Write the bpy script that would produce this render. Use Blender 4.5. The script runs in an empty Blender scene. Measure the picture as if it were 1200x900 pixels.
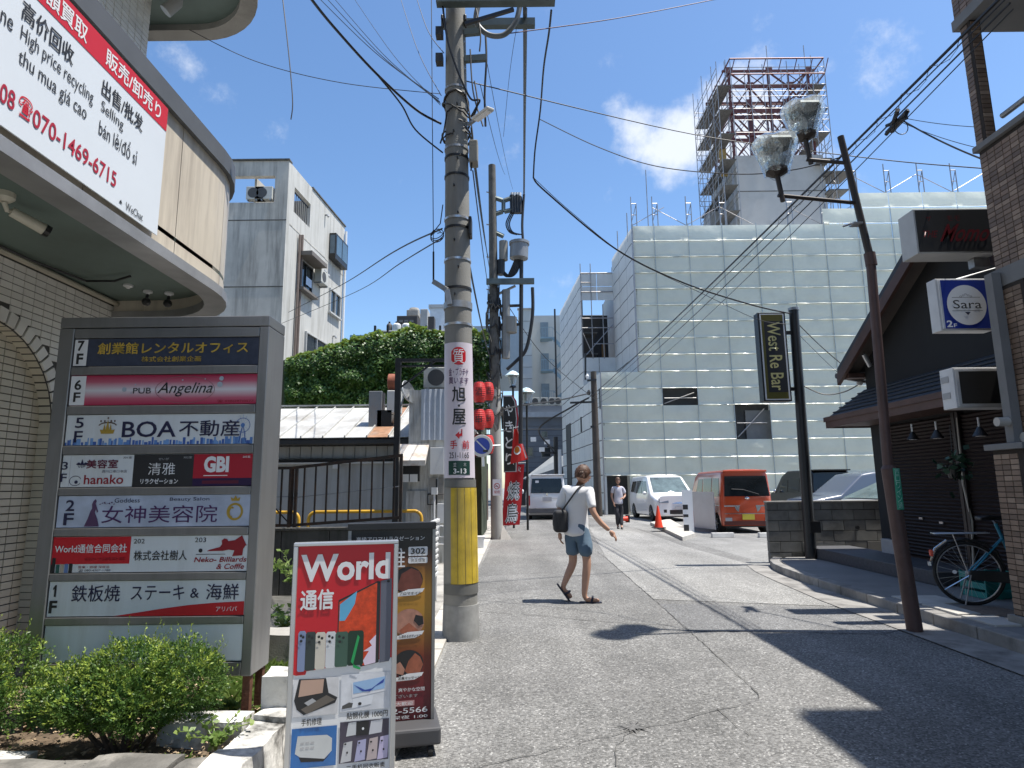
import bpy, bmesh, math, random
from mathutils import Vector, Matrix, noise
random.seed(7)
S = bpy.context.scene
COL = S.collection
PI = math.pi
R = math.radians
# ------------------------------------------------------------ camera
FOC = 735.0; PITCH = math.atan(121/735); ROLL = R(.6); EYE = 1.42
_f = Vector((0, math.cos(PITCH), math.sin(PITCH))); _r0 = Vector((1, 0, 0)); _u0 = _r0.cross(_f)
_r = _r0*math.cos(ROLL) - _u0*math.sin(ROLL); _u = _u0*math.cos(ROLL) + _r0*math.sin(ROLL)
cam = bpy.data.objects.new('camera', bpy.data.cameras.new('camera')); COL.objects.link(cam)
mw = Matrix((_r, _u, -_f)).transposed().to_4x4(); mw.translation = (0, 0, EYE)
cam.matrix_world = mw
cam.data.sensor_width = 36; cam.data.lens = FOC/1200*36; cam.data.clip_start = .05; cam.data.clip_end = 3000
S.camera = cam
# ------------------------------------------------------------ sky, sun, exposure
SUN = Vector((.351, -.025, .936)).normalized()
W = bpy.data.worlds.new('World'); S.world = W; W.use_nodes = True
nt = W.node_tree; nt.nodes.clear()
def N(t, **k):
    n = nt.nodes.new(t)
    for a, b in k.items(): setattr(n, a, b)
    return n
def L(a, b): nt.links.new(a, b)
sky = N('ShaderNodeTexSky', sky_type='NISHITA', sun_disc=False)
sky.sun_elevation = math.asin(SUN.z); sky.sun_rotation = math.atan2(SUN.x, SUN.y)
sky.air_density = 1.0; sky.dust_density = .6; sky.ozone_density = 2.2; sky.altitude = 0
tc = N('ShaderNodeTexCoord'); nrm = N('ShaderNodeVectorMath', operation='NORMALIZE'); L(tc.outputs['Generated'], nrm.inputs[0])
# clouds: noise on a plane far above, gathered in a few loose banks
sep = N('ShaderNodeSeparateXYZ'); L(nrm.outputs[0], sep.inputs[0])
zc = N('ShaderNodeMath', operation='MAXIMUM'); L(sep.outputs[2], zc.inputs[0]); zc.inputs[1].default_value = .06
dv = N('ShaderNodeVectorMath', operation='SCALE')
inv = N('ShaderNodeMath', operation='DIVIDE'); inv.inputs[0].default_value = 1; L(zc.outputs[0], inv.inputs[1])
L(nrm.outputs[0], dv.inputs[0]); L(inv.outputs[0], dv.inputs['Scale'])
n1 = N('ShaderNodeTexNoise'); n1.inputs['Scale'].default_value = 9.0; n1.inputs['Detail'].default_value = 10; n1.inputs['Roughness'].default_value = .62
L(nrm.outputs[0], n1.inputs['Vector'])
def pixdir(x, y):
    v = _f + _r*((x-600)/FOC) - _u*((y-450)/FOC); return v.normalized()
acc = None
for (x, y, r_, s) in ((742, 155, 3.8, .56), (792, 168, 4.8, .62), (870, 150, 6.0, .62), (925, 165, 5, .6), (1025, 70, 3.4, .50), (985, 80, 2.2, .35), (192, 58, 3.2, .30), (1600, -350, 12, .9), (-500, -150, 11, .9), (-900, 300, 9, .8), (1900, 200, 12, .9)):
    d = pixdir(x, y)
    dt = N('ShaderNodeVectorMath', operation='DOT_PRODUCT'); L(nrm.outputs[0], dt.inputs[0]); dt.inputs[1].default_value = d
    mr = N('ShaderNodeMapRange'); mr.inputs[1].default_value = math.cos(R(r_)); mr.inputs[2].default_value = math.cos(R(r_*.15)); mr.inputs[4].default_value = s
    L(dt.outputs['Value'], mr.inputs[0])
    if acc is None: acc = mr.outputs[0]
    else:
        mx = N('ShaderNodeMath', operation='MAXIMUM'); L(acc, mx.inputs[0]); L(mr.outputs[0], mx.inputs[1]); acc = mx.outputs[0]
ad = N('ShaderNodeMath', operation='MULTIPLY_ADD'); L(n1.outputs['Fac'], ad.inputs[0]); ad.inputs[1].default_value = 2.2; L(acc, ad.inputs[2])
cr = N('ShaderNodeMapRange', interpolation_type='SMOOTHSTEP'); L(ad.outputs[0], cr.inputs[0]); cr.inputs[1].default_value = 1.30; cr.inputs[2].default_value = 2.0; cr.inputs[4].default_value = .86
mixc = N('ShaderNodeMixRGB'); L(cr.outputs[0], mixc.inputs[0])
hs = N('ShaderNodeHueSaturation'); hs.inputs['Saturation'].default_value = 1.13; hs.inputs['Value'].default_value = 1.28
L(sky.outputs[0], hs.inputs['Color']); L(hs.outputs[0], mixc.inputs[1]); mixc.inputs[2].default_value = (6.2, 6.5, 7.0, 1)
bg = N('ShaderNodeBackground'); bg.inputs['Strength'].default_value = .105; L(mixc.outputs[0], bg.inputs['Color'])
ou = N('ShaderNodeOutputWorld'); L(bg.outputs[0], ou.inputs['Surface'])
sl = bpy.data.lights.new('sun', 'SUN'); sl.energy = 5.0; sl.angle = R(.53); sl.color = (1, .955, .88)
so = bpy.data.objects.new('sun', sl); COL.objects.link(so); so.rotation_euler = SUN.to_track_quat('Z', 'Y').to_euler(); so.location = (20, 0, 40)
S.view_settings.view_transform = 'Standard'; S.view_settings.look = 'None'; S.view_settings.gamma = 1
S.view_settings.exposure = .66
S.cycles.max_bounces = 7; S.cycles.diffuse_bounces = 3; S.cycles.glossy_bounces = 3; S.cycles.transparent_max_bounces = 12
# ------------------------------------------------------------ helpers
def at(px, py, Y):
    v = _f + _r*((px-600)/FOC) - _u*((py-450)/FOC); v = v*(Y/v.y); return Vector((v.x, v.y, v.z+EYE))
def gnd(px, py, z=0):
    v = _f + _r*((px-600)/FOC) - _u*((py-450)/FOC); v = v*((z-EYE)/v.z); return Vector((v.x, v.y, z))
def pr(p):
    w = Vector(p)-Vector((0, 0, EYE)); k = w.dot(_f)
    if k <= .05: return None
    return 600+FOC*w.dot(_r)/k, 450-FOC*w.dot(_u)/k
MATS = {}
def lin(c): return tuple(((x/12.92) if x <= .04045 else ((x+.055)/1.055)**2.4) for x in c)
def mat(name, col, rough=.7, metal=0, var=.12, scale=3, bump=0, bscale=60, dirt=None, dscale=1.2, dirtamt=.5, spec=.5, trans=0, streak=False, coat=0, emit=None):
    """procedural principled material: base colour, broad variation, optional stains and fine relief (linear colours)"""
    if name in MATS: return MATS[name]
    m = bpy.data.materials.new(name); m.use_nodes = True; t = m.node_tree; P = t.nodes['Principled BSDF']
    nn = lambda ty: t.nodes.new(ty); ll = t.links.new
    geo = nn('ShaderNodeNewGeometry'); pos = geo.outputs['Position']
    no = nn('ShaderNodeTexNoise'); no.inputs['Scale'].default_value = scale; no.inputs['Detail'].default_value = 6; no.inputs['Roughness'].default_value = .6
    ll(pos, no.inputs['Vector'])
    mr = nn('ShaderNodeMapRange'); ll(no.outputs['Fac'], mr.inputs[0]); mr.inputs[1].default_value = .3; mr.inputs[2].default_value = .7
    mr.inputs[3].default_value = 1-var; mr.inputs[4].default_value = 1+var
    mu = nn('ShaderNodeVectorMath'); mu.operation = 'SCALE'; mu.inputs[0].default_value = col[:3]; ll(mr.outputs[0], mu.inputs['Scale'])
    out = mu.outputs[0]
    if dirt:
        d = nn('ShaderNodeTexNoise'); d.inputs['Scale'].default_value = dscale; d.inputs['Detail'].default_value = 8; d.inputs['Roughness'].default_value = .65
        if streak:
            mp = nn('ShaderNodeMapping'); mp.inputs['Scale'].default_value = (4, 4, .35); ll(pos, mp.inputs[0]); ll(mp.outputs[0], d.inputs['Vector'])
        else: ll(pos, d.inputs['Vector'])
        m2 = nn('ShaderNodeMapRange'); ll(d.outputs['Fac'], m2.inputs[0]); m2.inputs[1].default_value = .47; m2.inputs[2].default_value = .68; m2.inputs[4].default_value = dirtamt
        mx = nn('ShaderNodeMixRGB'); ll(m2.outputs[0], mx.inputs[0]); ll(out, mx.inputs[1]); mx.inputs[2].default_value = (*dirt, 1); out = mx.outputs[0]
    ll(out, P.inputs['Base Color'])
    P.inputs['Roughness'].default_value = rough; P.inputs['Metallic'].default_value = metal; P.inputs['Specular IOR Level'].default_value = spec
    if coat: P.inputs['Coat Weight'].default_value = coat; P.inputs['Coat Roughness'].default_value = .05
    if trans: P.inputs['Transmission Weight'].default_value = trans
    if emit: P.inputs['Emission Color'].default_value = (*emit[:3], 1); P.inputs['Emission Strength'].default_value = emit[3]
    if bump:
        b = nn('ShaderNodeTexNoise'); b.inputs['Scale'].default_value = bscale; b.inputs['Detail'].default_value = 4; ll(pos, b.inputs['Vector'])
        bb = nn('ShaderNodeBump'); bb.inputs['Strength'].default_value = bump; bb.inputs['Distance'].default_value = .01; ll(b.outputs['Fac'], bb.inputs['Height']); ll(bb.outputs[0], P.inputs['Normal'])
    MATS[name] = m; return m
OBJW = {}     # world matrices of empties, for meshes given in world space
def props(o, label=None, cat=None, group=None, kind=None):
    if label: o['label'] = label
    if cat: o['category'] = cat
    if group: o['group'] = group
    if kind: o['kind'] = kind
    return o
def thing(name, label, cat, loc=(0, 0, 0), rz=0, group=None, rx=0, ry=0):
    o = bpy.data.objects.new(name, None); COL.objects.link(o); o.empty_display_size = .2
    o.location = loc; o.rotation_euler = (rx, ry, rz)
    OBJW[o.name] = Matrix.Translation(Vector(loc)) @ o.rotation_euler.to_matrix().to_4x4()
    return props(o, label, cat, group)
class MB:
    def __init__(s): s.v = []; s.f = []
    def add(s, vs, fs):
        b = len(s.v); s.v += [tuple(v) for v in vs]; s.f += [tuple(b+i for i in f) for f in fs]; return s
    def box(s, x0, x1, y0, y1, z0, z1):
        if x0 > x1: x0, x1 = x1, x0
        if y0 > y1: y0, y1 = y1, y0
        if z0 > z1: z0, z1 = z1, z0
        return s.add([(x0,y0,z0),(x1,y0,z0),(x1,y1,z0),(x0,y1,z0),(x0,y0,z1),(x1,y0,z1),(x1,y1,z1),(x0,y1,z1)],
                     [(0,3,2,1),(4,5,6,7),(0,1,5,4),(1,2,6,5),(2,3,7,6),(3,0,4,7)])
    def beam(s, a, b, w, h=None, up=(0, 0, 1)):
        a = Vector(a); b = Vector(b); h = h or w; d = (b-a).normalized(); up = Vector(up)
        if abs(d.dot(up)) > .98: up = Vector((0, 1, 0))
        x = d.cross(up).normalized(); y = x.cross(d)
        vs = []
        for p in (a, b):
            for sx, sy in ((-1,-1),(1,-1),(1,1),(-1,1)): vs.append(p+x*sx*w/2+y*sy*h/2)
        return s.add(vs, [(0,1,2,3),(7,6,5,4),(0,4,5,1),(1,5,6,2),(2,6,7,3),(3,7,4,0)])
    def tube(s, pts, r, n=8, cap=True):
        pts = [Vector(p) for p in pts]; k = len(pts); rs = r if isinstance(r, (list, tuple)) else [r]*k
        t0 = (pts[1]-pts[0]).normalized(); ref = Vector((0, 0, 1)) if abs(t0.z) < .9 else Vector((1, 0, 0))
        x = t0.cross(ref).normalized(); vs = []
        for i, p in enumerate(pts):
            t = (pts[min(i+1, k-1)]-pts[max(i-1, 0)]).normalized()
            x = (x - t*x.dot(t)).normalized(); y = t.cross(x)
            for j in range(n):
                a = 2*PI*j/n; vs.append(p + (x*math.cos(a)+y*math.sin(a))*rs[i])
        fs = [(i*n+j, i*n+(j+1)%n, (i+1)*n+(j+1)%n, (i+1)*n+j) for i in range(k-1) for j in range(n)]
        if cap: fs += [tuple(reversed(range(n))), tuple((k-1)*n+j for j in range(n))]
        return s.add(vs, fs)
    def prism(s, poly, z0, z1):
        n = len(poly); return s.add([(x, y, z0) for x, y in poly]+[(x, y, z1) for x, y in poly],
            [tuple(reversed(range(n))), tuple(range(n, 2*n))]+[(i, (i+1) % n, n+(i+1) % n, n+i) for i in range(n)])
    def prismy(s, poly, y0, y1):      # poly in x,z extruded along y
        n = len(poly); return s.add([(x, y0, z) for x, z in poly]+[(x, y1, z) for x, z in poly],
            [tuple(range(n)), tuple(reversed(range(n, 2*n)))]+[(i, n+i, n+(i+1) % n, (i+1) % n) for i in range(n)])
    def prismx(s, poly, x0, x1):      # poly in y,z
        n = len(poly); return s.add([(x0, y, z) for y, z in poly]+[(x1, y, z) for y, z in poly],
            [tuple(reversed(range(n))), tuple(range(n, 2*n))]+[(i, (i+1) % n, n+(i+1) % n, n+i) for i in range(n)])
    def quad(s, *p): return s.add(p, [tuple(range(len(p)))])
    def lathe(s, prof, n=16, c=(0, 0, 0), ax='z'):
        vs = []
        for r, z in prof:
            for j in range(n):
                a = 2*PI*j/n; u, v = r*math.cos(a), r*math.sin(a)
                vs.append((c[0]+u, c[1]+v, c[2]+z) if ax == 'z' else ((c[0]+z, c[1]+u, c[2]+v) if ax == 'x' else (c[0]+v, c[1]+z, c[2]+u)))
        k = len(prof)
        fs = [(i*n+j, i*n+(j+1) % n, (i+1)*n+(j+1) % n, (i+1)*n+j) for i in range(k-1) for j in range(n)]
        fs += [tuple(reversed(range(n))), tuple((k-1)*n+j for j in range(n))]
        return s.add(vs, fs)
    def blob(s, c, rx, ry, rz, n=10, m=6):
        return s.lathe([(1, 0)], 3) if 0 else s._blob(c, rx, ry, rz, n, m)
    def _blob(s, c, rx, ry, rz, n, m):
        vs = [(c[0], c[1], c[2]-rz)]
        for i in range(1, m):
            t = PI*i/m
            for j in range(n):
                a = 2*PI*j/n; vs.append((c[0]+rx*math.sin(t)*math.cos(a), c[1]+ry*math.sin(t)*math.sin(a), c[2]-rz*math.cos(t)))
        vs.append((c[0], c[1], c[2]+rz)); fs = []
        for j in range(n): fs.append((0, 1+(j+1) % n, 1+j))
        for i in range(m-2):
            for j in range(n): fs.append((1+i*n+j, 1+i*n+(j+1) % n, 1+(i+1)*n+(j+1) % n, 1+(i+1)*n+j))
        l = len(vs)-1; o = 1+(m-2)*n
        for j in range(n): fs.append((l, o+j, o+(j+1) % n))
        return s.add(vs, fs)
    def mesh(s, name, parent=None, world=False, smooth=False):
        me = bpy.data.meshes.new(name); v = s.v
        if parent is not None and world:
            mi = OBJW[parent.name].inverted(); v = [tuple(mi @ Vector(p)) for p in v]
        me.from_pydata(v, [], s.f); me.update()
        if smooth: me.polygons.foreach_set('use_smooth', [True]*len(me.polygons))
        return me
    def build(s, name, m, parent=None, world=False, smooth=False, bevel=0, fixn=False, seg=2):
        me = s.mesh(name, parent, world, smooth)
        if fixn:
            b = bmesh.new(); b.from_mesh(me); bmesh.ops.recalc_face_normals(b, faces=b.faces); b.to_mesh(me); b.free()
        o = bpy.data.objects.new(name, me); COL.objects.link(o)
        if m: me.materials.append(m)
        if parent is not None:
            o.parent = parent
            if parent.type == 'MESH' and parent.name in OBJW and parent.parent is None: pass
        if bevel:
            b = o.modifiers.new('bevel', 'BEVEL'); b.width = bevel; b.segments = seg; b.limit_method = 'ANGLE'; b.angle_limit = R(40)
        if smooth and (bevel or True):
            try: me.set_sharp_from_angle(angle=R(38))
            except Exception: pass
        OBJW.setdefault(o.name, OBJW[parent.name] if parent is not None else Matrix())
        return o
def arc(cx, cy, r, a0, a1, n=8): return [(cx+r*math.cos(R(a0+(a1-a0)*i/n)), cy+r*math.sin(R(a0+(a1-a0)*i/n))) for i in range(n+1)]
def link_mesh(name, me, parent=None, loc=None):
    o = bpy.data.objects.new(name, me); COL.objects.link(o)
    if parent is not None: o.parent = parent
    if loc is not None: o.location = loc
    return o
def copy_tree(o, parent=None):
    c = o.copy(); COL.objects.link(c); c.parent = parent
    for ch in list(o.children): copy_tree(ch, c)
    return c
def text_mesh(s, off=0, space=1.0):
    bold = 0
    if off > .004 and any(ord(c) > 0x2e80 for c in s): bold = off*.85; off = 0
    cu = bpy.data.curves.new('lettering', 'FONT'); cu.body = s; cu.resolution_u = 3; cu.offset = off; cu.space_line = space
    ob = bpy.data.objects.new('lettering', cu)
    COL.objects.link(ob); me = bpy.data.meshes.new_from_object(ob)
    bpy.data.objects.remove(ob); bpy.data.curves.remove(cu)
    if bold:    # heavier strokes: the same glyphs laid a hair beside each other
        vs = [v.co.copy() for v in me.vertices]; fs = [tuple(f.vertices) for f in me.polygons]; V = []; F = []
        for k, (dx, dy) in enumerate(((0, 0), (bold, 0), (-bold, 0), (0, bold), (0, -bold))):
            b_ = len(V); V += [(v.x+dx, v.y+dy, k*.06) for v in vs]; F += [tuple(b_+i for i in f) for f in fs]
        bpy.data.meshes.remove(me); me = bpy.data.meshes.new('lettering'); me.from_pydata(V, [], F); me.update()
    return me
def text(parent, s, x0, x1, z0, z1, m, y=-.003, off=0, vertical=False, shear=0, rot=0, name='lettering', xf=None, space=1.0, world=False, fitx=True):
    """print s inside the box x0..x1, z0..z1 of the parent's x-z plane, facing its -y side"""
    if vertical: s = '\n'.join(s)
    me = text_mesh(s, off, space); vs = [v.co.copy() for v in me.vertices]
    if not vs: return None
    ax, bx = min(v.x for v in vs), max(v.x for v in vs); ay, by = min(v.y for v in vs), max(v.y for v in vs)
    if vertical: # centre each line
        cx = (ax+bx)/2
    if rot: # reading downwards, turned a quarter clockwise
        vs = [Vector((v.y, -v.x, v.z)) for v in vs]
        ax, bx = min(v.x for v in vs), max(v.x for v in vs); ay, by = min(v.y for v in vs), max(v.y for v in vs)
    sx = (x1-x0)/max(bx-ax, 1e-6); sz = (z1-z0)/max(by-ay, 1e-6)
    if not fitx: sx = sz = min(sx, sz)
    ox = x0 if fitx else (x0+x1)/2-sx*(bx-ax)/2
    if xf:      # cut long faces so that the print can follow a curved surface
        for v, c in zip(me.vertices, vs): v.co = Vector((ox+(c.x-ax)*sx, -c.z*.003, z0+(c.y-ay)*sz))
        bm = bmesh.new(); bm.from_mesh(me); n_ = 10
        for k in range(1, n_):
            bmesh.ops.bisect_plane(bm, geom=bm.verts[:]+bm.edges[:]+bm.faces[:], plane_co=(x0+(x1-x0)*k/n_, 0, 0), plane_no=(1, 0, 0))
        bm.to_mesh(me); bm.free()
        for v in me.vertices: v.co = xf(Vector((v.co.x, y+v.co.y, v.co.z)))
        me.materials.clear(); me.materials.append(m); me.update(); return link_mesh(name, me, parent)
    for v, c in zip(me.vertices, vs):
        X = ox+(c.x-ax)*sx; Z = z0+(c.y-ay)*sz; X += shear*(Z-(z0+z1)/2)
        p = Vector((X, y-c.z*.003, Z)); v.co = xf(p) if xf else p
    me.materials.clear(); me.materials.append(m); me.update()
    return link_mesh(name, me, parent)
def flat(parent, name, pts, m, y=-.002, xf=None):
    """flat print: a polygon in the parent's x-z plane"""
    vs = [Vector((p[0], y, p[1])) for p in pts]
    if xf: vs = [xf(v) for v in vs]
    b = MB(); b.add(vs, [tuple(range(len(vs)))]); return b.build(name, m, parent)
def rect(parent, name, x0, x1, z0, z1, m, y=-.002, xf=None): return flat(parent, name, [(x0, z0), (x1, z0), (x1, z1), (x0, z1)], m, y, xf)
def disc(parent, name, cx, cz, rx, rz, m, y=-.002, n=28, xf=None): return flat(parent, name, [(cx+rx*math.cos(2*PI*i/n), cz+rz*math.sin(2*PI*i/n)) for i in range(n)], m, y, xf)
def ring(parent, name, cx, cz, rx, rz, w, m, y=-.002, n=32, a0=0, a1=360):
    b = MB(); 
    for i in range(n+1):
        a = R(a0+(a1-a0)*i/n); b.v += [(cx+rx*math.cos(a), y, cz+rz*math.sin(a)), (cx+(rx-w)*math.cos(a), y, cz+(rz-w)*math.sin(a))]
    b.f = [(2*i, 2*i+1, 2*i+3, 2*i+2) for i in range(n)]; return b.build(name, m, parent)
# ------------------------------------------------------------ materials
asph = mat('street asphalt', (.152, .150, .144), .82, var=.10, scale=.9)
def asphalt(m, base, spk=.62):
    t = m.node_tree; P = t.nodes['Principled BSDF']; nn = lambda ty: t.nodes.new(ty); ll = t.links.new
    geo = nn('ShaderNodeNewGeometry')
    v = nn('ShaderNodeTexVoronoi'); v.inputs['Scale'].default_value = 85; ll(geo.outputs['Position'], v.inputs['Vector'])
    hsv = nn('ShaderNodeSeparateColor'); ll(v.outputs['Color'], hsv.inputs[0])
    mr = nn('ShaderNodeMapRange'); ll(hsv.outputs[0], mr.inputs[0]); mr.inputs[1].default_value = 0; mr.inputs[2].default_value = 1; mr.inputs[3].default_value = 1-spk*.8; mr.inputs[4].default_value = 1+spk*.75
    pw = nn('ShaderNodeMath'); pw.operation = 'GREATER_THAN'; ll(hsv.outputs[1], pw.inputs[0]); pw.inputs[1].default_value = .93
    md = nn('ShaderNodeMath'); md.operation = 'MULTIPLY_ADD'; ll(pw.outputs[0], md.inputs[0]); md.inputs[1].default_value = .9; ll(mr.outputs[0], md.inputs[2])
    src = P.inputs['Base Color'].links[0].from_socket
    big = nn('ShaderNodeTexNoise'); big.inputs['Scale'].default_value = .45; big.inputs['Detail'].default_value = 7; big.inputs['Roughness'].default_value = .7; ll(geo.outputs['Position'], big.inputs['Vector'])
    bm = nn('ShaderNodeMapRange'); ll(big.outputs['Fac'], bm.inputs[0]); bm.inputs[1].default_value = .3; bm.inputs[2].default_value = .7; bm.inputs[3].default_value = .82; bm.inputs[4].default_value = 1.18
    mp = nn('ShaderNodeMapping'); mp.inputs['Scale'].default_value = (1.5, .10, 1); ll(geo.outputs['Position'], mp.inputs[0]); tk = nn('ShaderNodeTexNoise'); tk.inputs['Scale'].default_value = 1.3; tk.inputs['Detail'].default_value = 4; ll(mp.outputs[0], tk.inputs['Vector'])
    tm = nn('ShaderNodeMapRange'); ll(tk.outputs['Fac'], tm.inputs[0]); tm.inputs[1].default_value = .35; tm.inputs[2].default_value = .65; tm.inputs[3].default_value = .86; tm.inputs[4].default_value = 1.12
    m0 = nn('ShaderNodeMath'); m0.operation = 'MULTIPLY'; ll(bm.outputs[0], m0.inputs[0]); ll(tm.outputs[0], m0.inputs[1])
    mm = nn('ShaderNodeMath'); mm.operation = 'MULTIPLY'; ll(md.outputs[0], mm.inputs[0]); ll(m0.outputs[0], mm.inputs[1])
    sc = nn('ShaderNodeVectorMath'); sc.operation = 'SCALE'; ll(src, sc.inputs[0]); ll(mm.outputs[0], sc.inputs['Scale']); ll(sc.outputs[0], P.inputs['Base Color'])
    bb = nn('ShaderNodeBump'); bb.inputs['Strength'].default_value = .8; bb.inputs['Distance'].default_value = .006
    ll(v.outputs['Distance'], bb.inputs['Height']); bb.invert = True; ll(bb.outputs[0], P.inputs['Normal'])
asphalt(asph, None)
asph2 = mat('older pale asphalt', (.225, .222, .212), .85, var=.1, scale=.8); asphalt(asph2, None, .5)
asph3 = mat('newer dark asphalt', (.135, .135, .134), .82, var=.08, scale=.8); asphalt(asph3, None, .55)
conc = mat('weathered concrete', (.36, .345, .315), .85, var=.14, scale=2.5, bump=.35, bscale=90, dirt=(.16, .15, .135), dscale=1.6, dirtamt=.7)
concl = mat('pale concrete', (.46, .44, .40), .85, var=.14, scale=3, bump=.3, bscale=70, dirt=(.25, .23, .2), dscale=2, dirtamt=.6)
concd = mat('dark stained concrete', (.10, .097, .088), .9, var=.25, scale=2, bump=.4, bscale=50, dirt=(.03, .032, .026), dscale=1.1, dirtamt=.8, streak=True)
soil = mat('planter soil', (.12, .085, .055), .95, var=.35, scale=14, bump=.9, bscale=70, dirt=(.26, .2, .13), dscale=9, dirtamt=.8)
steelbr = mat('brushed steel', (.27, .272, .275), .36, .7, var=.1, scale=2, dirt=(.16, .155, .15), dscale=3, dirtamt=.35, streak=True)
galv = mat('galvanised steel', (.34, .35, .36), .5, .7, var=.15, scale=20)
rust = mat('rusty steel', (.13, .055, .032), .8, .2, var=.35, scale=12, bump=.3, bscale=80)
black = mat('black cable sheath', (.016, .016, .017), .5, var=.2, scale=5)
blackp = mat('black painted metal', (.018, .018, .019), .42, var=.2, scale=4)
blackm = mat('matt black print', (.02, .02, .022), .55)
whitep = mat('white painted metal', (.72, .73, .73), .4, var=.05, dirt=(.45, .43, .4), dscale=3, dirtamt=.35)
white = mat('white print', (.78, .79, .80), .35, var=.02)
silver = mat('silver grey print', (.45, .46, .48), .3, .3)
red = mat('red print', (.56, .012, .022), .4, var=.04)
redd = mat('crimson print', (.40, .012, .03), .4, var=.04)
blue = mat('blue print', (.02, .045, .30), .35, var=.04)
navy = mat('navy print', (.012, .02, .10), .4)
yellow = mat('yellow painted steel', (.62, .36, .03), .4, var=.1, dirt=(.3, .16, .03), dirtamt=.4)
gold = mat('gold print', (.55, .36, .06), .4, var=.3, scale=10)
green = mat('deep green print', (.008, .045, .035), .5)
grn2 = mat('street sticker green', (.03, .28, .17), .5)
glass = mat('dark window glass', (.02, .026, .03), .06, 0, var=.3, scale=1, spec=.8)
glassb = mat('bluish window glass', (.08, .13, .17), .08, 0, var=.3, scale=.8, spec=.8)
rubber = mat('tyre rubber', (.014, .014, .014), .8)
# ============================================================ THE SETTING: ground
def sheet(name, pts, z, m, parent=None, label=None, kind='structure', thick=0):
    b = MB()
    if thick: b.prism([(p[0], p[1]) for p in pts], z-thick, z)
    else: b.add([(p[0], p[1], z) for p in pts], [tuple(range(len(pts)))])
    o = b.build(name, m, parent, fixn=bool(thick))
    if kind: o['kind'] = kind
    return o
sheet('ground', [(-700, -200), (700, -200), (700, 900), (-700, 900)], 0, mat('pale parking asphalt', (.21, .208, .20), .85, var=.12, scale=.7, dirt=(.13, .13, .125), dscale=.6, dirtamt=.6)); asphalt(MATS['pale parking asphalt'], None, .4)
road = sheet('road', [(-.63, -6), (4.2, -6), (4.2, 11.4), (4.6, 12.6), (4.3, 20), (3.3, 32), (2.6, 46), (2.3, 70), (-.3, 70), (-.55, 30)], .004, asph)
g = lambda x, y: tuple(gnd(x, y))[:2]
sheet('asphalt_patch', [g(711, 655), g(766, 703), g(1003, 712), g(979, 697), g(940, 684), g(898, 667), g(800, 640), g(740, 618), g(690, 618)], .008, asph2, road, kind=None)
sheet('asphalt_patch', [g(772, 708), g(1000, 714), g(1060, 738), g(1035, 744), g(935, 742), g(806, 740)], .008, asph3, road, kind=None)
def crack(pts, w=.012, jag=.018, name='road_crack'):
    P = [Vector(gnd(*p)) for p in pts]; out = []
    for a, b in zip(P, P[1:]):
        n = max(2, int((b-a).length/.07))
        for i in range(n): out.append(a.lerp(b, i/n)+Vector((random.uniform(-jag, jag), random.uniform(-jag, jag), 0)))
    out.append(P[-1]); b_ = MB()
    for i, p in enumerate(out):
        t = (out[min(i+1, len(out)-1)]-out[max(i-1, 0)]).normalized(); s = Vector((-t.y, t.x, 0))*w*.55*random.uniform(.2, .8)
        b_.v += [(p.x+s.x, p.y+s.y, .0115), (p.x-s.x, p.y-s.y, .0115)]
    b_.f = [(2*i, 2*i+1, 2*i+3, 2*i+2) for i in range(len(out)-1)]
    return b_.build(name, mat('crack filler', (.085, .083, .078), .9), road)
crack([(700, 647), (711, 655), (766, 703), (830, 760), (888, 813), (889, 820)], .011, .008)
crack([(889, 820), (868, 829), (840, 832), (800, 845), (765, 852), (700, 868), (585, 895), (540, 905)], .010, .016)
crack([(560, 717), (640, 723), (700, 729), (792, 734)], .016, .006)
crack([(556, 676), (600, 673), (664, 671)], .018, .006)
crack([(840, 833), (862, 852), (878, 863)], .009)
crack([(740, 858), (725, 875), (722, 900)], .008)
b = MB(); c0 = gnd(741, 854); st = []
for i in range(34):
    a = 2*PI*i/34; r_ = random.uniform(.03, .09) if i % 2 else random.uniform(.10, .24); st.append((c0.x+r_*math.cos(a)*.75, c0.y+r_*math.sin(a)*.6, .0135))
b.add(st, [tuple(range(34))]); b.build('oil_stain', mat('oily asphalt', (.11, .108, .104), .75, var=.5, scale=40), road)
# drain iron on the left, gutter slabs
pave = sheet('pavement', [(-1.62, 2.2), (-.88, 2.2), (-.88, 31), (-1.62, 31)], .012, conc)
sm = MB().box(-.115, .115, .004, .596, 0, .028).mesh('gutter_slab'); sm.materials.append(concl)
for i in range(46):
    o = link_mesh('gutter_slab', sm, pave, (-.752, 2.2+i*.6, random.uniform(-.003, .003)))
sheet('yard', [(-9, 5.6), (-1.62, 5.6), (-1.62, 31), (-9, 31)], .006, concd)
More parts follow.
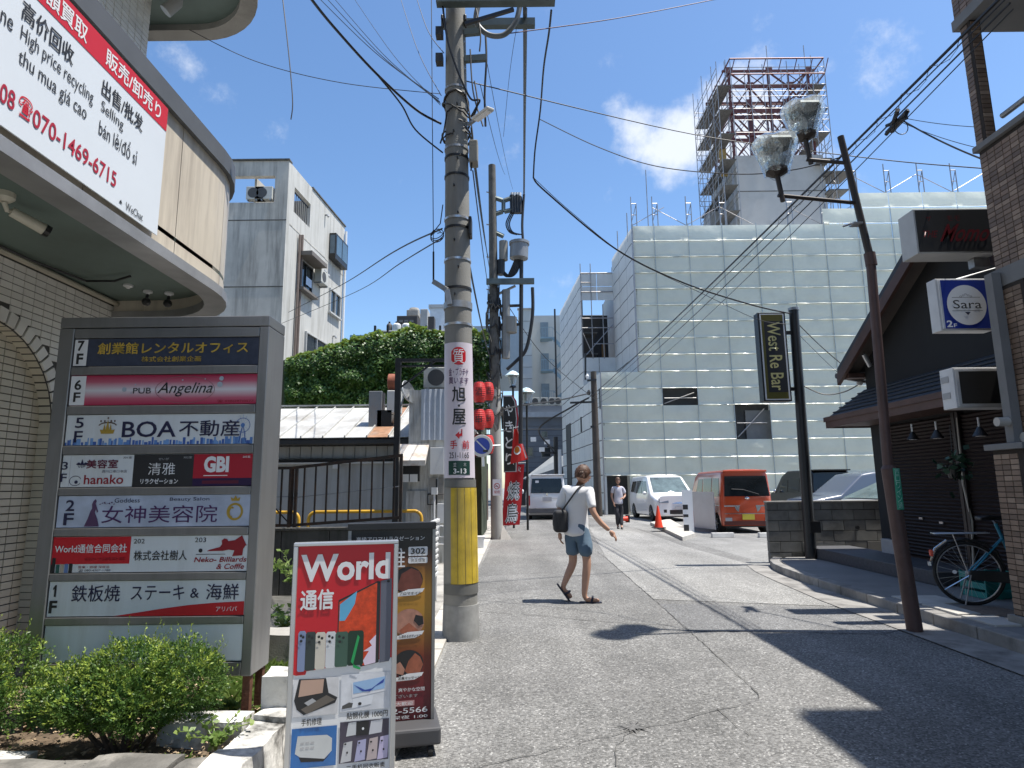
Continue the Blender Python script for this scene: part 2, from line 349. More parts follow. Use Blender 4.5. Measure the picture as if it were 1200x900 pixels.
# ---- right pavement with kerb stones, apron and manhole
sw = MB(); sw.prism([(4.36, -3), (12, -3), (12, 11.75), (4.95, 11.75), (4.62, 11.3), (4.42, 10.4), (4.36, 9.5)], 0, .118)
side = sw.build('sidewalk', mat('grey pavement concrete', (.21, .205, .20), .85, var=.2, scale=2.2, bump=.3, dirt=(.11, .11, .11), dscale=1.1, dirtamt=.8), fixn=True); side['kind'] = 'structure'
kst = mat('worn kerb concrete', (.26, .25, .235), .85, var=.2, scale=4, bump=.3, dirt=(.10, .095, .09), dscale=3, dirtamt=.8)
kp = [(4.2, -3)]+[(4.2, y) for y in [(-3+.6*i) for i in range(1, 21)]]+[(4.205, 9.6), (4.24, 10.2), (4.32, 10.8), (4.46, 11.3), (4.7, 11.75)]
for a, b_ in zip(kp, kp[1:]):
    a = Vector((*a, 0)); b2 = Vector((*b_, 0)); t = (b2-a).normalized(); s = Vector((t.y, -t.x, 0))*.155
    a2 = a+t*.005; b3 = b2-t*.005; q = MB(); dz = random.uniform(-.004, .005)
    q.prism([(a2.x, a2.y), (a2.x+s.x, a2.y+s.y), (b3.x+s.x, b3.y+s.y), (b3.x, b3.y)], 0, .126+dz); q.build('kerb_stone', kst, side, fixn=True, bevel=.012)
ap = [(3.72, -3), (4.198, -3), (4.198, 9.6), (4.23, 10.2), (4.31, 10.8), (4.45, 11.32), (4.15, 11.6), (3.95, 10.6), (3.86, 9.6), (3.75, 8)]
sheet('gutter_apron', ap, .0155, kst, road, kind=None)
b = MB(); 
for i in range(40):
    a = R(i*9); b.v.append((4.86+.27*math.cos(a), 6.72+.27*math.sin(a), .124))
b.f = [tuple(range(40))]; b.build('manhole_cover', mat('rusty manhole iron', (.19, .15, .12), .8, .2, var=.3, scale=30, bump=.8, bscale=60), side)
for (x0, x1, y0, y1) in ((4.38, 4.7, 6.0, 6.45), (4.38, 4.62, 6.5, 7.05), (4.38, 4.9, 7.12, 7.6)):
    MB().box(x0, x1, y0, y1, .1, .131+random.uniform(0, .012)).build('paving_slab', concl, side, bevel=.008)
# ---- planter: rough stone border, soil
pl = thing('planter', 'low stone planter with white painted rough kerb in front of the tiled building', 'planter', (-2.3, 2.8, 0))
def rough_stone(x0, x1, y0, y1, z1, m, amp=.018):
    b = MB(); nx = max(2, int((x1-x0)/.07)); ny = max(2, int((y1-y0)/.07)); nz = 3
    bm = bmesh.new(); bmesh.ops.create_cube(bm, size=1)
    for v in bm.verts: v.co = Vector((x0+(v.co.x+.5)*(x1-x0), y0+(v.co.y+.5)*(y1-y0), (v.co.z+.5)*z1))
    bmesh.ops.subdivide_edges(bm, edges=bm.edges[:], cuts=4, use_grid_fill=True)
    for v in bm.verts:
        n_ = noise.noise_vector(v.co*6); v.co += n_*amp
    b.v = [tuple(v.co) for v in bm.verts]; bm.verts.index_update(); b.f = [tuple(v.index for v in f.verts) for f in bm.faces]; bm.free()
    return b.build('border_stone', m, pl, world=True, smooth=True)
stw = mat('flaking white painted stone', (.62, .61, .58), .85, var=.15, scale=8, bump=.8, bscale=25, dirt=(.07, .066, .06), dscale=5, dirtamt=1.0)
std = mat('old grey stone', (.12, .115, .105), .9, var=.3, scale=7, bump=.8, bscale=30, dirt=(.35, .33, .3), dscale=4, dirtamt=.7)
x = -4.1
while x < -1.4:
    w = random.uniform(.34, .5); rough_stone(x, min(x+w, -1.33), 2.80, 2.97, random.uniform(.26, .29), std); x += w+.008
rough_stone(-1.32, -1.14, 2.78, 3.02, .28, stw, .03)
y = 3.03
while y < 5.4:
    w = random.uniform(.32, .45); rough_stone(-1.31, -1.15, y, y+w, random.uniform(.24, .30), stw, .022); y += w+.01
rough_stone(-1.33, -1.12, 3.5, 3.62, .46, stw, .03)
for (x0, x1, y0, y1, z1) in ((-1.75, -1.34, 3.3, 3.45, .30), (-1.95, -1.45, 4.6, 4.85, .42), (-2.5, -2.2, 3.0, 3.12, .25)): rough_stone(x0, x1, y0, y1, z1, stw if y0 < 4 else conc, .014)
b = MB(); n = 26
for j in range(n+1):
    for i in range(n+1):
        X = -3.4+i*2.08/n; Y = 2.86+j*2.6/n; b.v.append((X, Y, .17+.05*noise.noise(Vector((X*2.5, Y*2.5, 0)))+.02*noise.noise(Vector((X*11, Y*11, 3)))))
b.f = [(j*(n+1)+i, j*(n+1)+i+1, (j+1)*(n+1)+i+1, (j+1)*(n+1)+i) for j in range(n) for i in range(n)]
b.build('soil_bed', soil, pl, world=True, smooth=True)
# fallen leaves / litter on the soil
b = MB()
for k in range(2600):
    X = random.uniform(-3.3, -1.34); Y = random.uniform(2.9, 5.2); a = random.uniform(0, 6.28); s = random.uniform(.008, .02); z = .225+random.uniform(-.03, .02)
    d1 = Vector((math.cos(a)*s, math.sin(a)*s, random.uniform(-.3, .3)*s)); d2 = Vector((-math.sin(a)*s*.5, math.cos(a)*s*.5, random.uniform(-.3, .3)*s)); p = Vector((X, Y, z))
    b.add([p-d1, p-d2, p+d1, p+d2], [(0, 1, 2, 3)])
o = b.build('leaf_litter', mat('dry leaf litter', (.42, .31, .20), .8, var=.5, scale=30), pl, world=True); o['kind'] = 'stuff'
# ============================================================ tiles
def tile_wall(parent, O, U, V, Nn, w, h, tw, th, gap, mats, thick=.006, skip=None, name='wall_tile', maxparts=300, bond=0):
    O = Vector(O); U = Vector(U); V = Vector(V); Nn = Vector(Nn); base = OBJW[parent.name].translation
    me = {}
    def unit(m):
        if m.name not in me:
            b = MB(); c = [Vector(), U*tw, U*tw+V*th, V*th]; t = Nn*thick; k = .0015
            ins = [U*k+V*k, U*(tw-k)+V*k, U*(tw-k)+V*(th-k), U*k+V*(th-k)]
            b.add(c+[p+t for p in ins], [(4, 5, 6, 7), (0, 1, 5, 4), (1, 2, 6, 5), (2, 3, 7, 6), (3, 0, 4, 7)])
            x = b.mesh('tile'); x.materials.append(m); me[m.name] = x
            bm_ = bmesh.new(); bm_.from_mesh(x); bmesh.ops.recalc_face_normals(bm_, faces=bm_.faces)
            if sum((f.normal.dot(Nn) for f in bm_.faces)) < 0: bmesh.ops.reverse_faces(bm_, faces=bm_.faces)
            bm_.to_mesh(x); bm_.free()
        return me[m.name]
    cells = []
    nu = int(w/(tw+gap)+1e-6); nv = int(h/(th+gap)+1e-6)
    for j in range(nv):
        for i in range(nu):
            p = O+U*(i*(tw+gap)+gap/2+(bond*(tw+gap)/2 if j % 2 else 0))+V*(j*(th+gap)+gap/2)
            c = p+U*tw/2+V*th/2
            if skip and skip(c): continue
            q = pr(c); sz = 0
            if q and -6 < q[0] < 1206 and -6 < q[1] < 906:
                a = pr(p); b2 = pr(p+U*tw); d = pr(p+V*th)
                if a and b2 and d: sz = abs((b2[0]-a[0])*(d[1]-a[1])-(b2[1]-a[1])*(d[0]-a[0]))
            cells.append((sz, p, mats[int(random.random()**1.6*len(mats))]))
    cells.sort(key=lambda c: -c[0]); st = {}
    for k, (sz, p, m) in enumerate(cells):
        p = p+Nn*random.uniform(-.0008, .0008)
        if k < maxparts and sz > 25: link_mesh(name, unit(m), parent, p-base)
        else: st.setdefault(m.name, []).append(p)
    b = MB(); mi = []; names = list(st)
    for ix, nme in enumerate(names):
        src = me.get(nme) or unit(MATS[nme]); vs = [v.co.copy() for v in src.vertices]; fs = [tuple(f.vertices) for f in src.polygons]
        for p in st[nme]:
            b.add([v+p-base for v in vs], fs); mi += [ix]*len(fs)
    if b.v:
        o = b.build('wall_tiles', None, parent)
        for nme in names: o.data.materials.append(MATS[nme])
        o.data.polygons.foreach_set('material_index', mi); o['kind'] = 'stuff'
tg = [mat('glazed grey tile %d' % i, c, .38, var=.06, scale=3, dirt=(.2, .19, .17), dscale=1.1, dirtamt=.35) for i, c in enumerate(((.76, .74, .69), (.72, .70, .65), (.79, .77, .72)))]
grout = mat('dark grout', (.08, .077, .07), .9)
lb = thing('tiled_building', 'grey tiled corner building with curved canopy and arched entrance at the left edge', 'building', (-3.4, 3, 0))
# wall body with arched recess: built as pieces butting together
AY, AZ, AR = 3.92, 1.87, .68     # arch centre and radius
poly = [(5.3, 0), (5.3, 21), (-9, 21), (-9, 0), (AY-AR, 0)]+[(AY-AR*math.cos(R(a)), AZ+AR*math.sin(R(a))) for a in range(0, 181, 12)]+[(AY+AR, 0)]
b = MB(); n = len(poly)
b.add([(-3.4, y, z) for y, z in poly]+[(-3.49, y, z) for y, z in poly], [tuple(range(n))]+[(i, (i+1) % n, n+(i+1) % n, n+i) for i in range(n)])
b.build('wall', grout, lb, world=True, fixn=True)
b = MB().box(-13, -3.492, -9, 5.3, 0, 21); b.build('wall_core', grout, lb, world=True)
ty = [mat('ochre recess tile %d' % i, c, .5, var=.08) for i, c in enumerate(((.58, .54, .44), (.54, .50, .41)))]  # ochre is the own colour of the tiles inside the arch
tile_wall(lb, (-3.49, 3.1, 0), (0, 1, 0), (0, 0, 1), (1, 0, 0), 1.6, 2.6, .095, .045, .006, ty, maxparts=90, skip=lambda c: c.y > AY+AR+.03 or (c.z > AZ and (c.y-AY)**2+(c.z-AZ)**2 > (AR+.05)**2))
def inarch(c): 
    return (abs(c.y-AY) < AR+.115 and c.z < AZ) or (c.z >= AZ and (c.y-AY)**2+(c.z-AZ)**2 < (AR+.115)**2)
tile_wall(lb, (-3.4, 1.4, 0), (0, 1, 0), (0, 0, 1), (1, 0, 0), 3.9, 3.02, .0945, .045, .0055, tg, skip=inarch, maxparts=200)
tile_wall(lb, (-3.4, 3.2, 3.9), (0, 1, 0), (0, 0, 1), (1, 0, 0), 2.1, 4.2, .0945, .045, .0055, tg, maxparts=60)
for k in range(28):     # soldier tiles round the arch
    a = R(k*180/27); c = Vector((-3.394, AY-(AR+.055)*math.cos(a), AZ+(AR+.055)*math.sin(a))); q = MB()
    rd = Vector((0, -math.cos(a), math.sin(a))); tn = Vector((0, math.sin(a), math.cos(a)))
    q.beam(c-rd*.047, c+rd*.047, .012, .068, up=(1, 0, 0)) if 0 else q.add([c+rd*sx*.047+tn*sy*.034*(1+sx*.05)+Vector((sz*.008, 0, 0)) for sz in (-1, 1) for sx, sy in ((-1, -1), (1, -1), (1, 1), (-1, 1))], [(4, 5, 6, 7), (0, 1, 5, 4), (1, 2, 6, 5), (2, 3, 7, 6), (3, 0, 4, 7)])
    q.build('arch_tile', tg[k % 3], lb, world=True, fixn=True)
for z0 in range(36):
    for sg in ((1,)):
        q = MB().box(-3.4, -3.388, AY+AR+.006, AY+AR+.1, z0*.0505+.02, z0*.0505+.065); q.build('jamb_tile', tg[z0 % 3], lb, world=True)
for z0 in range(50):
    zz0 = z0*.0505+.02; q = MB()
    if zz0 < AZ-.03: q.box(-3.485, -3.402, AY+AR-.007, AY+AR-.001, zz0, zz0+.045); q.build('reveal_tile', ty[z0 % 2], lb, world=True)
for k in range(18):
    a0, a1 = R(90+k*5+.5), R(90+k*5+4.5); q = MB(); rr = AR-.004; q.add([(x_, AY-rr*math.cos(a), AZ+rr*math.sin(a)) for x_ in (-3.402, -3.485) for a in (a0, a1)]+[(x_, AY-(rr+.003)*math.cos(a), AZ+(rr+.003)*math.sin(a)) for x_ in (-3.402, -3.485) for a in (a0, a1)], [(0, 1, 3, 2), (4, 6, 7, 5), (0, 4, 5, 1), (2, 3, 7, 6), (0, 2, 6, 4), (1, 5, 7, 3)]); q.build('reveal_tile', ty[k % 2], lb, world=True, fixn=True)
# canopy: soffit, rims, fascia panels
def path_canopy(x, yc, r_, xe, n=10):
    p = [(x, -1.5), (x, 1), (x, 2), (x, 3.02), (x, 3.9)]
    p += [(x-r_+r_*math.cos(R(a)), yc+r_*math.sin(R(a))) for a in [90*i/n for i in range(n+1)]]
    return p+[(xe, yc+r_)]
cp = path_canopy(-2.2, 4.42, .86, -3.6)
b = MB().prism(cp+[(-3.6, -1.5)], 3.03, 3.06); b.build('canopy_soffit', mat('green grey soffit paint', (.14, .19, .17), .6, var=.15, dirt=(.05, .06, .05), dscale=1.5), lb, world=True, fixn=True)
def band(pts, z0, z1, t, name, m, parent, off=0, bev=0):
    V3 = [Vector((x, y, 0)) for x, y in pts]; b = MB()
    for i, p in enumerate(V3):
        tt = (V3[min(i+1, len(V3)-1)]-V3[max(i-1, 0)]).normalized(); nn_ = Vector((tt.y, -tt.x, 0))
        o_ = p+nn_*off; q = p+nn_*(off-t)
        b.v += [(o_.x, o_.y, z0), (o_.x, o_.y, z1), (q.x, q.y, z1), (q.x, q.y, z0)]
    for i in range(len(V3)-1):
        for k in range(4): b.f.append((4*i+k, 4*i+(k+1) % 4, 4*(i+1)+(k+1) % 4, 4*(i+1)+k))
    e = 4*(len(V3)-1); b.f += [(0, 1, 2, 3), (e, e+1, e+2, e+3)]
    return b.build(name, m, parent, world=True, fixn=True)
cream = mat('cream enamelled panel', (.60, .535, .43), .42, var=.07, scale=2, dirt=(.33, .28, .22), dscale=2.2, dirtamt=.6, streak=True)
rimm = mat('dull aluminium rim', (.36, .355, .35), .45, .5, var=.2)
band(cp, 2.86, 2.93, .16, 'lower_rim', rimm, lb, .03); band(cp, 2.93, 3.03, .08, 'rim_strip', cream, lb, -.02)
segs = [(0, 3), (3, 4), (4, 6), (6, 8), (8, 10), (10, 12), (12, 15)]
def offp(i0, i1): return [(Vector((*cp[k], 0)) if 0 else cp[k]) for k in range(i0, i1+1)]
ppts = []
for (a, b_) in segs:
    pts = [cp[k] for k in range(a, b_+1)]
    p0 = Vector((*pts[0], 0)); p1 = Vector((*pts[1], 0)); pts[0] = tuple((p0+(p1-p0).normalized()*.004))[:2]
    q0 = Vector((*pts[-1], 0)); q1 = Vector((*pts[-2], 0)); pts[-1] = tuple((q0+(q1-q0).normalized()*.004))[:2]
    band(pts, 2.935, 3.84, .03, 'fascia_panel', cream, lb, 0)
band(cp, 2.935, 3.84, .03, 'fascia_backing', grout, lb, -.032)
band(cp, 3.84, 3.98, .14, 'upper_rim', mat('slate grey rim', (.11, .115, .12), .5, .2), lb, .035)
b = MB().prism(cp+[(-3.4, -1.5)], 3.90, 3.92); b.build('canopy_top', conc, lb, world=True, fixn=True)
MB().tube([(-3.37, 1.4, 3.0), (-3.37, 5.3, 3.0)], .022, 8).build('conduit', mat('beige conduit', (.42, .39, .31), .5), lb, world=True)
MB().tube([(-3.3, 2.0, 3.01), (-3.34, 3.4, 3.015), (-3.31, 4.1, 3.0), (-3.25, 4.6, 3.01), (-3.0, 4.55, 2.99), (-2.85, 4.5, 3.01)], .009, 6).build('loose_cable', black, lb, world=True)
for (px, py, k) in ((150, 338, 0), (173, 345, 1), (198, 347, 1), (217, 367, 1)):
    p = gnd(px, py, 3.0); q = MB(); q.lathe([(.035, .03), (.035, .015), (.02, .01), (.012, 0)], 12, (p.x, p.y, p.z)); q.build('ceiling_mount', whitep, lb, world=True)
    if k: MB().tube([(p.x, p.y, p.z), (p.x, p.y-.01, p.z-.04)], .012, 8).build('camera_stem', blackp, lb, world=True); MB().blob((p.x, p.y-.01, p.z-.065), .034, .034, .034).build('camera_dome', blackp, lb, world=True, smooth=True)
p = gnd(5, 232, 3.0); MB().lathe([(.05, .03), (.05, 0), (.03, -.02)], 12, tuple(p)).build('spotlight_mount', mat('cream spotlight', (.6, .57, .47), .4), lb, world=True)
MB().tube([p+Vector((0, 0, -.02)), p+Vector((.0, .03, -.06)), p+Vector((.01, .06, -.05))], .013, 8).build('spotlight_arm', MATS['cream spotlight'], lb, world=True)
q0 = p+Vector((.005, .05, -.055)); MB().tube([q0, q0+Vector((.09, .13, -.05))], [.028, .033], 14).build('spotlight_head', MATS['cream spotlight'], lb, world=True, smooth=True)
MB().tube([q0+Vector((.09, .13, -.05)), q0+Vector((.105, .152, -.058))], [.036, .034], 14).build('spotlight_lens', blackp, lb, world=True)
# balcony far above
bp = path_canopy(-2.42, 5.2, .86, -3.9)
MB().prism(bp+[(-3.4, -1.5), (-3.4, 5.3), (-3.9, 5.3)], 6.27, 6.3).build('balcony_soffit', MATS['green grey soffit paint'], lb, world=True, fixn=True)
band(bp, 6.2, 7.0, .16, 'balcony_rim', conc, lb, 0)
MB().tube([(-3.2, 5.36, 7), (-3.2, 5.36, 6.05), (-3.28, 5.34, 5.95)], .06, 12).build('downpipe', mat('grey plastic pipe', (.3, .3, .29), .5), lb, world=True, smooth=True)
MB().tube([(-2.95, 4.6, 3.98), (-2.94, 4.62, 4.12), (-2.96, 4.6, 4.2)], .012, 6).build('roof_bracket', galv, lb, world=True)
# banner on the fascia
bn = thing('phone_shop_banner', 'white banner with red strip and phone numbers on the curved canopy', 'banner', (-2.165, 0, 0), R(90))
def bx(Y): return Y            # local x = world y
MB().box(1.7, 3.64, 0, .008, 2.965, 3.81).build('sheet', mat('white banner vinyl', (.68, .73, .78), .35, var=.02), bn)
rect(bn, 'red_strip', 1.7, 3.64, 3.655, 3.81, red)
inkk = mat('black ink', (.02, .02, .022), .5)
def bt(s, x0, y0, x1, y1, m, off=0, sh=0, fx=None):
    a = atX(x0, y0, -2.165); b_ = atX(x1, y1, -2.165); z0, z1 = min(a.z, b_.z), max(a.z, b_.z)
    text(bn, s, a.y, b_.y, z0, z1, m, off=off, shear=sh)
def atX(px, py, X):
    v = _f + _r*((px-600)/FOC) - _u*((py-450)/FOC); v = v*(X/v.x); return Vector((v.x, v.y, v.z+EYE))
def Yat(px, z):      # world y of the banner point seen at column px, roughly level z
    return min(((abs(pr((-2.165, y/200, z))[0]-px), y/200) for y in range(300, 800)))[1]
def bt(s, xa, xb, z0, z1, m, off=0, sh=0): text(bn, s, Yat(xa, (z0+z1)/2), Yat(xb, (z0+z1)/2), z0, z1, m, off=off, shear=sh)
for s, xa, xb in (('高', 30, 50), ('額買取', 53, 102), ('販売/卸売り', 124, 188)): bt(s, xa, xb, 3.68, 3.785, white, .018)
bt('高价回收', 26, 86, 3.50, 3.60, inkk, .02); bt('出售/批发', 119, 167, 3.50, 3.60, inkk, .02)
bt('High price recycling', 24, 109, 3.385, 3.475, inkk); bt('Selling', 118, 144, 3.395, 3.475, inkk)
bt('thu mua giá cao', 21, 101, 3.27, 3.365, inkk); bt('bán lẻ/đổ sỉ', 116, 160, 3.28, 3.385, inkk)
bt('ne', 0, 15, 3.40, 3.455, inkk); bt('WeChat', 147, 167, 2.985, 3.03, inkk); bt('▲', 139, 143, 3.0, 3.02, inkk)
bt('070-1469-6715', 38, 136, 3.06, 3.15, redd, .012); bt('08', 0, 17, 3.06, 3.15, redd, .012)
ya, yb = Yat(21, 3.1), Yat(37, 3.1); text(bn, '☎', ya, yb, 3.055, 3.165, red, off=.02)
# ============================================================ directory sign
SY = 3.55
ds = thing('directory_sign', 'tall steel framed sign with seven floor panels behind the shrubs', 'sign', (-2.0, SY, 0))
XL, XR = -2.545+2, -1.465+2
fr = steelbr
MB().box(-2.63+2, XL, 0, .25, .44, 2.36).build('side_post', fr, ds, bevel=.004)
MB().box(XR, -1.41+2, 0, .25, .44, 2.36).build('side_post', fr, ds, bevel=.004)
MB().box(-2.63+2, -1.41+2, 0, .25, 2.363, 2.425).build('top_rail', fr, ds, bevel=.004)
zp = lambda y: at(190, y, SY).z
rows = [(396, 428), (439, 474), (485.5, 521), (532.5, 570), (580.5, 617.5), (628.5, 670.5), (681, 722), (733, 776)]
ZR = [(zp(b_), zp(a)) for a, b_ in rows]
prev = 2.36
for z0, z1 in ZR:
    MB().box(XL+.002, XR-.002, .002, .2, z1+.004, prev-.002).build('cross_rail', fr, ds, bevel=.003); prev = z0-.002
MB().box(XL+.002, XR-.002, .002, .2, .442, prev-.003).build('cross_rail', fr, ds, bevel=.003)
MB().box(XL+.002, XR-.002, .205, .245, .45, 2.36).build('back_sheet', fr, ds)
for x in (XR+.01, XL-.06):
    for y in (.02, .19): MB().box(x-.005, x+.035, y, y+.04, .1, .44).build('leg', rust, ds)
def gradmat(name, z0, z1, stops):
    m = mat(name, (.5, .5, .5), .3, var=0); t = m.node_tree; P = t.nodes['Principled BSDF']
    tc_ = t.nodes.new('ShaderNodeTexCoord'); s_ = t.nodes.new('ShaderNodeSeparateXYZ'); t.links.new(tc_.outputs['Object'], s_.inputs[0])
    r_ = t.nodes.new('ShaderNodeMapRange'); t.links.new(s_.outputs[2], r_.inputs[0]); r_.inputs[1].default_value = z0; r_.inputs[2].default_value = z1
    c_ = t.nodes.new('ShaderNodeValToRGB'); t.links.new(r_.outputs[0], c_.inputs[0]); e = c_.color_ramp.elements
    while len(e) < len(stops): e.new(.5)
    for el, (p_, c) in zip(e, stops): el.position = p_; el.color = (*c, 1)
    t.links.new(c_.outputs[0], P.inputs['Base Color']); return m
pw = mat('milky sign acrylic', (.68, .72, .74), .22, var=.04, scale=2, dirt=(.50, .50, .47), dscale=2.5, dirtamt=.35, streak=True)
pm = [mat('dark slate acrylic', (.045, .055, .085), .25, var=.15, scale=30), gradmat('crimson and white print', ZR[1][0], ZR[1][1], [(0, (.42, .02, .07)), (.22, (.52, .12, .18)), (.5, (.68, .66, .68)), (.78, (.5, .12, .18)), (1, (.38, .015, .06))]), pw, pw,
      mat('pale blue faceted print', (.44, .50, .62), .22, var=.22, scale=5), pw, pw, pw]
PN = []
for k, (z0, z1) in enumerate(ZR):
    PN.append(MB().box(XL+.004, XR-.004, .012, .03, z0+.001, z1+.001).build('sign_panel', pm[k], ds))
def U(u): return XL+u*(XR-XL)
def T(k, s, u0, u1, v0, v1, m, off=0, sh=0, y=.009, **kw):
    z0, z1 = ZR[k]; h = z1-z0; return text(PN[k], s, U(u0), U(u1), z0+v0*h, z0+v1*h, m, y=y, off=off, shear=sh, **kw)
def RC(k, u0, u1, v0, v1, m, y=.0105, name='print'):
    z0, z1 = ZR[k]; h = z1-z0; return rect(PN[k], name, U(u0), U(u1), z0+v0*h, z0+v1*h, m, y)
def PG(k, pts, m, y=.009, name='print'):
    z0, z1 = ZR[k]; h = z1-z0; return flat(PN[k], name, [(U(u), z0+v*h) for u, v in pts], m, y)
nv = mat('navy ink', (.02, .02, .06), .4); plum = mat('plum ink', (.07, .02, .10), .4); dred = mat('dark red ink', (.28, .01, .02), .4)
RC(0, .004, .074, .02, .98, white)
T(0, '7', .02, .056, .56, .94, inkk, .03); T(0, 'F', .02, .056, .08, .47, inkk, .03)
g2 = mat('gold relief lettering', (.62, .42, .07), .3, .3, var=.45, scale=16)
T(0, '創業館レンタルオフィス', .13, .94, .43, .86, g2, .02); T(0, '株式会社創業企画', .37, .69, .14, .34, g2, .01)
RC(1, .004, .084, .01, .99, white)
T(1, '6', .025, .062, .52, .86, inkk, .02); T(1, 'F', .025, .062, .12, .44, inkk, .02)
T(1, 'PUB', .34, .435, .38, .57, inkk); T(1, 'Angelina', .475, .765, .27, .74, inkk, sh=.35)
z0, z1 = ZR[1]; ring(PN[1], 'oval_line', U(.615), (z0+z1)/2, .172, (z1-z0)*.46, .003, mat('thin rose line', (.3, .12, .14), .4), .0095)
bub = mat('silver bubble print', (.40, .46, .52), .3)
for u, v, r_ in ((.292, .52, .013), (.80, .66, .016), (.807, .86, .013), (.33, .4, .004), (.35, .68, .004), (.72, .85, .004), (.6, .82, .005)): disc(PN[1], 'bubble', U(u), z0+v*(z1-z0), r_, r_, bub, .0085, 16)
T(1, '☎ 048(287)0577', .79, .985, .05, .15, dred)
T(2, '5', .05, .095, .58, .92, nv, .01); T(2, 'F', .05, .095, .10, .48, nv, .01)
T(2, 'BOA', .30, .585, .25, .78, nv, .012); T(2, '不動産', .60, .92, .26, .80, nv, .012)
skyc = [mat('skyline blue %d' % i, c, .35) for i, c in enumerate(((.10, .22, .50), (.16, .32, .62), (.05, .12, .38)))]
u = .005
while u < .985:
    w = random.uniform(.006, .02); RC(2, u, min(u+w, .99), .01, random.uniform(.08, .26), random.choice(skyc), .0105, 'skyline_block'); u += w+random.choice((0, .003, .008))
cg = mat('crown gold', (.50, .34, .06), .3, .3)
PG(2, [(.19, .38), (.255, .38), (.262, .52), (.245, .50), (.238, .72), (.232, .5), (.222, .86), (.212, .5), (.206, .72), (.198, .5), (.183, .52)], cg, name='crown')
for a0 in (.185, .205, .222, .239, .258): disc(PN[2], 'crown_pearl', U(a0), ZR[2][0]+(.80 if a0 != .222 else .9)*(ZR[2][1]-ZR[2][0]), .005, .006, mat('pearl brown', (.12, .08, .06), .4), .0088, 10)
ring(PN[2], 'crown_band', U(.222), ZR[2][0]+.62*(ZR[2][1]-ZR[2][0]), .055, .026, .007, mat('pearl brown', (.12, .08, .06), .4), .0092, a0=15, a1=165)
z0, z1 = ZR[2]; cz = z0+.62*(z1-z0); ring(PN[2], 'ferris_wheel', U(.935), cz, .042, .042, .003, skyc[2], .0095); disc(PN[2], 'wheel_hub', U(.935), cz, .012, .012, skyc[0], .0092, 14)
for a in range(0, 360, 30): PG(2, [(.935, .62), (.935+.037*math.cos(R(a)), .62+.38*math.sin(R(a))*.93), (.9365+.037*math.cos(R(a)), .62+.38*math.sin(R(a))*.93)], skyc[1], .0098, 'spoke')
PG(2, [(.915, .05), (.92, .05), (.936, .6), (.952, .05), (.957, .05), (.938, .66), (.933, .66)], skyc[2], .0094, 'wheel_stand')
T(3, '3', .003, .034, .55, .80, nv, .01); T(3, 'F', .003, .034, .17, .43, nv, .01)
RC(3, .376, .69, .0, 1, blackm, .0105); RC(3, .69, .997, .0, 1, redd, .0105); RC(3, .69, .997, 0, .24, mat('deep navy print', (.02, .006, .05), .4), .0100)
RC(3, .045, .047, .03, .97, silver, .0105)
T(3, 'VIP', .085, .125, .60, .68, nv); T(3, '美容室', .13, .295, .58, .86, mat('maroon ink', (.12, .01, .04), .4), .025); T(3, '西川口東口本店', .215, .345, .44, .53, nv)
PG(3, [(.075, .72), (.09, .78), (.10, .74), (.107, .88), (.115, .74), (.125, .78), (.14, .74), (.13, .69), (.085, .69)], nv, name='small_crown')
T(3, 'hanako', .125, .33, .09, .38, dred, .012); ring(PN[3], 'flower_ring', U(.08), ZR[3][0]+.2*(ZR[3][1]-ZR[3][0]), .034, .028, .003, nv, .0095, a0=20, a1=330); disc(PN[3], 'flower', U(.085), ZR[3][0]+.16*(ZR[3][1]-ZR[3][0]), .010, .010, nv, .0092, 9)
T(3, '301室', .32, .365, .88, .95, nv); T(3, '302室', .635, .68, .87, .94, silver); T(3, '303室', .945, .985, .87, .94, white)
T(3, 'せいが', .505, .56, .82, .90, silver); T(3, '清雅', .455, .595, .36, .74, white, -.005); T(3, 'リラクゼーション', .42, .615, .08, .25, white, .03)
T(3, 'GBI', .745, .875, .42, .93, white, .05); RC(3, .745, .87, .31, .335, white, .0098); RC(3, .74, .93, .07, .17, mat('dim maroon print', (.10, .008, .03), .4), .0095)
T(4, '2', .045, .09, .53, .88, nv, .015); T(4, 'F', .04, .092, .08, .46, nv, .015)
T(4, 'Goddess', .295, .425, .78, .92, nv); T(4, 'Beauty Salon', .58, .785, .79, .93, nv)
T(4, '女神美容院', .235, .83, .13, .68, plum)
PG(4, [(.148, .03), (.165, .30), (.175, .52), (.182, .60), (.180, .74), (.186, .84), (.196, .90), (.203, .84), (.198, .76), (.205, .66), (.215, .50), (.209, .46), (.203, .58), (.198, .48), (.214, .26), (.225, .03)], mat('lady silhouette plum', (.10, .05, .12), .4), name='lady_silhouette')
for k in range(7): PG(4, [(.215+.012*k, .72+.03*(k % 3)), (.223+.012*k, .76+.03*(k % 3)), (.226+.012*k, .73+.03*(k % 2))], plum, name='petal')
z0, z1 = ZR[4]; ring(PN[4], 'gold_ring', U(.92), z0+.46*(z1-z0), .046, .048, .012, cg, .0095); ring(PN[4], 'gold_curl', U(.905), z0+.44*(z1-z0), .02, .030, .009, cg, .009, a0=60, a1=280)
PG(4, [(.90, .80), (.895, .92), (.91, .87), (.92, .98), (.93, .87), (.945, .92), (.94, .80)], cg, name='ring_crown')
RC(5, .0, .397, .24, 1, red, .0105); T(5, 'World通信合同会社', .012, .38, .55, .80, white, .018)
T(5, '格安SIM・中古携帯 販売 買取', .17, .375, .33, .42, dred, 0, y=.0085)
phc = [blackp, mat('phone blue', (.12, .2, .42), .3), mat('phone sand', (.42, .36, .28), .3), mat('phone green', (.03, .11, .09), .3)]
for k in range(5): RC(5, .004+.022*k, .022+.022*k, .0, .22+.01*k+(.2 if k == 0 else 0), phc[(k*3) % 4], .0092, 'phone_print')
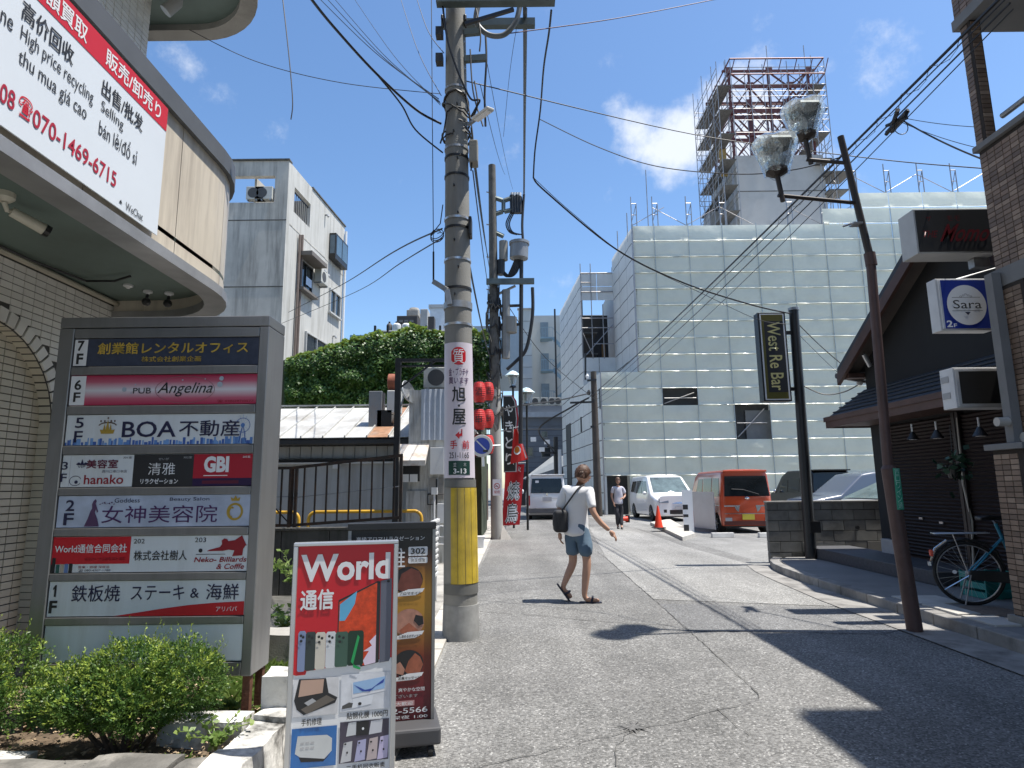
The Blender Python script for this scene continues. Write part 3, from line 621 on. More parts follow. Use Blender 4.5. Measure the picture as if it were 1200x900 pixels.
T(5, '営業・修理 深夜迄', .14, .30, .12, .19, dred); T(5, '☎ 080-4707-1788', .14, .305, .02, .10, nv)
T(5, '202', .412, .468, .80, .93, inkk); T(5, '株式会社樹人', .418, .69, .32, .60, inkk, .01); T(5, '203', .725, .782, .82, .95, inkk)
T(5, 'Neko- Billiards', .73, .995, .26, .40, dred, .018, sh=.25); T(5, '& Cofffe', .845, .985, .06, .21, dred, .012, sh=.25)
PG(5, [(.79, .565), (.80, .60), (.855, .68), (.865, .76), (.862, .86), (.875, .92), (.89, .90), (.897, .84), (.93, .87), (.965, 1.0), (.99, .73), (1.0, .74), (.985, .71), (.975, .62), (.972, .44), (.92, .42), (.93, .58), (.90, .60), (.87, .57)], dred, name='billiard_player')
RC(5, .735, .885, .47, .485, inkk, .0092, 'cue_line'); disc(PN[5], 'billiard_ball', U(.757), ZR[5][0]+.585*(ZR[5][1]-ZR[5][0]), .011, .011, inkk, .0092, 14)
PG(6, [(.031, .57), (.041, .57), (.041, .91), (.034, .91), (.024, .83), (.024, .76), (.031, .80)], inkk, .009, 'lettering'); T(6, 'F', .012, .052, .10, .46, inkk, .03)
T(6, '鉄板焼', .12, .365, .42, .90, nv, .008); T(6, 'ステーキ', .42, .69, .45, .88, nv, .004); T(6, '&', .72, .765, .50, .78, nv, .004); T(6, '海鮮', .80, .965, .44, .90, nv, .008)
PG(6, [(.34, .0), (.45, .09), (.58, .20), (.72, .30), (.85, .355), (.995, .39), (.995, .0)], red, .0102, 'red_wedge'); T(6, 'アリパパ', .855, .96, .11, .25, white)
# ============================================================ standing signs
ws = thing('standing_sign', 'red and white standing board reading World with phone pictures beside the planter', 'standing sign', (-.775, 3.0, 0), R(13))
w2 = .222
alum = mat('satin aluminium', (.55, .56, .57), .35, .8, var=.06)
MB().box(-w2-.014, -w2+.008, -.012, .05, .1, 1.162).build('frame_post', alum, ws, bevel=.003); MB().box(w2-.008, w2+.014, -.012, .05, .1, 1.162).build('frame_post', alum, ws, bevel=.003)
MB().box(-w2-.014, w2+.014, -.012, .05, 1.163, 1.178).build('frame_top', alum, ws, bevel=.003); MB().box(-w2-.014, w2+.014, -.012, .05, .09, .099).build('frame_bottom', alum, ws)
MB().box(-w2-.03, w2+.03, -.16, .2, .04, .085).build('base', mat('dark grey plastic base', (.06, .06, .065), .6), ws, bevel=.012)
for sx in (-.2, .2):
    for sy in (-.12, .16): MB().lathe([(.02, -.01), (.02, .01)], 12, (sx, sy, .02), 'x').build('caster', rubber, ws)
wp = MB().box(-w2+.008, w2-.008, .001, .045, .1, 1.162).build('poster_panel', white, ws)
def WX(u): return -w2+.008+u*(2*w2-.016)
def WZ(v):   # v from the bottom edge, spaced as on the poster
    K = ((-1, -1), (0, 0), (.045, .085), (.075, .115), (.245, .278), (.27, .317), (.452, .466), (.475, .49), (.655, .685), (.745, .82), (.785, .851), (.925, .965), (1, 1), (2, 2))
    for (a, c), (b_, d) in zip(K, K[1:]):
        if a <= v <= b_: return .1+1.062*(c+(d-c)*(v-a)/(b_-a))
def WT(s, u0, u1, v0, v1, m, off=0, y=-.004, **k): return text(wp, s, WX(u0), WX(u1), WZ(v0), WZ(v1), m, y=y, off=off, **k)
def WR(u0, u1, v0, v1, m, y=-.001, name='print'): return rect(wp, name, WX(u0), WX(u1), WZ(v0), WZ(v1), m, y)
def WP(pts, m, y=-.002, name='print'): return flat(wp, name, [(WX(a), WZ(b_)) for a, b_ in pts], m, y)
WP([(0, 1), (0, .465), (.03, .461), (.12, .462), (.13, .475), (1, .505), (1, 1)], red, -.001, 'red_field')
WT('World', .03, .965, .785, .925, white, .03); WT('通信', .04, .38, .688, .745, white, .03)
RCf = lambda u0, u1, v0, v1, m, y: WP([(u0+.012, v0), (u1-.012, v0), (u1, v0+.006), (u1, v1-.008), (u1-.015, v1), (u0+.015, v1), (u0, v1-.008), (u0, v0+.006)], m, y, 'phone_print')
phm = [mat('phone print %d' % i, c, .3) for i, c in enumerate(((.22, .28, .45), (.035, .05, .05), (.62, .58, .50), (.62, .64, .66), (.05, .11, .08), (.01, .04, .025)))]
for k, (a, b_, t_) in enumerate(((.035, .10, .665), (.11, .20, .66), (.21, .30, .657), (.315, .405, .657), (.41, .53, .654), (.54, .69, .655))):
    RCf(a, b_+.012, .475+.002*k, t_-.04, phm[k], -.0025-.0003*k)
    for q in ((.25, .012), (.6, .018), (.3, .032)):
        if k < 5: disc(wp, 'camera_print', WX(a+.01+(b_-a)*q[0]), WZ(t_-.045-q[1]), .006, .006, inkk, -.0058, 10)
WP([(.575, .50), (.64, .60), (.66, .59), (.60, .49)], mat('green sheen print', (.02, .35, .10), .3), -.0062); WP([(.60, .49), (.68, .475), (.67, .468), (.60, .478)], MATS['green sheen print'], -.0062)
WP([(.43, .712), (.835, .775), (.865, .772), (.865, .49), (.68, .478), (.43, .60)], inkk, -.0015, 'tablet_print'); WP([(.44, .707), (.83, .766), (.83, .49), (.70, .482), (.44, .60)], mat('tablet orange red', (.62, .06, .015), .3, var=.3, scale=40), -.0018)
WP([(.445, .70), (.62, .735), (.60, .70), (.54, .672), (.50, .655), (.445, .655)], mat('tablet sky blue', (.12, .42, .66), .3), -.002)
WP([(.83, .595), (.76, .57), (.79, .555), (.70, .535), (.76, .535), (.70, .50), (.72, .482), (.83, .49)], mat('tablet lilac', (.72, .62, .75), .3), -.002)
WP([(.87, .775), (.985, .788), (.985, .505), (.97, .492), (.87, .488)], mat('tablet back grey', (.12, .13, .17), .3), -.0019); disc(wp, 'camera_print', WX(.95), WZ(.772), .007, .006, inkk, -.003, 10)
for (u0, u1, v0, v1, c) in ((.01, .455, .268, .445, (.62, .62, .63)), (.485, .985, .272, .452, (.66, .68, .72)), (.01, .455, .075, .235, (.03, .15, .42)), (.485, .985, .078, .245, (.07, .06, .09))):
    WR(u0, u1, v0, v1, mat('photo ground %.2f %.2f' % (u0, v0), c, .3, var=.15, scale=15), -.0015, 'photo_print')
WP([(.02, .345), (.06, .445), (.33, .442), (.36, .37), (.45, .345), (.43, .32), (.12, .272), (.05, .30)], inkk, -.002); WP([(.06, .36), (.08, .44), (.31, .438), (.30, .372)], mat('copper pink print', (.52, .35, .27), .3), -.0024); WP([(.09, .30), (.34, .36), (.43, .335), (.15, .276)], mat('grey brown print', (.14, .12, .10), .4), -.0024); WP([(.12, .33), (.2, .35), (.24, .335), (.16, .315)], silver, -.0028)
WP([(.60, .335), (.59, .41), (.96, .435), (.95, .36)], mat('phone edge white', (.75, .76, .8), .3), -.002); WP([(.61, .355), (.605, .41), (.94, .43), (.93, .37)], mat('wallpaper pale blue', (.32, .50, .75), .3), -.0024); WP([(.61, .40), (.73, .37), (.80, .375), (.93, .42), (.92, .40), (.84, .385), (.78, .36), (.70, .365)], mat('wallpaper deep blue', (.03, .07, .35), .3), -.0028)
WP([(.60, .285), (.61, .33), (.82, .345), (.80, .30)], mat('case pale', (.75, .78, .83), .3), -.0022); disc(wp, 'button_print', WX(.68), WZ(.305), .008, .007, inkk, -.003, 10); WP([(.50, .30), (.50, .285), (.60, .29), (.61, .31), (.57, .315)], mat('dark chip print', (.08, .08, .08), .4), -.0026)
WP([(.05, .135), (.07, .205), (.36, .20), (.41, .185), (.41, .135), (.34, .105), (.10, .12)], mat('phone card white', (.58, .60, .60), .3), -.002); WP([(.09, .12), (.11, .10), (.33, .095), (.40, .125), (.34, .105)], inkk, -.0018)
for k in range(3):
    WR(.10+.05*k, .135+.05*k, .15, .158, silver, -.0026); WR(.10+.05*k, .135+.05*k, .17, .178, silver, -.0026)
for k, (a, c) in enumerate(((.50, (.55, .56, .58)), (.64, (.42, .42, .62)), (.76, (.50, .42, .42)), (.87, (.52, .47, .66)))):
    WP([(a, .08), (a+.03, .16+.004*k), (a+.115, .165+.004*k), (a+.105, .085)], mat('phone back %d' % k, c, .3), -.002); disc(wp, 'logo_print', WX(a+.065), WZ(.12), .004, .005, inkk, -.003, 10); disc(wp, 'camera_print', WX(a+.045), WZ(.155), .005, .004, inkk, -.003, 10)
for a in (.55, .78): WP([(a, .185), (a+.02, .24), (a+.14, .244), (a+.13, .19)], mat('phone back top %.2f' % a, (.6, .62, .64) if a < .6 else (.55, .56, .6), .3), -.002)
WR(.65, .78, .185, .243, inkk, -.0024); disc(wp, 'logo_print', WX(.72), WZ(.212), .005, .006, white, -.003, 10)
WT('手机修理', .10, .30, .244, .262, inkk, .01); WT('貼钢化膜 1000円', .55, .97, .251, .268, inkk, .01); WT('手机卡 流量卡', .05, .37, .045, .064, inkk, .01); WT('二手机回收販卖', .56, .95, .05, .069, inkk, .01)
WT('店', .80, .98, -.02+.03, .045, redd, .03)
bs = thing('standing_sign', 'black standing board with massage photographs and room number 302 behind the World board', 'standing sign', (-.70, 3.72, 0), R(12))
w2 = .23; bl = .0
MB().box(-w2-.02, w2+.02, -.02, .06, 1.185, 1.225).build('frame_top', blackp, bs, bevel=.004)
MB().box(-w2-.018, -w2, -.015, .055, .15, 1.184).build('frame_post', steelbr, bs); MB().box(w2, w2+.018, -.015, .055, .15, 1.184).build('frame_post', steelbr, bs)
MB().box(-w2-.03, w2+.045, -.15, .2, .06, .148).build('base', MATS['dark grey plastic base'], bs, bevel=.014)
for sx in (-.2, .22):
    for sy in (-.12, .17): MB().lathe([(.028, -.013), (.03, 0), (.028, .013)], 14, (sx, sy, .03), 'x').build('caster', rubber, bs)
bpn = MB().box(-w2+.001, w2-.001, -.003, .05, .15, 1.184).build('poster_panel', gradmat('brown gold poster print', .15, 1.184, [(0, (.08, .008, .012)), (.12, (.14, .008, .02)), (.32, (.18, .03, .015)), (.55, (.42, .22, .03)), (.68, (.50, .24, .03)), (.84, (.12, .04, .02)), (.9, (.008, .008, .01)), (1, (.008, .008, .01))]), bs)
def BX(u): return -w2+u*2*w2
def BZ(v): return .15+v*1.034
def BT(s, u0, u1, v0, v1, m, off=0, y=-.006, **k): return text(bpn, s, BX(u0), BX(u1), BZ(v0), BZ(v1), m, y=y, off=off, **k)
BT('高級アロマリラクゼーション', .06, .90, .94, .965, white, .005); BT('ゼータ', .07, .25, .915, .925, silver); BT('清', .08, .36, .80, .90, white); BT('雅', .42, .66, .79, .90, white)
for v0, v1 in ((.855, .905), (.815, .848)): flat(bpn, 'white_label', [(BX(a), BZ(b_)) for a, b_ in ((.70, v0+.004), (.71, v0), (.93, v0), (.94, v0+.004), (.94, v1-.004), (.93, v1), (.71, v1), (.70, v1-.004))], white, -.005)
BT('302', .73, .91, .865, .897, inkk, .02, -.008); BT('完全個室', .73, .91, .822, .84, inkk, 0, -.008)
sk = [mat('skin brown print %d' % i, c, .35, var=.25, scale=25) for i, c in enumerate(((.17, .05, .035), (.42, .21, .15), (.35, .11, .06)))]
for i, (cv, cu) in enumerate(((.725, .70), (.50, .72), (.285, .72))):
    disc(bpn, 'round_photo', BX(cu), BZ(cv), .085, .075, inkk if i != 1 else sk[1], -.0045, 30)
    if i == 0: flat(bpn, 'photo_figure', [(BX(a), BZ(b_)) for a, b_ in ((.56, .68), (.62, .76), (.74, .79), (.84, .77), (.88, .72), (.85, .67), (.70, .655))], sk[0], -.006)
    if i == 1: flat(bpn, 'photo_figure', [(BX(a), BZ(b_)) for a, b_ in ((.78, .51), (.80, .54), (.89, .53), (.90, .49), (.84, .48))], inkk, -.006); flat(bpn, 'photo_figure', [(BX(a), BZ(b_)) for a, b_ in ((.60, .46), (.72, .50), (.80, .47), (.86, .45), (.78, .44), (.66, .435))], sk[2], -.0065)
    if i == 2: flat(bpn, 'photo_figure', [(BX(a), BZ(b_)) for a, b_ in ((.68, .25), (.72, .30), (.80, .34), (.86, .32), (.90, .28), (.86, .235), (.74, .225))], sk[2], -.006); flat(bpn, 'photo_figure', [(BX(a), BZ(b_)) for a, b_ in ((.55, .28), (.62, .30), (.68, .26), (.66, .23), (.58, .24))], sk[1], -.0065)
    for k in range(5):
        y0 = cv-.085+.004*k; flat(bpn, 'brush_stroke', [(BX(.56+.02*k), BZ(y0)), (BX(.58+.03*k), BZ(y0+.02)), (BX(.86+.012*k), BZ(y0+.024)), (BX(.80+.02*k), BZ(y0+.004))], white, -.0066-.0002*k)
    BT(('アロマオイル', '心温まるボディケア', '足裏マッサージ')[i], .60, .87, cv-.078, cv-.062, inkk, .008, -.009)
BT('爽やかな空間で、爽やかな空間', .18, .92, .145, .165, white, .005); BT('サービスございます', .3, .84, .115, .132, silver)
flat(bpn, 'white_label', [(BX(a), BZ(b_)) for a, b_ in ((.42, .073), (.80, .073), (.80, .10), (.42, .10))], mat('rose print', (.55, .3, .3), .4), -.005); BT('男女大歓迎', .44, .78, .077, .096, white, .015, -.008)
BT('048-812-5566', .10, .96, .036, .064, white, .008); BT('11:00- 深夜 1:00', .25, .96, .008, .026, white, .005)
MB().tube([(.26, 0, 1.18), (.275, 0, 1.2), (.29, -.01, 1.2)], .006, 6).build('hook', whitep, bs)
# ============================================================ shrubs, weeds
leafm = []
def leafmat(name, c1, c2, tr=.35):
    m = mat(name, c1, .45, var=.3, scale=6); t = m.node_tree; P = t.nodes['Principled BSDF']
    src = P.inputs['Base Color'].links[0].from_socket
    g_ = t.nodes.new('ShaderNodeObjectInfo'); n_ = t.nodes.new('ShaderNodeTexNoise'); n_.inputs['Scale'].default_value = 9; geo = t.nodes.new('ShaderNodeNewGeometry'); t.links.new(geo.outputs['Position'], n_.inputs['Vector'])
    mr = t.nodes.new('ShaderNodeMapRange'); t.links.new(n_.outputs['Fac'], mr.inputs[0]); mr.inputs[1].default_value = .4; mr.inputs[2].default_value = .65
    mx = t.nodes.new('ShaderNodeMixRGB'); t.links.new(mr.outputs[0], mx.inputs[0]); t.links.new(src, mx.inputs[1]); mx.inputs[2].default_value = (*c2, 1); t.links.new(mx.outputs[0], P.inputs['Base Color'])
    tr_ = t.nodes.new('ShaderNodeBsdfTranslucent'); t.links.new(mx.outputs[0], tr_.inputs[0]); ms = t.nodes.new('ShaderNodeMixShader'); ms.inputs[0].default_value = tr
    t.links.new(P.outputs[0], ms.inputs[1]); t.links.new(tr_.outputs[0], ms.inputs[2]); o_ = t.nodes['Material Output']; t.links.new(ms.outputs[0], o_.inputs[0]); return m
lf = leafmat('shrub leaf', (.055, .125, .03), (.13, .22, .04)); lft = leafmat('young shrub tip', (.25, .36, .06), (.36, .44, .08)); ivm = leafmat('ivy leaf', (.04, .10, .022), (.10, .18, .035), .25); wd = leafmat('weed blade', (.16, .26, .06), (.26, .34, .10), .4)
def leaf(b, p, d, s, w=.2, up=None):
    d = d.normalized(); sd = d.cross(up or Vector((random.uniform(-1, 1), random.uniform(-1, 1), random.uniform(-1, 1)))).normalized()*s*w
    b.add([p, p+d*s*.5+sd, p+d*s, p+d*s*.5-sd], [(0, 1, 2, 3)])
def shrub(label, cx, cy, z0, lobes, n, seed, name='shrub', m1=None, m2=None, ls=(.010, .021)):
    random.seed(seed); t = thing(name, label, 'shrub', (cx, cy, z0), 0, None); z0 += .03; b = MB(); b2 = MB(); st = MB()
    for (lx, ly, lz, rr, hh) in lobes:
        st.tube([(cx+lx*.2, cy+ly*.2, z0-.05), (cx+lx*.6, cy+ly*.6, z0+lz*.5), (cx+lx, cy+ly, z0+lz)], [.014, .010, .004], 5)
    tot = sum(l[3]**2 for l in lobes)
    for (lx, ly, lz, rr, hh) in lobes:
        for k in range(int(n*rr*rr/tot)):
            v = Vector((random.gauss(0, 1), random.gauss(0, 1), random.gauss(0, 1))).normalized(); rad = random.uniform(.55, 1.0)**.5*(1+.16*noise.noise(v*3+Vector((lx*9, ly*9, seed))))
            c = Vector((cx+lx+v.x*rr*rad, cy+ly+v.y*rr*rad, z0+lz+v.z*hh*rad))
            if c.z < z0+.02: continue
            ax = (v+Vector((0, 0, .55))).normalized(); tip = rad > .93 and v.z > -.1 and random.random() < .6
            for q in range(6 if not tip else 7):
                d = (ax*random.uniform(.5, 1.2)+Vector((random.gauss(0, .6), random.gauss(0, .6), random.gauss(0, .45)))); leaf(b2 if tip else b, c+ax*random.uniform(-.02, .02), d, random.uniform(*ls))
            if random.random() < .02: 
                for q in range(8): leaf(b2, c+ax*(.02+.012*q), ax+Vector((random.gauss(0, .5), random.gauss(0, .5), .3)), random.uniform(*ls))
    st.build('branches', mat('shrub bark', (.09, .06, .04), .9), t, world=True)
    o = b.build('foliage', m1 or lf, t, world=True); o['kind'] = 'stuff'; o2 = b2.build('foliage_tips', m2 or lft, t, world=True); o2['kind'] = 'stuff'; return t
shrub('rounded leafy green shrub in front of the directory sign, right one of the pair', -1.88, 3.24, .2, [(-.25, 0, .23, .17, .15), (0, .02, .28, .22, .19), (.24, .03, .28, .18, .18), (.34, .06, .25, .11, .14), (.1, -.06, .20, .19, .13), (-.12, -.04, .2, .19, .13), (-.38, .02, .17, .11, .10)], 9000, 3)
shrub('larger leafy green shrub cut by the left edge of the view below the arch', -2.80, 3.30, .2, [(0, 0, .30, .25, .22), (.22, .05, .29, .19, .20), (-.3, .0, .32, .28, .25), (.1, -.10, .20, .24, .15), (.30, -.03, .16, .14, .11), (-.15, -.12, .16, .2, .13), (-.6, 0, .3, .3, .3)], 9500, 4)
def tuft(b, c, n, h, sp):
    for k in range(n):
        a = random.uniform(0, 2*PI); d = Vector((math.cos(a)*sp, math.sin(a)*sp, 1)).normalized(); p = c+Vector((random.gauss(0, .02), random.gauss(0, .02), 0)); hh = h*random.uniform(.5, 1.1); w = Vector((-math.sin(a), math.cos(a), 0))*random.uniform(.003, .007)
        m = p+d*hh*.55; e = m+(d+Vector((math.cos(a)*sp*1.3, math.sin(a)*sp*1.3, -.35))).normalized()*hh*.5
        b.add([p-w, p+w, m+w, e, m-w], [(0, 1, 2, 3, 4)])
random.seed(5); b = MB()
for k in range(420):
    X = random.uniform(-1.75, -1.33)+random.choice((0, 0, -.25)); Y = random.uniform(3.7, 5.4); 
    tuft(b, Vector((X, Y, .19)), random.randint(4, 8), random.uniform(.05, .14), random.uniform(.3, .9))
for k in range(130):
    tuft(b, Vector((random.choice((random.gauss(-2.45, .12), random.gauss(-1.6, .1), random.uniform(-3.1, -1.4))), random.uniform(3.0, 3.12), .19)), 5, random.uniform(.03, .07), .9)
o = b.build('ground_weeds', wd, None); props(o, 'patchy light green weeds growing in the planter behind the directory sign', 'weeds', None, 'stuff')
def weed(label, c, n, h, ls, name='weed', m=None, arch=.8):
    t = thing(name, label, 'weed', c); b = MB(); s = MB(); c = Vector(c)
    for k in range(n):
        a = 2*PI*k/n+random.uniform(-.3, .3); p = [c]; d = Vector((math.cos(a)*.4, math.sin(a)*.4, 1)).normalized()
        for q in range(6): p.append(p[-1]+d*h/6*random.uniform(.8, 1.2)); d = (d+Vector((math.cos(a)*.25*arch, math.sin(a)*.25*arch, -.16*arch))).normalized()
        s.tube(p, .0025, 4)
        for q in range(1, 7):
            for z in range(3): leaf(b, p[q], Vector((random.gauss(0, 1), random.gauss(0, 1), random.gauss(.2, .5))), random.uniform(*ls), .3)
    s.build('stems', m or wd, t, world=True); o = b.build('leaves', m or wd, t, world=True); o['kind'] = 'stuff'
weed('small leafy weed sprouting beside the white painted kerb stones', (-1.40, 3.16, .22), 9, .20, (.02, .045))
weed('arching pale weed in front of the dark concrete wall', (-2.6, 7.6, .3), 12, .62, (.04, .10))
weed('low weed beside the leaning stone at the foot of the dark wall', (-2.25, 6.4, .05), 10, .38, (.03, .08))
# ============================================================ buildings
class Face:
    """a vertical wall plane from p0 to p1 (x,y); u runs along it, d outwards (to the right-hand side of travel)"""
    def __init__(s, p0, p1):
        s.p0 = Vector((*p0, 0)); d = Vector((*p1, 0))-s.p0; s.len = d.length; s.t = d.normalized(); s.n = Vector((s.t.y, -s.t.x, 0))
    def P(s, u, z, d=0): return s.p0+s.t*u+s.n*d+Vector((0, 0, z))
    def hit(s, px, py):
        v = _f + _r*((px-600)/FOC) - _u*((py-450)/FOC); o = Vector((0, 0, EYE)); k = (s.p0-o).dot(s.n)/v.dot(s.n); q = o+v*k
        return (q-s.p0).dot(s.t), q.z
    def box(s, b, u0, u1, z0, z1, d0, d1):
        return b.add([s.P(u, z, d) for z in (z0, z1) for u, d in ((u0, d0), (u1, d0), (u1, d1), (u0, d1))], [(0, 3, 2, 1), (4, 5, 6, 7), (0, 1, 5, 4), (1, 2, 6, 5), (2, 3, 7, 6), (3, 0, 4, 7)])
    def part(s, name, m, par, u0, u1, z0, z1, d0, d1, bevel=0):
        b = MB(); s.box(b, u0, u1, z0, z1, d0, d1); return b.build(name, m, par, world=True, fixn=True, bevel=bevel)
    def wall(s, name, m, par, u0, u1, z0, z1, holes, th=.2):
        us = sorted({u0, u1, *[h[0] for h in holes], *[h[1] for h in holes]}); zs = sorted({z0, z1, *[h[2] for h in holes], *[h[3] for h in holes]}); b = MB()
        for a, c in zip(us, us[1:]):
            run = None
            for e, f in zip(zs, zs[1:]):
                mu, mz = (a+c)/2, (e+f)/2; solid = not any(h[0] < mu < h[1] and h[2] < mz < h[3] for h in holes)
                if solid: run = (run[0], f) if run else (e, f)
                if (not solid or f == zs[-1]) and run: s.box(b, a, c, run[0], run[1], -th, 0); run = None
        return b.build(name, m, par, world=True, fixn=True)
    def window(s, par, u0, u1, z0, z1, fm, gm, th=.06, proud=.05, rec=.0, bars=(), sill=True, name='window'):
        b = MB(); s.box(b, u0, u1, z0, z0+th, rec, proud); s.box(b, u0, u1, z1-th, z1, rec, proud); s.box(b, u0, u0+th, z0+th, z1-th, rec, proud); s.box(b, u1-th, u1, z0+th, z1-th, rec, proud)
        for k in bars: s.box(b, u0+(u1-u0)*k-th/3, u0+(u1-u0)*k+th/3, z0+th, z1-th, rec, proud-.005)
        w = b.build(name, fm, par, world=True, fixn=True); OBJW[w.name] = OBJW[par.name]
        g_ = MB(); s.box(g_, u0+th, u1-th, z0+th, z1-th, rec+.005, rec+.02); g_.build('pane', gm, w, world=True, fixn=True)
        if sill: q = MB(); s.box(q, u0-.05, u1+.05, z0-.06, z0-.003, rec, proud+.06); q.build('sill', fm, w, world=True, fixn=True)
        return w
def ac_unit(par, F, u, z, w=.8, h=.55, d=.3, d0=.05, name='air_conditioner'):
    q = MB(); F.box(q, u, u+w, z, z+h, d0, d0+d); a = q.build(name, mat('aged cream casing', (.52, .51, .46), .5, var=.08, dirt=(.3, .28, .24), dirtamt=.5), par, world=True, fixn=True, bevel=.015); OBJW[a.name] = OBJW[par.name]
    c = F.P(u+w*.4, z+h/2, d0+d+.004); g_ = MB(); vs = [c+F.t*(h*.4*math.cos(2*PI*i/20))+Vector((0, 0, h*.4*math.sin(2*PI*i/20))) for i in range(20)]; g_.add(vs, [tuple(range(20))]); g_.build('fan_grille', mat('fan grille dark', (.07, .07, .07), .6), a, world=True)
    b = MB(); F.box(b, u+.05, u+.1, z-.06, z-.002, 0, d0+d); F.box(b, u+w-.1, u+w-.05, z-.06, z-.002, 0, d0+d); b.build('bracket', galv, a, world=True, fixn=True); return a
# ---- concrete block of flats on the left
cbl = thing('apartment_building', 'weathered grey and white concrete apartment block rising behind the ivy wall', 'building', (-11, 27, 0))
cwall = mat('raw grey concrete wall', (.52, .495, .44), .85, var=.16, scale=.8, dirt=(.17, .165, .15), dscale=.7, dirtamt=.75, streak=True, bump=.2, bscale=20)
wwall = mat('white stained render', (.50, .495, .465), .85, var=.05, scale=.8, dirt=(.26, .25, .22), dscale=.8, dirtamt=.65, streak=True)
FA = Face((-16, 24), (-9.08, 24)); FB = Face((-9.08, 24), (-8.55, 30.65))
h0 = FA.hit(270, 206.5); h1 = FA.hit(321, 237)
FA.wall('wall', cwall, cbl, 0, FA.len-.001, 0, 14.8, [(h0[0]-2.5, h1[0], h1[1], h0[1])], .25)
for y in (258, 336): z = FA.hit(300, y)[1]; FA.part('string_course', concd, cbl, 0, FA.len, z-.02, z+.02, .001, .012)
FA.part('parapet_cap', concd, cbl, 0, FA.len+.03, 14.803, 14.87, -.3, .06)
p = FB.hit(345.5, 219); q = FB.hit(363, 262)
FB.wall('wall', wwall, cbl, .002, FB.len, 0, 14.78, [(p[0], q[0], q[1]-.2, p[1])], .22)
FB.part('loggia_back', cwall, cbl, p[0]-.3, q[0]+.3, q[1]-1, p[1]+.3, -1.6, -1.5); FB.part('loggia_side', cwall, cbl, q[0]+.01, q[0]+.2, q[1]-1, p[1]+.2, -1.5, -.23)
FB.part('loggia_floor', cwall, cbl, p[0]-.2, q[0]+.3, q[1]-.5, q[1]-.22, -1.5, -.23); b = MB(); F_ = FB
for k in range(9): F_.box(b, p[0]+.02+k*(q[0]-p[0]-.04)/8.5, p[0]+.05+k*(q[0]-p[0]-.04)/8.5, q[1]-.2, q[1]+.75, -.12, -.1)
F_.box(b, p[0], q[0], q[1]+.75, q[1]+.8, -.13, -.09); b.build('railing', blackp, cbl, world=True, fixn=True)
FB.part('parapet_cap', concd, cbl, 2.4, FB.len+.05, 14.783, 14.85, -.3, .05); z = FB.hit(345, 268)[1]
FB.part('string_course', cwall, cbl, .3, FB.len, z-.03, z+.02, .001, .012)
b = MB().box(-16, -9.35, 24.3, 30.4, 0, h1[1]-.05); b.build('inner_block', cwall, cbl, world=True)
b = MB().box(-16, -10.4, 26.6, 30.4, h1[1]-.04, h1[1]+.55); b.build('roof_room', cwall, cbl, world=True)
b = MB().box(-8.9+.0, -9.3, 30.42, 30.64, 0, 14.7); b.build('rear_wall', wwall, cbl, world=True)
u_, z_ = FA.hit(300, 235); 
for uu in (FA.hit(289, 235)[0], FA.hit(299, 235)[0]): ac_unit(cbl, FA, uu, z_+.02, .72, .55, .3, -.2)
def FW(x0, y0, x1, y1, F): a = F.hit(x0, y0); c = F.hit(x1, y1); return min(a[0], c[0]), max(a[0], c[0]), min(a[1], c[1]), max(a[1], c[1])
def win(F, par, x0, x1, yt, yb, fm, gm, **k):     # yt/yb read on the nearer edge x0
    u0, z1 = F.hit(x0, yt); _, z0 = F.hit(x0, yb); u1 = F.hit(x1, yt)[0]; return F.window(par, u0, u1, z0, z1, fm, gm, **k), (u0, u1, z0, z1)
dkfr = mat('dark bronze window frame', (.035, .033, .03), .4, .4)
# bay window
u0, z1 = FB.hit(386, 273); z0 = FB.hit(386, 304)[1]; u1 = FB.hit(400.5, 285)[0]
FB.part('bay_window', dkfr, cbl, u0, u1, z0, z1, .01, .34, .01)
FB.part('bay_pane', glassb, cbl, u0+.12, (u0+u1)/2-.05, z0+.25, z1-.1, .335, .35); FB.part('bay_pane', glassb, cbl, (u0+u1)/2+.05, u1-.12, z0+.25, z1-.1, .335, .35)
q = MB(); q.add([FB.P(u0-.012, z0+.25, .06), FB.P(u0-.012, z0+.25, .3), FB.P(u0-.012, z1-.1, .3), FB.P(u0-.012, z1-.1, .06)], [(0, 1, 2, 3)]); q.build('bay_side_pane', glassb, cbl, world=True)
w, (u0, u1, z0, z1) = win(FB, cbl, 350, 365.5, 303, 335, dkfr, glass, bars=(.5,), proud=.08)
FB.part('poster', mat('pale blue poster', (.5, .6, .75), .4), cbl, u0+(u1-u0)*.48, u1-.1, z0+.25, z1-.55, .082, .088)
FB.part('awning', mat('brown grey awning', (.16, .14, .12), .6), cbl, u0-.1, u1+.25, z1+.12, z1+.3, .02, .62); FB.part('awning', MATS['brown grey awning'], cbl, u0-.05, u1+.2, z0-.2, z0-.09, .02, .3)
u_, z_ = FB.hit(364, 334); ac_unit(cbl, FB, u_+.25, z_+.25, .85, .6, .32)
win(FB, cbl, 385.5, 398, 337, 366, mat('off white window frame', (.5, .5, .48), .5), glass, bars=(.5,), proud=.1)
win(FB, cbl, 357, 382, 388, 432, MATS['off white window frame'], glass, bars=(.5,), proud=.1)
for x in (343.5, 346.5): u_ = FB.hit(x, 400)[0]; MB().tube([FB.P(u_, .2, .09), FB.P(u_, FB.hit(x, 270)[1], .09)], .055, 8).build('drainpipe', mat('brown drainpipe', (.16, .12, .10), .6), cbl, world=True, smooth=True)
MB().tube([FB.P(FB.len-.05, .2, .1), FB.P(FB.len-.05, 14.5, .1)], .06, 8).build('drainpipe', whitep, cbl, world=True, smooth=True)
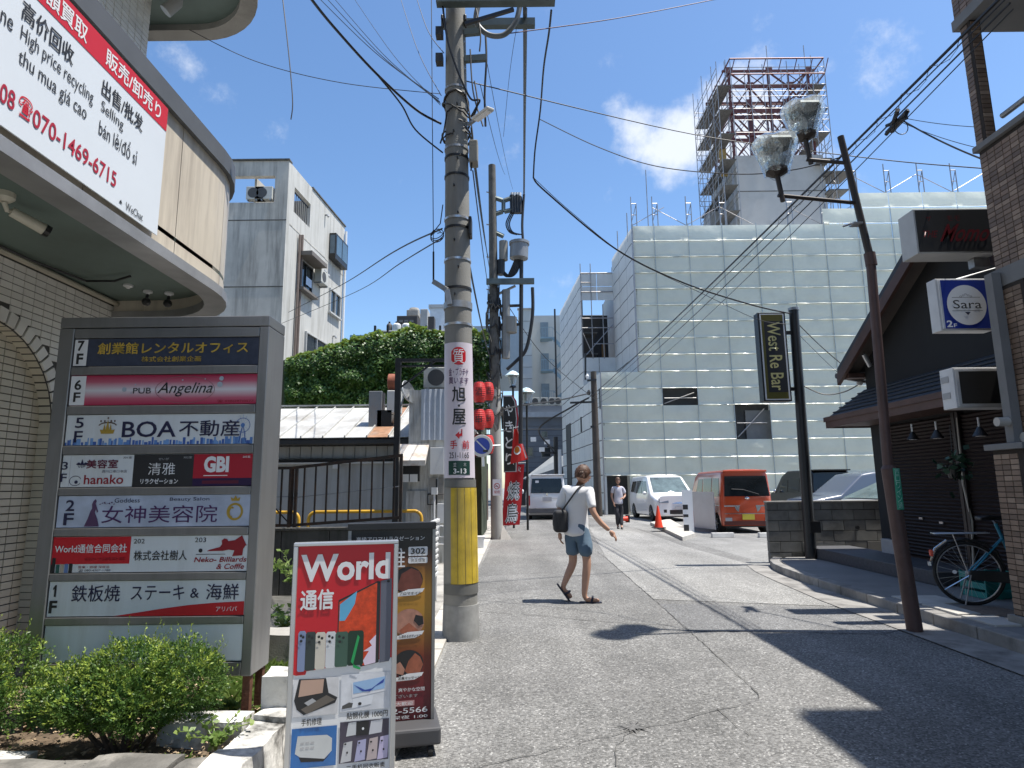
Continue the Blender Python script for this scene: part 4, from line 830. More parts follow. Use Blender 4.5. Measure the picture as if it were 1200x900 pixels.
for (x, y) in ((381, 252), (378, 317), (382, 322), (375, 316), (390, 394)): u_, z_ = FB.hit(x, y); MB().tube([FB.P(u_, z_, .0), FB.P(u_, z_, .12), FB.P(u_, z_-.1, .17)], .05, 8).build('vent_cap', galv, cbl, world=True)
# ---- house with the tin roof
th = thing('tin_roof_house', 'low grey house with a weathered pale tin roof behind the black railing', 'house', (-4, 13, 0))
gcor = mat('grey painted corrugated wall', (.46, .475, .48), .6, var=.08, scale=2, dirt=(.28, .27, .25), dscale=1.5, dirtamt=.6, streak=True)
tinr = mat('weathered tin roof', (.50, .50, .48), .5, .15, var=.1, scale=2, dirt=(.27, .25, .22), dscale=1.6, dirtamt=.7)
def corrug(F, name, m, par, u0, u1, z0, z1, pitch=.16, dep=.018, d=0):
    b = MB(); n = int((u1-u0)/pitch*2)
    for i in range(n+1):
        u = u0+(u1-u0)*i/n; dd = d+(dep if i % 2 else 0); b.v += [F.P(u, z0, dd), F.P(u, z1, dd)]
    b.v = [tuple(v) for v in b.v]; b.f = [(2*i, 2*i+2, 2*i+3, 2*i+1) for i in range(n)]; return b.build(name, m, par, world=True)
FT = Face((-8, 13), (-2.12, 13)); 
b = MB().box(-8, -2.0, 13.02, 17.5, 0, 2.3); b.build('wall', gcor, th, world=True)
b = MB().prismx([(13.03, 2.301), (17.4, 2.301), (15, 3.2)], -7.9, -2.05); b.build('gable_wall', gcor, th, world=True, fixn=True)
corrug(FT, 'cladding', gcor, th, 0, FT.len, 0, 1.96, .3, .01, .015)
FT.part('ledge', blackp, th, 0, FT.len, 1.98, 2.03, 0, .12); FT.part('ledge', whitep, th, 0, FT.len, 1.93, 1.965, .02, .10)
for i in range(26): FT.part('upper_panel', gcor, th, .03+i*.225, .24+i*.225, 2.05, 2.29, .0, .02)
FT.part('gutter', mat('dark gutter', (.05, .05, .05), .5), th, -.2, FT.len+.1, 2.30, 2.41, .30, .42, .02)
# roof as single standing-seam sheets
za, zb = 2.44, 3.36; ya, yb = 12.56, 15.0; x = -8.2; k = 0
while x < -1.9:
    w = .44; x1 = min(x+w, -1.86); b = MB(); m = tinr if not (-2.95 < x < -2.5) else mat('rusted roof sheet', (.30, .16, .09), .7, .1, var=.4, scale=6, dirt=(.45, .42, .38), dirtamt=.5)
    b.add([(x+.004, ya, za), (x1-.004, ya, za), (x1-.004, yb, zb), (x+.004, yb, zb), (x+.004, ya, za-.012), (x1-.004, ya, za-.012), (x1-.004, yb, zb-.012), (x+.004, yb, zb-.012)], [(0, 1, 2, 3), (7, 6, 5, 4), (4, 5, 1, 0), (1, 5, 6, 2), (3, 2, 6, 7), (0, 3, 7, 4)])
    b.build('roof_sheet', m, th, world=True); q = MB().beam((x, ya-.01, za+.02), (x, yb, zb+.02), .022, .04); q.build('roof_seam', tinr, th, world=True); x += w; k += 1
MB().box(-8.2, -1.86, 14.93, 15.1, zb+.03, zb+.06).build('ridge_cap', tinr, th, world=True)
MB().add([(-8.2, 15.1, zb-.01), (-1.9, 15.1, zb-.01), (-1.9, 17.6, 2.4), (-8.2, 17.6, 2.4)], [(0, 1, 2, 3)]).build('rear_roof', tinr, th, world=True)
FT.part('wall_lamp', whitep, th, FT.hit(395, 537)[0]-.05, FT.hit(395, 537)[0]+.06, 1.83, 1.93, .02, .13); 
# roof fan and vent box
ev = thing('roof_exhaust_fan', 'rusty drum blower and grey duct box standing on the tin roof', 'exhaust fan', (-2.9, 13.6, 2.7))
duct = mat('weathered zinc duct', (.27, .28, .29), .55, .4, var=.12, scale=5, dirt=(.28, .17, .1), dscale=5, dirtamt=.4)
a = at(433, 488, 13.4); c = at(449, 459, 13.4); MB().box(a.x, c.x, 13.3, 13.65, 2.7, c.z).build('duct_box', duct, ev, world=True, bevel=.01)
a = at(454, 485, 13.4); c = at(470, 458, 13.4); MB().box(a.x, c.x, 13.3, 13.6, a.z, c.z).build('motor_housing', mat('light grey motor casing', (.55, .55, .53), .5, var=.1, dirt=(.3, .28, .25), dirtamt=.4), ev, world=True, bevel=.02)
c = at(462, 448, 13.5); MB().lathe([(.17, -.12), (.185, -.11), (.185, .11), (.17, .12)], 20, (c.x, 13.5, c.z), 'x').build('blower_drum', mat('rust red drum', (.28, .09, .05), .75, .1, var=.25, scale=14), ev, world=True, smooth=True)
MB().box(at(455, 0, 13.4).x, at(470, 0, 13.4).x, 13.3, 13.6, 2.68, at(0, 486, 13.4).z).build('stand', blackp, ev, world=True)
# satellite dish-like cowl by the black post
dsh = thing('metal_cowl', 'tilted grey dish cowl fixed beside the black post above the tin roof', 'cowl', (-2.25, 12.6, 3))
c = at(474, 462, 12.4); b = MB(); b.lathe([(.03, 0), (.13, .02), (.20, .06), (.25, .12), (.24, .125), (.19, .07), (.12, .03)], 20, (0, 0, 0)); rot = Matrix.Rotation(R(70), 4, 'Y') @ Matrix.Rotation(R(20), 4, 'X'); b.v = [tuple(c+rot @ Vector(v)) for v in b.v]; b.build('bowl', galv, dsh, world=True, smooth=True)
MB().tube([c, c+Vector((-.1, 0, -.35)), (c.x-.12, 12.42, 2.5)], .018, 6).build('arm', galv, dsh, world=True)
# ---- cluttered service wall between the house and the pole
sb = thing('service_shed', 'pale corrugated shed wall with meters pipes and awning beside the concrete pole', 'shed', (-1.6, 12.5, 0))
FS = Face((-2.05, 12.3), (-1.0, 12.3)); dirtyw = mat('stained grey panel', (.48, .49, .48), .75, var=.14, scale=3, dirt=(.14, .13, .11), dscale=3, dirtamt=.8, streak=True)
a = at(493, 516, 12.3); c = at(524, 456, 12.3)
corrug(FS, 'cladding', mat('pale blue grey cladding', (.50, .55, .62), .5, var=.06, dirt=(.25, .26, .27), dirtamt=.4, streak=True), sb, FS.hit(493.5, 500)[0], 1.05, a.z, c.z, .1, .015, .03)
MB().box(-2.04, -1.0, 12.32, 14.5, 0, c.z-.01).build('wall', dirtyw, sb, world=True)
u0 = FS.hit(496, 455)[0]; ac_unit(sb, FS, u0, c.z+.03, .62, .42, .3, -.32)
for (x0, x1, yt, yb, dd, m, nm) in ((505, 521, 525, 556, .12, whitep, 'meter_box'), (469, 492, 546, 564, .1, blackp, 'breaker_box'), (513, 524, 590, 613, .1, whitep, 'gas_meter'), (476, 500, 575, 615, .02, dirtyw, 'wall_panel'), (503, 520, 560, 585, .015, conc, 'wall_panel')):
    u0, z1 = FS.hit(x0, yt); u1, z0 = FS.hit(x1, yb); FS.part(nm, m, sb, u0, u1, z0, z1, .0, dd, .006)
u0, z1 = FS.hit(470, 556); u1, z0 = FS.hit(480, 565); FS.part('meter_window', white, sb, u0, u1, z0, z1, .1, .106); FS.part('meter_window', white, sb, u1+.02, u1+(u1-u0), z0, z1, .1, .106)
b = MB(); A = FS.P(FS.hit(468, 541)[0], FS.hit(468, 541)[1], .55); Bq = FS.P(FS.hit(503, 538)[0], FS.hit(468, 541)[1], .55); C_ = FS.P(FS.hit(503, 526)[0], FS.hit(503, 520)[1], .0); D_ = FS.P(FS.hit(468, 526)[0], FS.hit(503, 520)[1], .0)
b.add([A, Bq, C_, D_, A-Vector((0, 0, .1)), Bq-Vector((0, 0, .1)), C_-Vector((0, 0, .03)), D_-Vector((0, 0, .03))], [(0, 1, 2, 3), (7, 6, 5, 4), (4, 5, 1, 0), (1, 5, 6, 2), (3, 2, 6, 7), (0, 3, 7, 4)]); b.build('awning', mat('pale rust streaked awning', (.62, .58, .52), .5, .2, var=.1, dirt=(.35, .2, .12), dscale=4, dirtamt=.6), sb, world=True)
random.seed(9)
for k in range(11):
    u = random.uniform(.05, 1.0); z = random.uniform(.5, 2.3); pts = [FS.P(u, z, .05)]
    for q in range(5):
        if q % 2: u += random.uniform(-.35, .35)
        else: z += random.uniform(-.6, .2)
        pts.append(FS.P(max(.02, min(1.02, u)), max(.05, z), .05+.01*k/3))
    MB().tube(pts, random.choice((.008, .012, .018)), 6).build('pipe', random.choice((whitep, galv, dirtyw, black)), sb, world=True)
# ---- black steel post frame in front
pf = thing('post_frame', 'tall thin black steel frame post rising in front of the ivy', 'post', (-2.0, 11.4, 0))
a = at(467, 420, 11.2); MB().box(a.x-.05, a.x+.05, 11.15, 11.25, 0, a.z).build('post', blackp, pf, world=True)
c = at(536, 419, 11.2); MB().box(a.x+.052, c.x+.3, 11.17, 11.23, a.z-.07, a.z-.01).build('cross_bar', blackp, pf, world=True); MB().box(a.x+.052, c.x+.3, 11.18, 11.22, a.z-.16, a.z-.13).build('cross_bar', blackp, pf, world=True)
MB().beam((a.x+.03, 11.2, a.z-.55), (a.x+.7, 11.2, a.z-.03), .03).build('brace', blackp, pf, world=True)
# ---- ivy wall with roof clutter
iv = thing('ivy_covered_building', 'low building smothered in dark green ivy behind the tin roof', 'building', (-3.5, 18.5, 0))
pf_ = [(at(x_, 0, 18.3).x, at(x_, 418-31*min(1, max(0, (x_-337)/110))+9, 18.3).z) for x_ in range(338, 572, 9)]; b = MB(); b.prismy([(pf_[0][0], 0)]+pf_+[(pf_[-1][0], 0)], 18.25, 22); b.build('wall', mat('dark wall behind ivy', (.035, .05, .025), .9), iv, world=True, fixn=True)
b = MB(); bt2 = MB(); random.seed(21)
def ivytop(px): return 418-31*min(1, max(0, (px-337)/110))+ 4+(7*noise.noise(Vector((px*.045, 0, 1))))+(4*noise.noise(Vector((px*.17, 3, 1))))+(-6 if 480 < px < 500 else 0)
for k in range(24000):
    px = random.uniform(334, 573) if k % 8 else random.uniform(334, 345); py = random.triangular(ivytop(px)-3, 486, ivytop(px)+ (30 if random.random() < .45 else 70))
    p_ = at(px, py, 17.95-.25*noise.noise(Vector((px*.06, py*.06, 0)))-random.uniform(0, .22)); s = random.uniform(.06, .10)
    nrm_ = Vector((random.gauss(0, .5), -.6+random.gauss(0, .35), .55+random.gauss(0, .4))).normalized(); a_ = nrm_.cross(Vector((random.uniform(-1, 1), random.uniform(-1, 1), random.uniform(-1, 0)))).normalized(); c_ = nrm_.cross(a_)
    b.add([p_-a_*s*.5, p_-c_*s*.45, p_+a_*s*.6, p_+c_*s*.45], [(0, 1, 2, 3)])
for k in range(5000):      # top surface, leaves spreading back over the roof
    px = random.uniform(337, 572); p_ = at(px, ivytop(px)+random.uniform(-4, 6), 18+random.uniform(0, 1.4)); s = random.uniform(.08, .14); a_ = Vector((random.uniform(-1, 1), random.uniform(-1, 1), random.uniform(-.4, .4))).normalized(); c_ = a_.cross(Vector((0, 0, 1)))
    bt2.add([p_-a_*s*.5, p_-c_*s*.45, p_+a_*s*.6, p_+c_*s*.45], [(0, 1, 2, 3)])
o = bt2.build('ivy_top_leaves', leafmat('painted sunlit ivy leaf', (.13, .21, .04), (.24, .31, .07), .3), iv, world=True); o['kind'] = 'stuff'  # sunlight on the top leaves put into a lighter leaf colour
o = b.build('ivy_leaves', ivm, iv, world=True); o['kind'] = 'stuff'
def farbox(name, label, cat, x0, x1, yt, yb, Y, dep, m, extra=None):
    a = at(x0, yt, Y); c = at(x1, yb, Y); t = thing(name, label, cat, ((a.x+c.x)/2, Y, max(0, c.z)))
    MB().box(a.x, c.x, Y, Y+dep, c.z, a.z).build('body', m, t, world=True, bevel=.02); 
    if extra: extra(t, a, c, Y)
    return t
def vents(t, a, c, Y):
    n = 3
    for k in range(n): MB().box(a.x+.1+k*(c.x-a.x-.2)/n, a.x+.1+(k+.7)*(c.x-a.x-.2)/n, Y-.03, Y-.002, c.z+.2, a.z-.2).build('louvre', mat('grey louvre', (.2, .2, .2), .6), t, world=True)
dbr = mat('dark brown roof plant', (.055, .05, .048), .6); lgr = mat('light grey roof plant', (.42, .43, .43), .6, var=.06, dirt=(.28, .27, .25), dirtamt=.4)
farbox('roof_plant_unit', 'dark brown box unit on the roof behind the ivy', 'roof unit', 465, 489, 370, 383, 26, 1.5, dbr, vents)
farbox('water_tank', 'round topped grey tank above the dark roof unit', 'tank', 476.5, 490, 363, 369.6, 27, 1, conc, lambda t, a, c, Y: MB().lathe([((c.x-a.x)/2, 0), ((c.x-a.x)/2, .1), ((c.x-a.x)/2.6, .2)], 16, ((a.x+c.x)/2, Y+.5, a.z)).build('lid', conc, t, world=True))
farbox('duct_shaft', 'pale upright shaft beside the dark roof unit', 'duct', 492.5, 501, 362, 385, 25, .7, lgr, lambda t, a, c, Y: MB().box(c.x+.003, c.x+.25, Y+.1, Y+.6, c.z, a.z-.3).build('side_flue', dbr, t, world=True))
for k, (x0, x1, yt, yb, nm) in enumerate(((453, 459.5, 379, 391, 'leftmost small brown canister on the roof above the ivy'), (460, 470, 379, 390, 'left white plastic drum on the roof above the ivy'), (471, 481, 379, 390, 'right white plastic drum on the roof above the ivy'))):
    a = at(x0, yt, 22); c = at(x1, yb, 22); r_ = (c.x-a.x)/2; t = thing('roof_drum', nm, 'drum', ((a.x+c.x)/2, 22, c.z)); m = dbr if k == 0 else whitep
    MB().lathe([(r_*.9, 0), (r_, .05), (r_, (a.z-c.z)*.8), (r_*.6, (a.z-c.z)*.97), (r_*.3, a.z-c.z)], 14).build('drum', m, t, smooth=True); MB().lathe([(r_*.35, 0), (r_*.35, .06)], 10, (0, 0, a.z-c.z)).build('cap', blackp, t)
farbox('white_building', 'plain bright pale building far behind the concrete pole', 'building', 504, 521, 361, 400, 45, 6, mat('pale blue white render', (.60, .64, .68), .8), lambda t, a, c, Y: MB().box(a.x-.1, c.x+.1, Y-.1, Y+6, a.z, a.z+.25).build('parapet', lgr, t, world=True))
def bwin(t, a, c, Y):
    for k in range(4): MB().box(a.x+.8*k+.3, a.x+.8*k+.8, Y-.05, Y-.002, a.z-2.2, a.z-1.0).build('window', glassb, t, world=True)
farbox('blue_building', 'small flat blue building beyond the left end of the ivy', 'building', 410, 432, 392.5, 430, 50, 8, mat('blue cladding', (.10, .24, .42), .6), bwin)
farbox('grey_blue_building', 'grey blue flat building seen between the two poles above the ivy', 'building', 545, 610, 382, 440, 48, 8, mat('grey blue render', (.30, .37, .42), .8, var=.06), bwin)
rc = thing('roof_pipe_rack', 'rack of silver and black pipes running along the ivy roof', 'pipes', (-2, 20, 5.6))
random.seed(3)
for k in range(7):
    p0 = at(433+random.uniform(0, 50), 395+k*2.2-6, 19.2+.1*k); p1 = at(535+random.uniform(0, 6), 392+k*3.6-4, 19.2+.1*k); m_ = (p0+p1)/2+Vector((0, 0, random.uniform(-.06, .1))); MB().tube([p0, m_, p1], random.uniform(.03, .07), 8).build('pipe', random.choice((galv, blackp, galv)), rc, world=True)
for x in (500, 516, 528, 440, 455): p0 = at(x, 386, 19.1); MB().box(p0.x-.03, p0.x+.03, 19.0, 19.1, p0.z-1.2, p0.z+.1).build('support', blackp, rc, world=True)
# ---- far grey building with fire stairs
fb = thing('grey_stair_building', 'tall pale grey building with zigzag fire stairs at the end of the street', 'building', (3, 62, 0))
gpan = mat('grey clad wall', (.46, .47, .455), .75, var=.05, scale=.3, dirt=(.38, .39, .38), dscale=.2, dirtamt=.4)
F1 = Face((.7, 60), (9, 60)); a = F1.hit(608, 363); uA = F1.hit(634, 400)[0]; top = a[1]
MB().box(.7, .7+uA-.9, 60, 70, 0, top).build('wall', gpan, fb, world=True); MB().box(.7+uA-.899, 12, 62.2, 70, 0, top).build('stair_wall', gpan, fb, world=True)
for k in range(12):
    z = top-1.2-k*1.15; F1.part('panel_joint', mat('panel joint grey', (.2, .21, .21), .8), fb, 0, uA-.92, z, z+.05, .001, .02)
F1.part('parapet_cap', conc, fb, -.1, uA-.8, top+.001, top+.15, -.3, .1)
metal_b = mat('pale blue grey stair steel', (.22, .31, .36), .5, .2)
zz = [F1.hit(640, y)[1] for y in (395, 433, 470)]; uu = F1.hit(640, 430)[0]; st0 = F1.P(uu-.8, 0, 0)
for z in zz:
    F1.part('landing', metal_b, fb, uu-.5, uu+.7, z-.15, z, -1.2, .1); F1.part('stair_door', mat('blue grey door', (.16, .21, .25), .5), fb, uu-.4, uu+.4, z+.02, z+2.05, -2.18, -2.05)
    b = MB(); F1.box(b, uu-.5, uu+.7, z+.95, z+1.0, .05, .1); 
    for k in range(6): F1.box(b, uu-.5+k*.23, uu-.47+k*.23, z, z+.95, .05, .08)
    b.build('railing', metal_b, fb, world=True, fixn=True)
zl = zz+[zz[-1]-3.1]
for a_, b_ in zip(zl, zl[1:]):
    mz = (a_+b_)/2; p0 = F1.P(uu+.7, a_-.08, .05); p1 = F1.P(uu+2.2, mz-.08, .05); p2 = F1.P(uu+.7, b_-.08, -.75); p3 = F1.P(uu+2.2, mz-.08, -.75)
    MB().beam(p0, p1, .08, .3).build('stair_stringer', metal_b, fb, world=True); MB().beam(p3, p2, .08, .3).build('stair_stringer', metal_b, fb, world=True)
    MB().beam(p0+Vector((0, 0, 1)), p1+Vector((0, 0, 1)), .05).build('handrail', metal_b, fb, world=True); MB().beam(p3+Vector((0, 0, 1)), p2+Vector((0, 0, 1)), .05).build('handrail', metal_b, fb, world=True)
    F1.part('landing', metal_b, fb, uu+2.1, uu+2.9, mz-.2, mz-.08, -1.1, .1)
    q = MB()
    for k in range(10): c = p0.lerp(p1, (k+.5)/10); q.box(c.x-.12, c.x+.12, c.y, c.y+.7, c.z-.02, c.z+.02)
    q.build('stair_treads', metal_b, fb, world=True)['kind'] = 'stuff'
MB().tube([F1.P(uu+.95, 4, .12), F1.P(uu+.95, top, .12)], .09, 8).build('drainpipe', blackp, fb, world=True)
# ---- darker grey shop block in front of it
gb = thing('grey_blue_low_building', 'low dark grey blue building with rooftop air conditioners behind the white van', 'building', (2.5, 52, 0))
F2 = Face((-.2, 50), (9, 50)); gdk = mat('dark grey blue siding', (.17, .19, .22), .7, var=.08, scale=.5, dirt=(.09, .10, .12), dscale=.5, dirtamt=.5)
u0, z1 = F2.hit(608, 488); MB().box(-.2, 6, 50, 58, 0, z1-.8).build('wall', gdk, gb, world=True)
F2.part('cornice', mat('pale blue grey cornice', (.34, .38, .43), .6), gb, 0, 6, F2.hit(615, 488)[1]-.1, F2.hit(615, 475.5)[1]*.0+F2.hit(615, 484)[1], -.2, .45); F2.part('parapet', gdk, gb, 0, 6, z1-.79, F2.hit(615, 476)[1], -.25, .05)
for k, x in enumerate((624, 634, 643.5, 652)): u_, z_ = F2.hit(x, 475.6); ac_unit(gb, F2, u_, z_+.06, .56 if k < 3 else .35, .62, .35, -.35)
for (x0, x1, yt, yb) in ((634, 642, 505, 513), (616, 625, 524, 535), (634, 646, 524, 536)): 
    u0, z1 = F2.hit(x0, yt); u1, z0 = F2.hit(x1, yb); F2.window(gb, u0, u1, z0, z1, mat('grey frame', (.2, .2, .2), .5), glass)
for k in range(16): z = .4+k*.42; F2.part('siding_joint', mat('siding joint', (.08, .09, .11), .8), gb, 0, 6, z, z+.03, .001, .012)
b = MB(); b.add([F2.P(.9, F2.hit(615, 562)[1], 3), F2.P(3.6, F2.hit(640, 532)[1], .1), F2.P(4.6, F2.hit(640, 532)[1], .1), F2.P(4.6, F2.hit(640, 545)[1], 3), F2.P(2.0, F2.hit(615, 566)[1], 3)], [(0, 1, 2), (0, 2, 3, 4)]); b.build('stair_canopy', mat('slate canopy sheet', (.17, .19, .21), .6), gb, world=True)
F2.part('shopfront', blackm, gb, .3, 4.8, 0, 2.6, .02, .4)
# ---- yakitori shop on the left
ys = thing('grill_shop', 'dark fronted grill shop behind the poles hung with red lanterns', 'shop', (-1.4, 19, 0))
wood = mat('dark brown wood', (.06, .035, .025), .7, var=.3, scale=5, bump=.3)
MB().box(-2.0, -1.18, 14.6, 27.8, 0, 3.3).build('wall', dirtyw, ys, world=True); FY = Face((-1.18, 14.8), (-1.1, 27))
for k in range(8): FY.part('door_panel', wood if k % 2 else redd, ys, .2+k*1.5, 1.6+k*1.5, .1, 2.4, .003, .05)
MB().add([(-1.2, 14.7, 3.0), (-.85, 14.7, 2.75), (-.85, 27, 2.75), (-1.2, 27, 3.0), (-1.2, 14.7, 2.95), (-.85, 14.7, 2.7), (-.85, 27, 2.7), (-1.2, 27, 2.95)], [(0, 1, 2, 3), (7, 6, 5, 4), (4, 5, 1, 0), (1, 5, 6, 2), (3, 2, 6, 7), (0, 3, 7, 4)]).build('eave', mat('pale eave sheet', (.5, .5, .48), .5), ys, world=True)
F3 = Face((-1.6, 14.5), (-.95, 14.5)); F3.part('end_board', redd, ys, .25, .6, 1.0, 2.1, .01, .06); F3.part('electric_box', galv, ys, .42, .6, .95, 1.5, .07, .2)
text(F3.part('menu_board', wood, ys, .3, .55, 1.3, 2.0, .061, .08) if 0 else ys, 'やきとり', 0, .001, 0, .001, white) if 0 else None
lm = mat('red paper lantern', (.50, .02, .015), .5, var=.06)
def lantern(px, py, Y, lab, r_=.165, h_=.25):
    c = at(px, py, Y); t = thing('paper_lantern', lab, 'lantern', c, 0, 'red paper lanterns outside the grill shop')
    prof = [(r_*.5, -h_)]+[(r_*(.70+.30*math.sin(PI*i/20))*(1 if i % 2 else .965), -h_+2*h_*i/20*1.0) for i in range(1, 20)]+[(r_*.5, h_)]
    MB().lathe(prof, 18).build('shade', lm, t, smooth=False)
    MB().lathe([(r_*.55, -.03), (r_*.55, .02)], 14, (0, 0, h_)).build('cap', blackp, t); MB().lathe([(r_*.55, -.03), (r_*.55, .03)], 14, (0, 0, -h_)).build('base_ring', blackp, t)
    text(t, '酒' if (py//60) % 2 else '串', -.08, .08, -.1, .1, inkk, y=-r_-.004)
    MB().tube([(0, 0, h_+.02), (0, 0, h_+.16)], .008, 5).build('hanger', blackp, t); return t
for r_, (y, lab) in enumerate(((459, 'top'), (491, 'middle'), (521, 'bottom'))):
    lantern(561.5, y+1, 14.9, 'red paper lantern, nearer one of the %s row beside the concrete pole' % lab); lantern(572, y, 16.6, 'red paper lantern, farther one of the %s row beside the thinner pole' % lab)
# ============================================================ sheeted construction building
sc = thing('sheeted_construction_building', 'large building site wrapped in pale green white sheets on scaffolding', 'building', (8, 32, 0))
def sheetmat(name, col, tr, rough=.28):
    m = mat(name, col, rough, var=.05, scale=.6, dirt=tuple(c*.82 for c in col), dscale=.9, dirtamt=.45); t = m.node_tree; P = t.nodes['Principled BSDF']; src = P.inputs['Base Color'].links[0].from_socket
    tr_ = t.nodes.new('ShaderNodeBsdfTranslucent'); t.links.new(src, tr_.inputs[0]); ms = t.nodes.new('ShaderNodeMixShader'); ms.inputs[0].default_value = tr
    t.links.new(P.outputs[0], ms.inputs[1]); t.links.new(tr_.outputs[0], ms.inputs[2]); t.links.new(ms.outputs[0], t.nodes['Material Output'].inputs[0])
    n_ = t.nodes.new('ShaderNodeTexNoise'); n_.inputs['Scale'].default_value = 2.2; n_.inputs['Detail'].default_value = 2; geo = t.nodes.new('ShaderNodeNewGeometry'); t.links.new(geo.outputs['Position'], n_.inputs['Vector'])
    b_ = t.nodes.new('ShaderNodeBump'); b_.inputs['Strength'].default_value = .5; b_.inputs['Distance'].default_value = .05; t.links.new(n_.outputs['Fac'], b_.inputs['Height']); t.links.new(b_.outputs[0], P.inputs['Normal']); return m
shA = sheetmat('pale green white sheet', (.84, .86, .745), .38); shB = sheetmat('grey white sheet', (.84, .84, .81), .25, .5)
scf = mat('scaffold steel tube', (.34, .33, .33), .45, .7, var=.2); tubeb = mat('blue grey tube', (.42, .47, .48), .5, .2); seamd = mat('dark sheet seam', (.12, .125, .13), .8)
inner = mat('pale inner wall', (.55, .55, .53), .9, var=.1)
FF = Face((4.61, 32), (30, 32)); RH = .887; ZT = 15.25
us = [0, 1.29]+[1.29+1.83*k for k in range(1, 14)]
pmesh = {}
def pane_mesh(w, key):
    if key in pmesh: return pmesh[key]
    b = MB(); nx, nz = 6, 5; H = RH-.008; lip = .085; w -= .02
    for j in range(nz+2):
        for i in range(nx+1):
            u = i/nx; 
            if j == 0: z = 0; y = -.075-.014*math.sin(9*u+key*2)
            else: v = (j-1)/nz; z = lip*.85+v*(H-lip*.85); y = -.04*math.sin(PI*v)*math.sin(PI*u)-.008*math.sin(5*u+key)*math.sin(PI*v)
            b.v.append((u*w+.01, y, z))
    b.f = [(j*(nx+1)+i, j*(nx+1)+i+1, (j+1)*(nx+1)+i+1, (j+1)*(nx+1)+i) for j in range(nz+1) for i in range(nx)]
    me = b.mesh('sheet', smooth=False); me.polygons.foreach_set('use_smooth', [k >= nx for k in range(len(me.polygons))]); me.materials.append(shA); pmesh[key] = me; return me
holes = []
def inhole(u, z):
    for (x0, x1, y0, y1) in ((778, 820, 457, 474), (863, 905, 476, 514)):
        a = FF.hit(x0, y1); c = FF.hit(x1, y0)
        if a[0]-.4 < u < c[0]+.2 and a[1]-.1 < z < c[1]+.1: return True
    return u < 1.29 and z < 1.95
random.seed(11); cnt = 0
for r_ in range(-2, 18):
    z0 = ZT-(r_+1)*RH
    for i in range(len(us)-1):
        u0, u1 = us[i], us[i+1]; um = (u0+u1)/2
        if r_ < 0 and not ((r_ == -1 and u0 > 12.2) or (r_ == -2 and 14 < u0 < 20.5)): continue
        if r_ < 9 and u1 < 1.97: continue
        if r_ < 9 and u0 < 1.97 < u1: u0 = 1.97
        if inhole(um, z0+RH/2): continue
        key = random.randint(0, 4) if abs(u1-u0-1.83) < .01 else 90+i
        o = link_mesh('sheet_panel', pane_mesh(u1-u0, key+ (0 if key < 90 else 0)), sc, FF.P(u0, z0)-Vector((8, 32, 0))+Vector((0, random.uniform(-.01, .01), .004)))
        if u0 == 1.97: o.data = pane_mesh(u1-u0, 200)
        cnt += 1
for i, u in enumerate(us[1:]):
    zt_ = 7.3 if i == 0 else (ZT+.1 if u < 13 else ZT+RH+.1)
    FF.part('vertical_tube', tubeb, sc, u-.014, u+.014, 0, zt_, .03, .055)
FF.part('vertical_tube', scf, sc, 1.90, 1.97, 7.3, ZT+.1, -.02, .08); FF.part('vertical_tube', scf, sc, -.06, .0, 0, 7.27, -.02, .08)
# bodies behind the sheets
MB().box(6.9, 30, 33.2, 46, 0, 14.9).build('inner_structure', inner, sc, world=True)
MB().box(6.9, 15, 32.9, 33.19, 13.2, 14.7).build('inner_parapet', conc, sc, world=True)
MB().box(4.9, 6.89, 33.0, 37.2, 0, 7.1).build('inner_structure', inner, sc, world=True)
MB().box(4.61, 6.6, 32.1, 37, 7.12, 7.2).build('terrace_sheet', shB, sc, world=True)
k_ = .068
def side_strips(name, x0, y0, y1, z0, z1, openings=()):
    F = Face((x0-k_*(y1-y0), y1), (x0, y0)); nr = int(round((z1-z0)/RH)); n = max(1, int(round((y1-y0)/1.83)))
    for r_ in range(nr):
        za = z0+r_*RH
        for i in range(n):
            ua, ub = F.len*i/n, F.len*(i+1)/n
            if any(a < (ua+ub)/2 < b_ and c < za+RH/2 < d_ for a, b_, c, d_ in openings): continue
            q = MB(); m_ = (ua+ub)/2
            q.add([F.P(ua+.01, za+.03, 0), F.P(m_, za+.03, .03), F.P(ub-.01, za+.03, 0), F.P(ub-.01, za+RH-.02, 0), F.P(m_, za+RH-.02, .03), F.P(ua+.01, za+RH-.02, 0)], [(0, 1, 4, 5), (1, 2, 3, 4)])
            q.build('sheet_panel', shB, sc, world=True)
    F.part('seam_backing', seamd, sc, 0, F.len, z0, z1-.02, -.09, -.06) if not openings else None
    return F
FL = side_strips('low', 4.61, 32, 46, .2, .2+8*RH, openings=[]); 
# doorway and slots on the side: their shade painted as black boards
for (x0, x1, yt, yb) in ((664, 672, 499, 606), (681, 682.5, 489, 506), (703, 704.5, 457, 479)):
    u0, z1 = FL.hit(x0, yt); u1, z0 = FL.hit(x1, yb); FL.part('painted_opening', blackm, sc, u0, u1, max(.05, z0), z1, .035, .06)
FU = side_strips('up', 6.58, 32, 37, ZT-9*RH, ZT)
FN = side_strips('far', 4.61-k_*5, 37, 46, 7.3, 7.3+8*RH)
FR = Face((4.27, 37), (6.26, 37)); a = FR.hit(682, 420.5)[1]; c = FR.hit(700, 357)[1]
for r_ in range(8):
    z0 = 7.3+r_*RH
    if a-.3 < z0+RH/2 < c: continue
    for (ua, ub) in ((0.0, .97), (1.0, 1.97)): q = MB(); FR.box(q, ua, ub, z0+.02, z0+RH-.01, 0, .02); q.build('sheet_panel', shB, sc, world=True, fixn=True)
FR.part('hole_back', blackm, sc, -.1, 1.96, a-.4, c, -2.6, -2.5); FR.part('hole_floor', inner, sc, -.0, 1.96, a-.35, a-.28, -2.5, -.05)
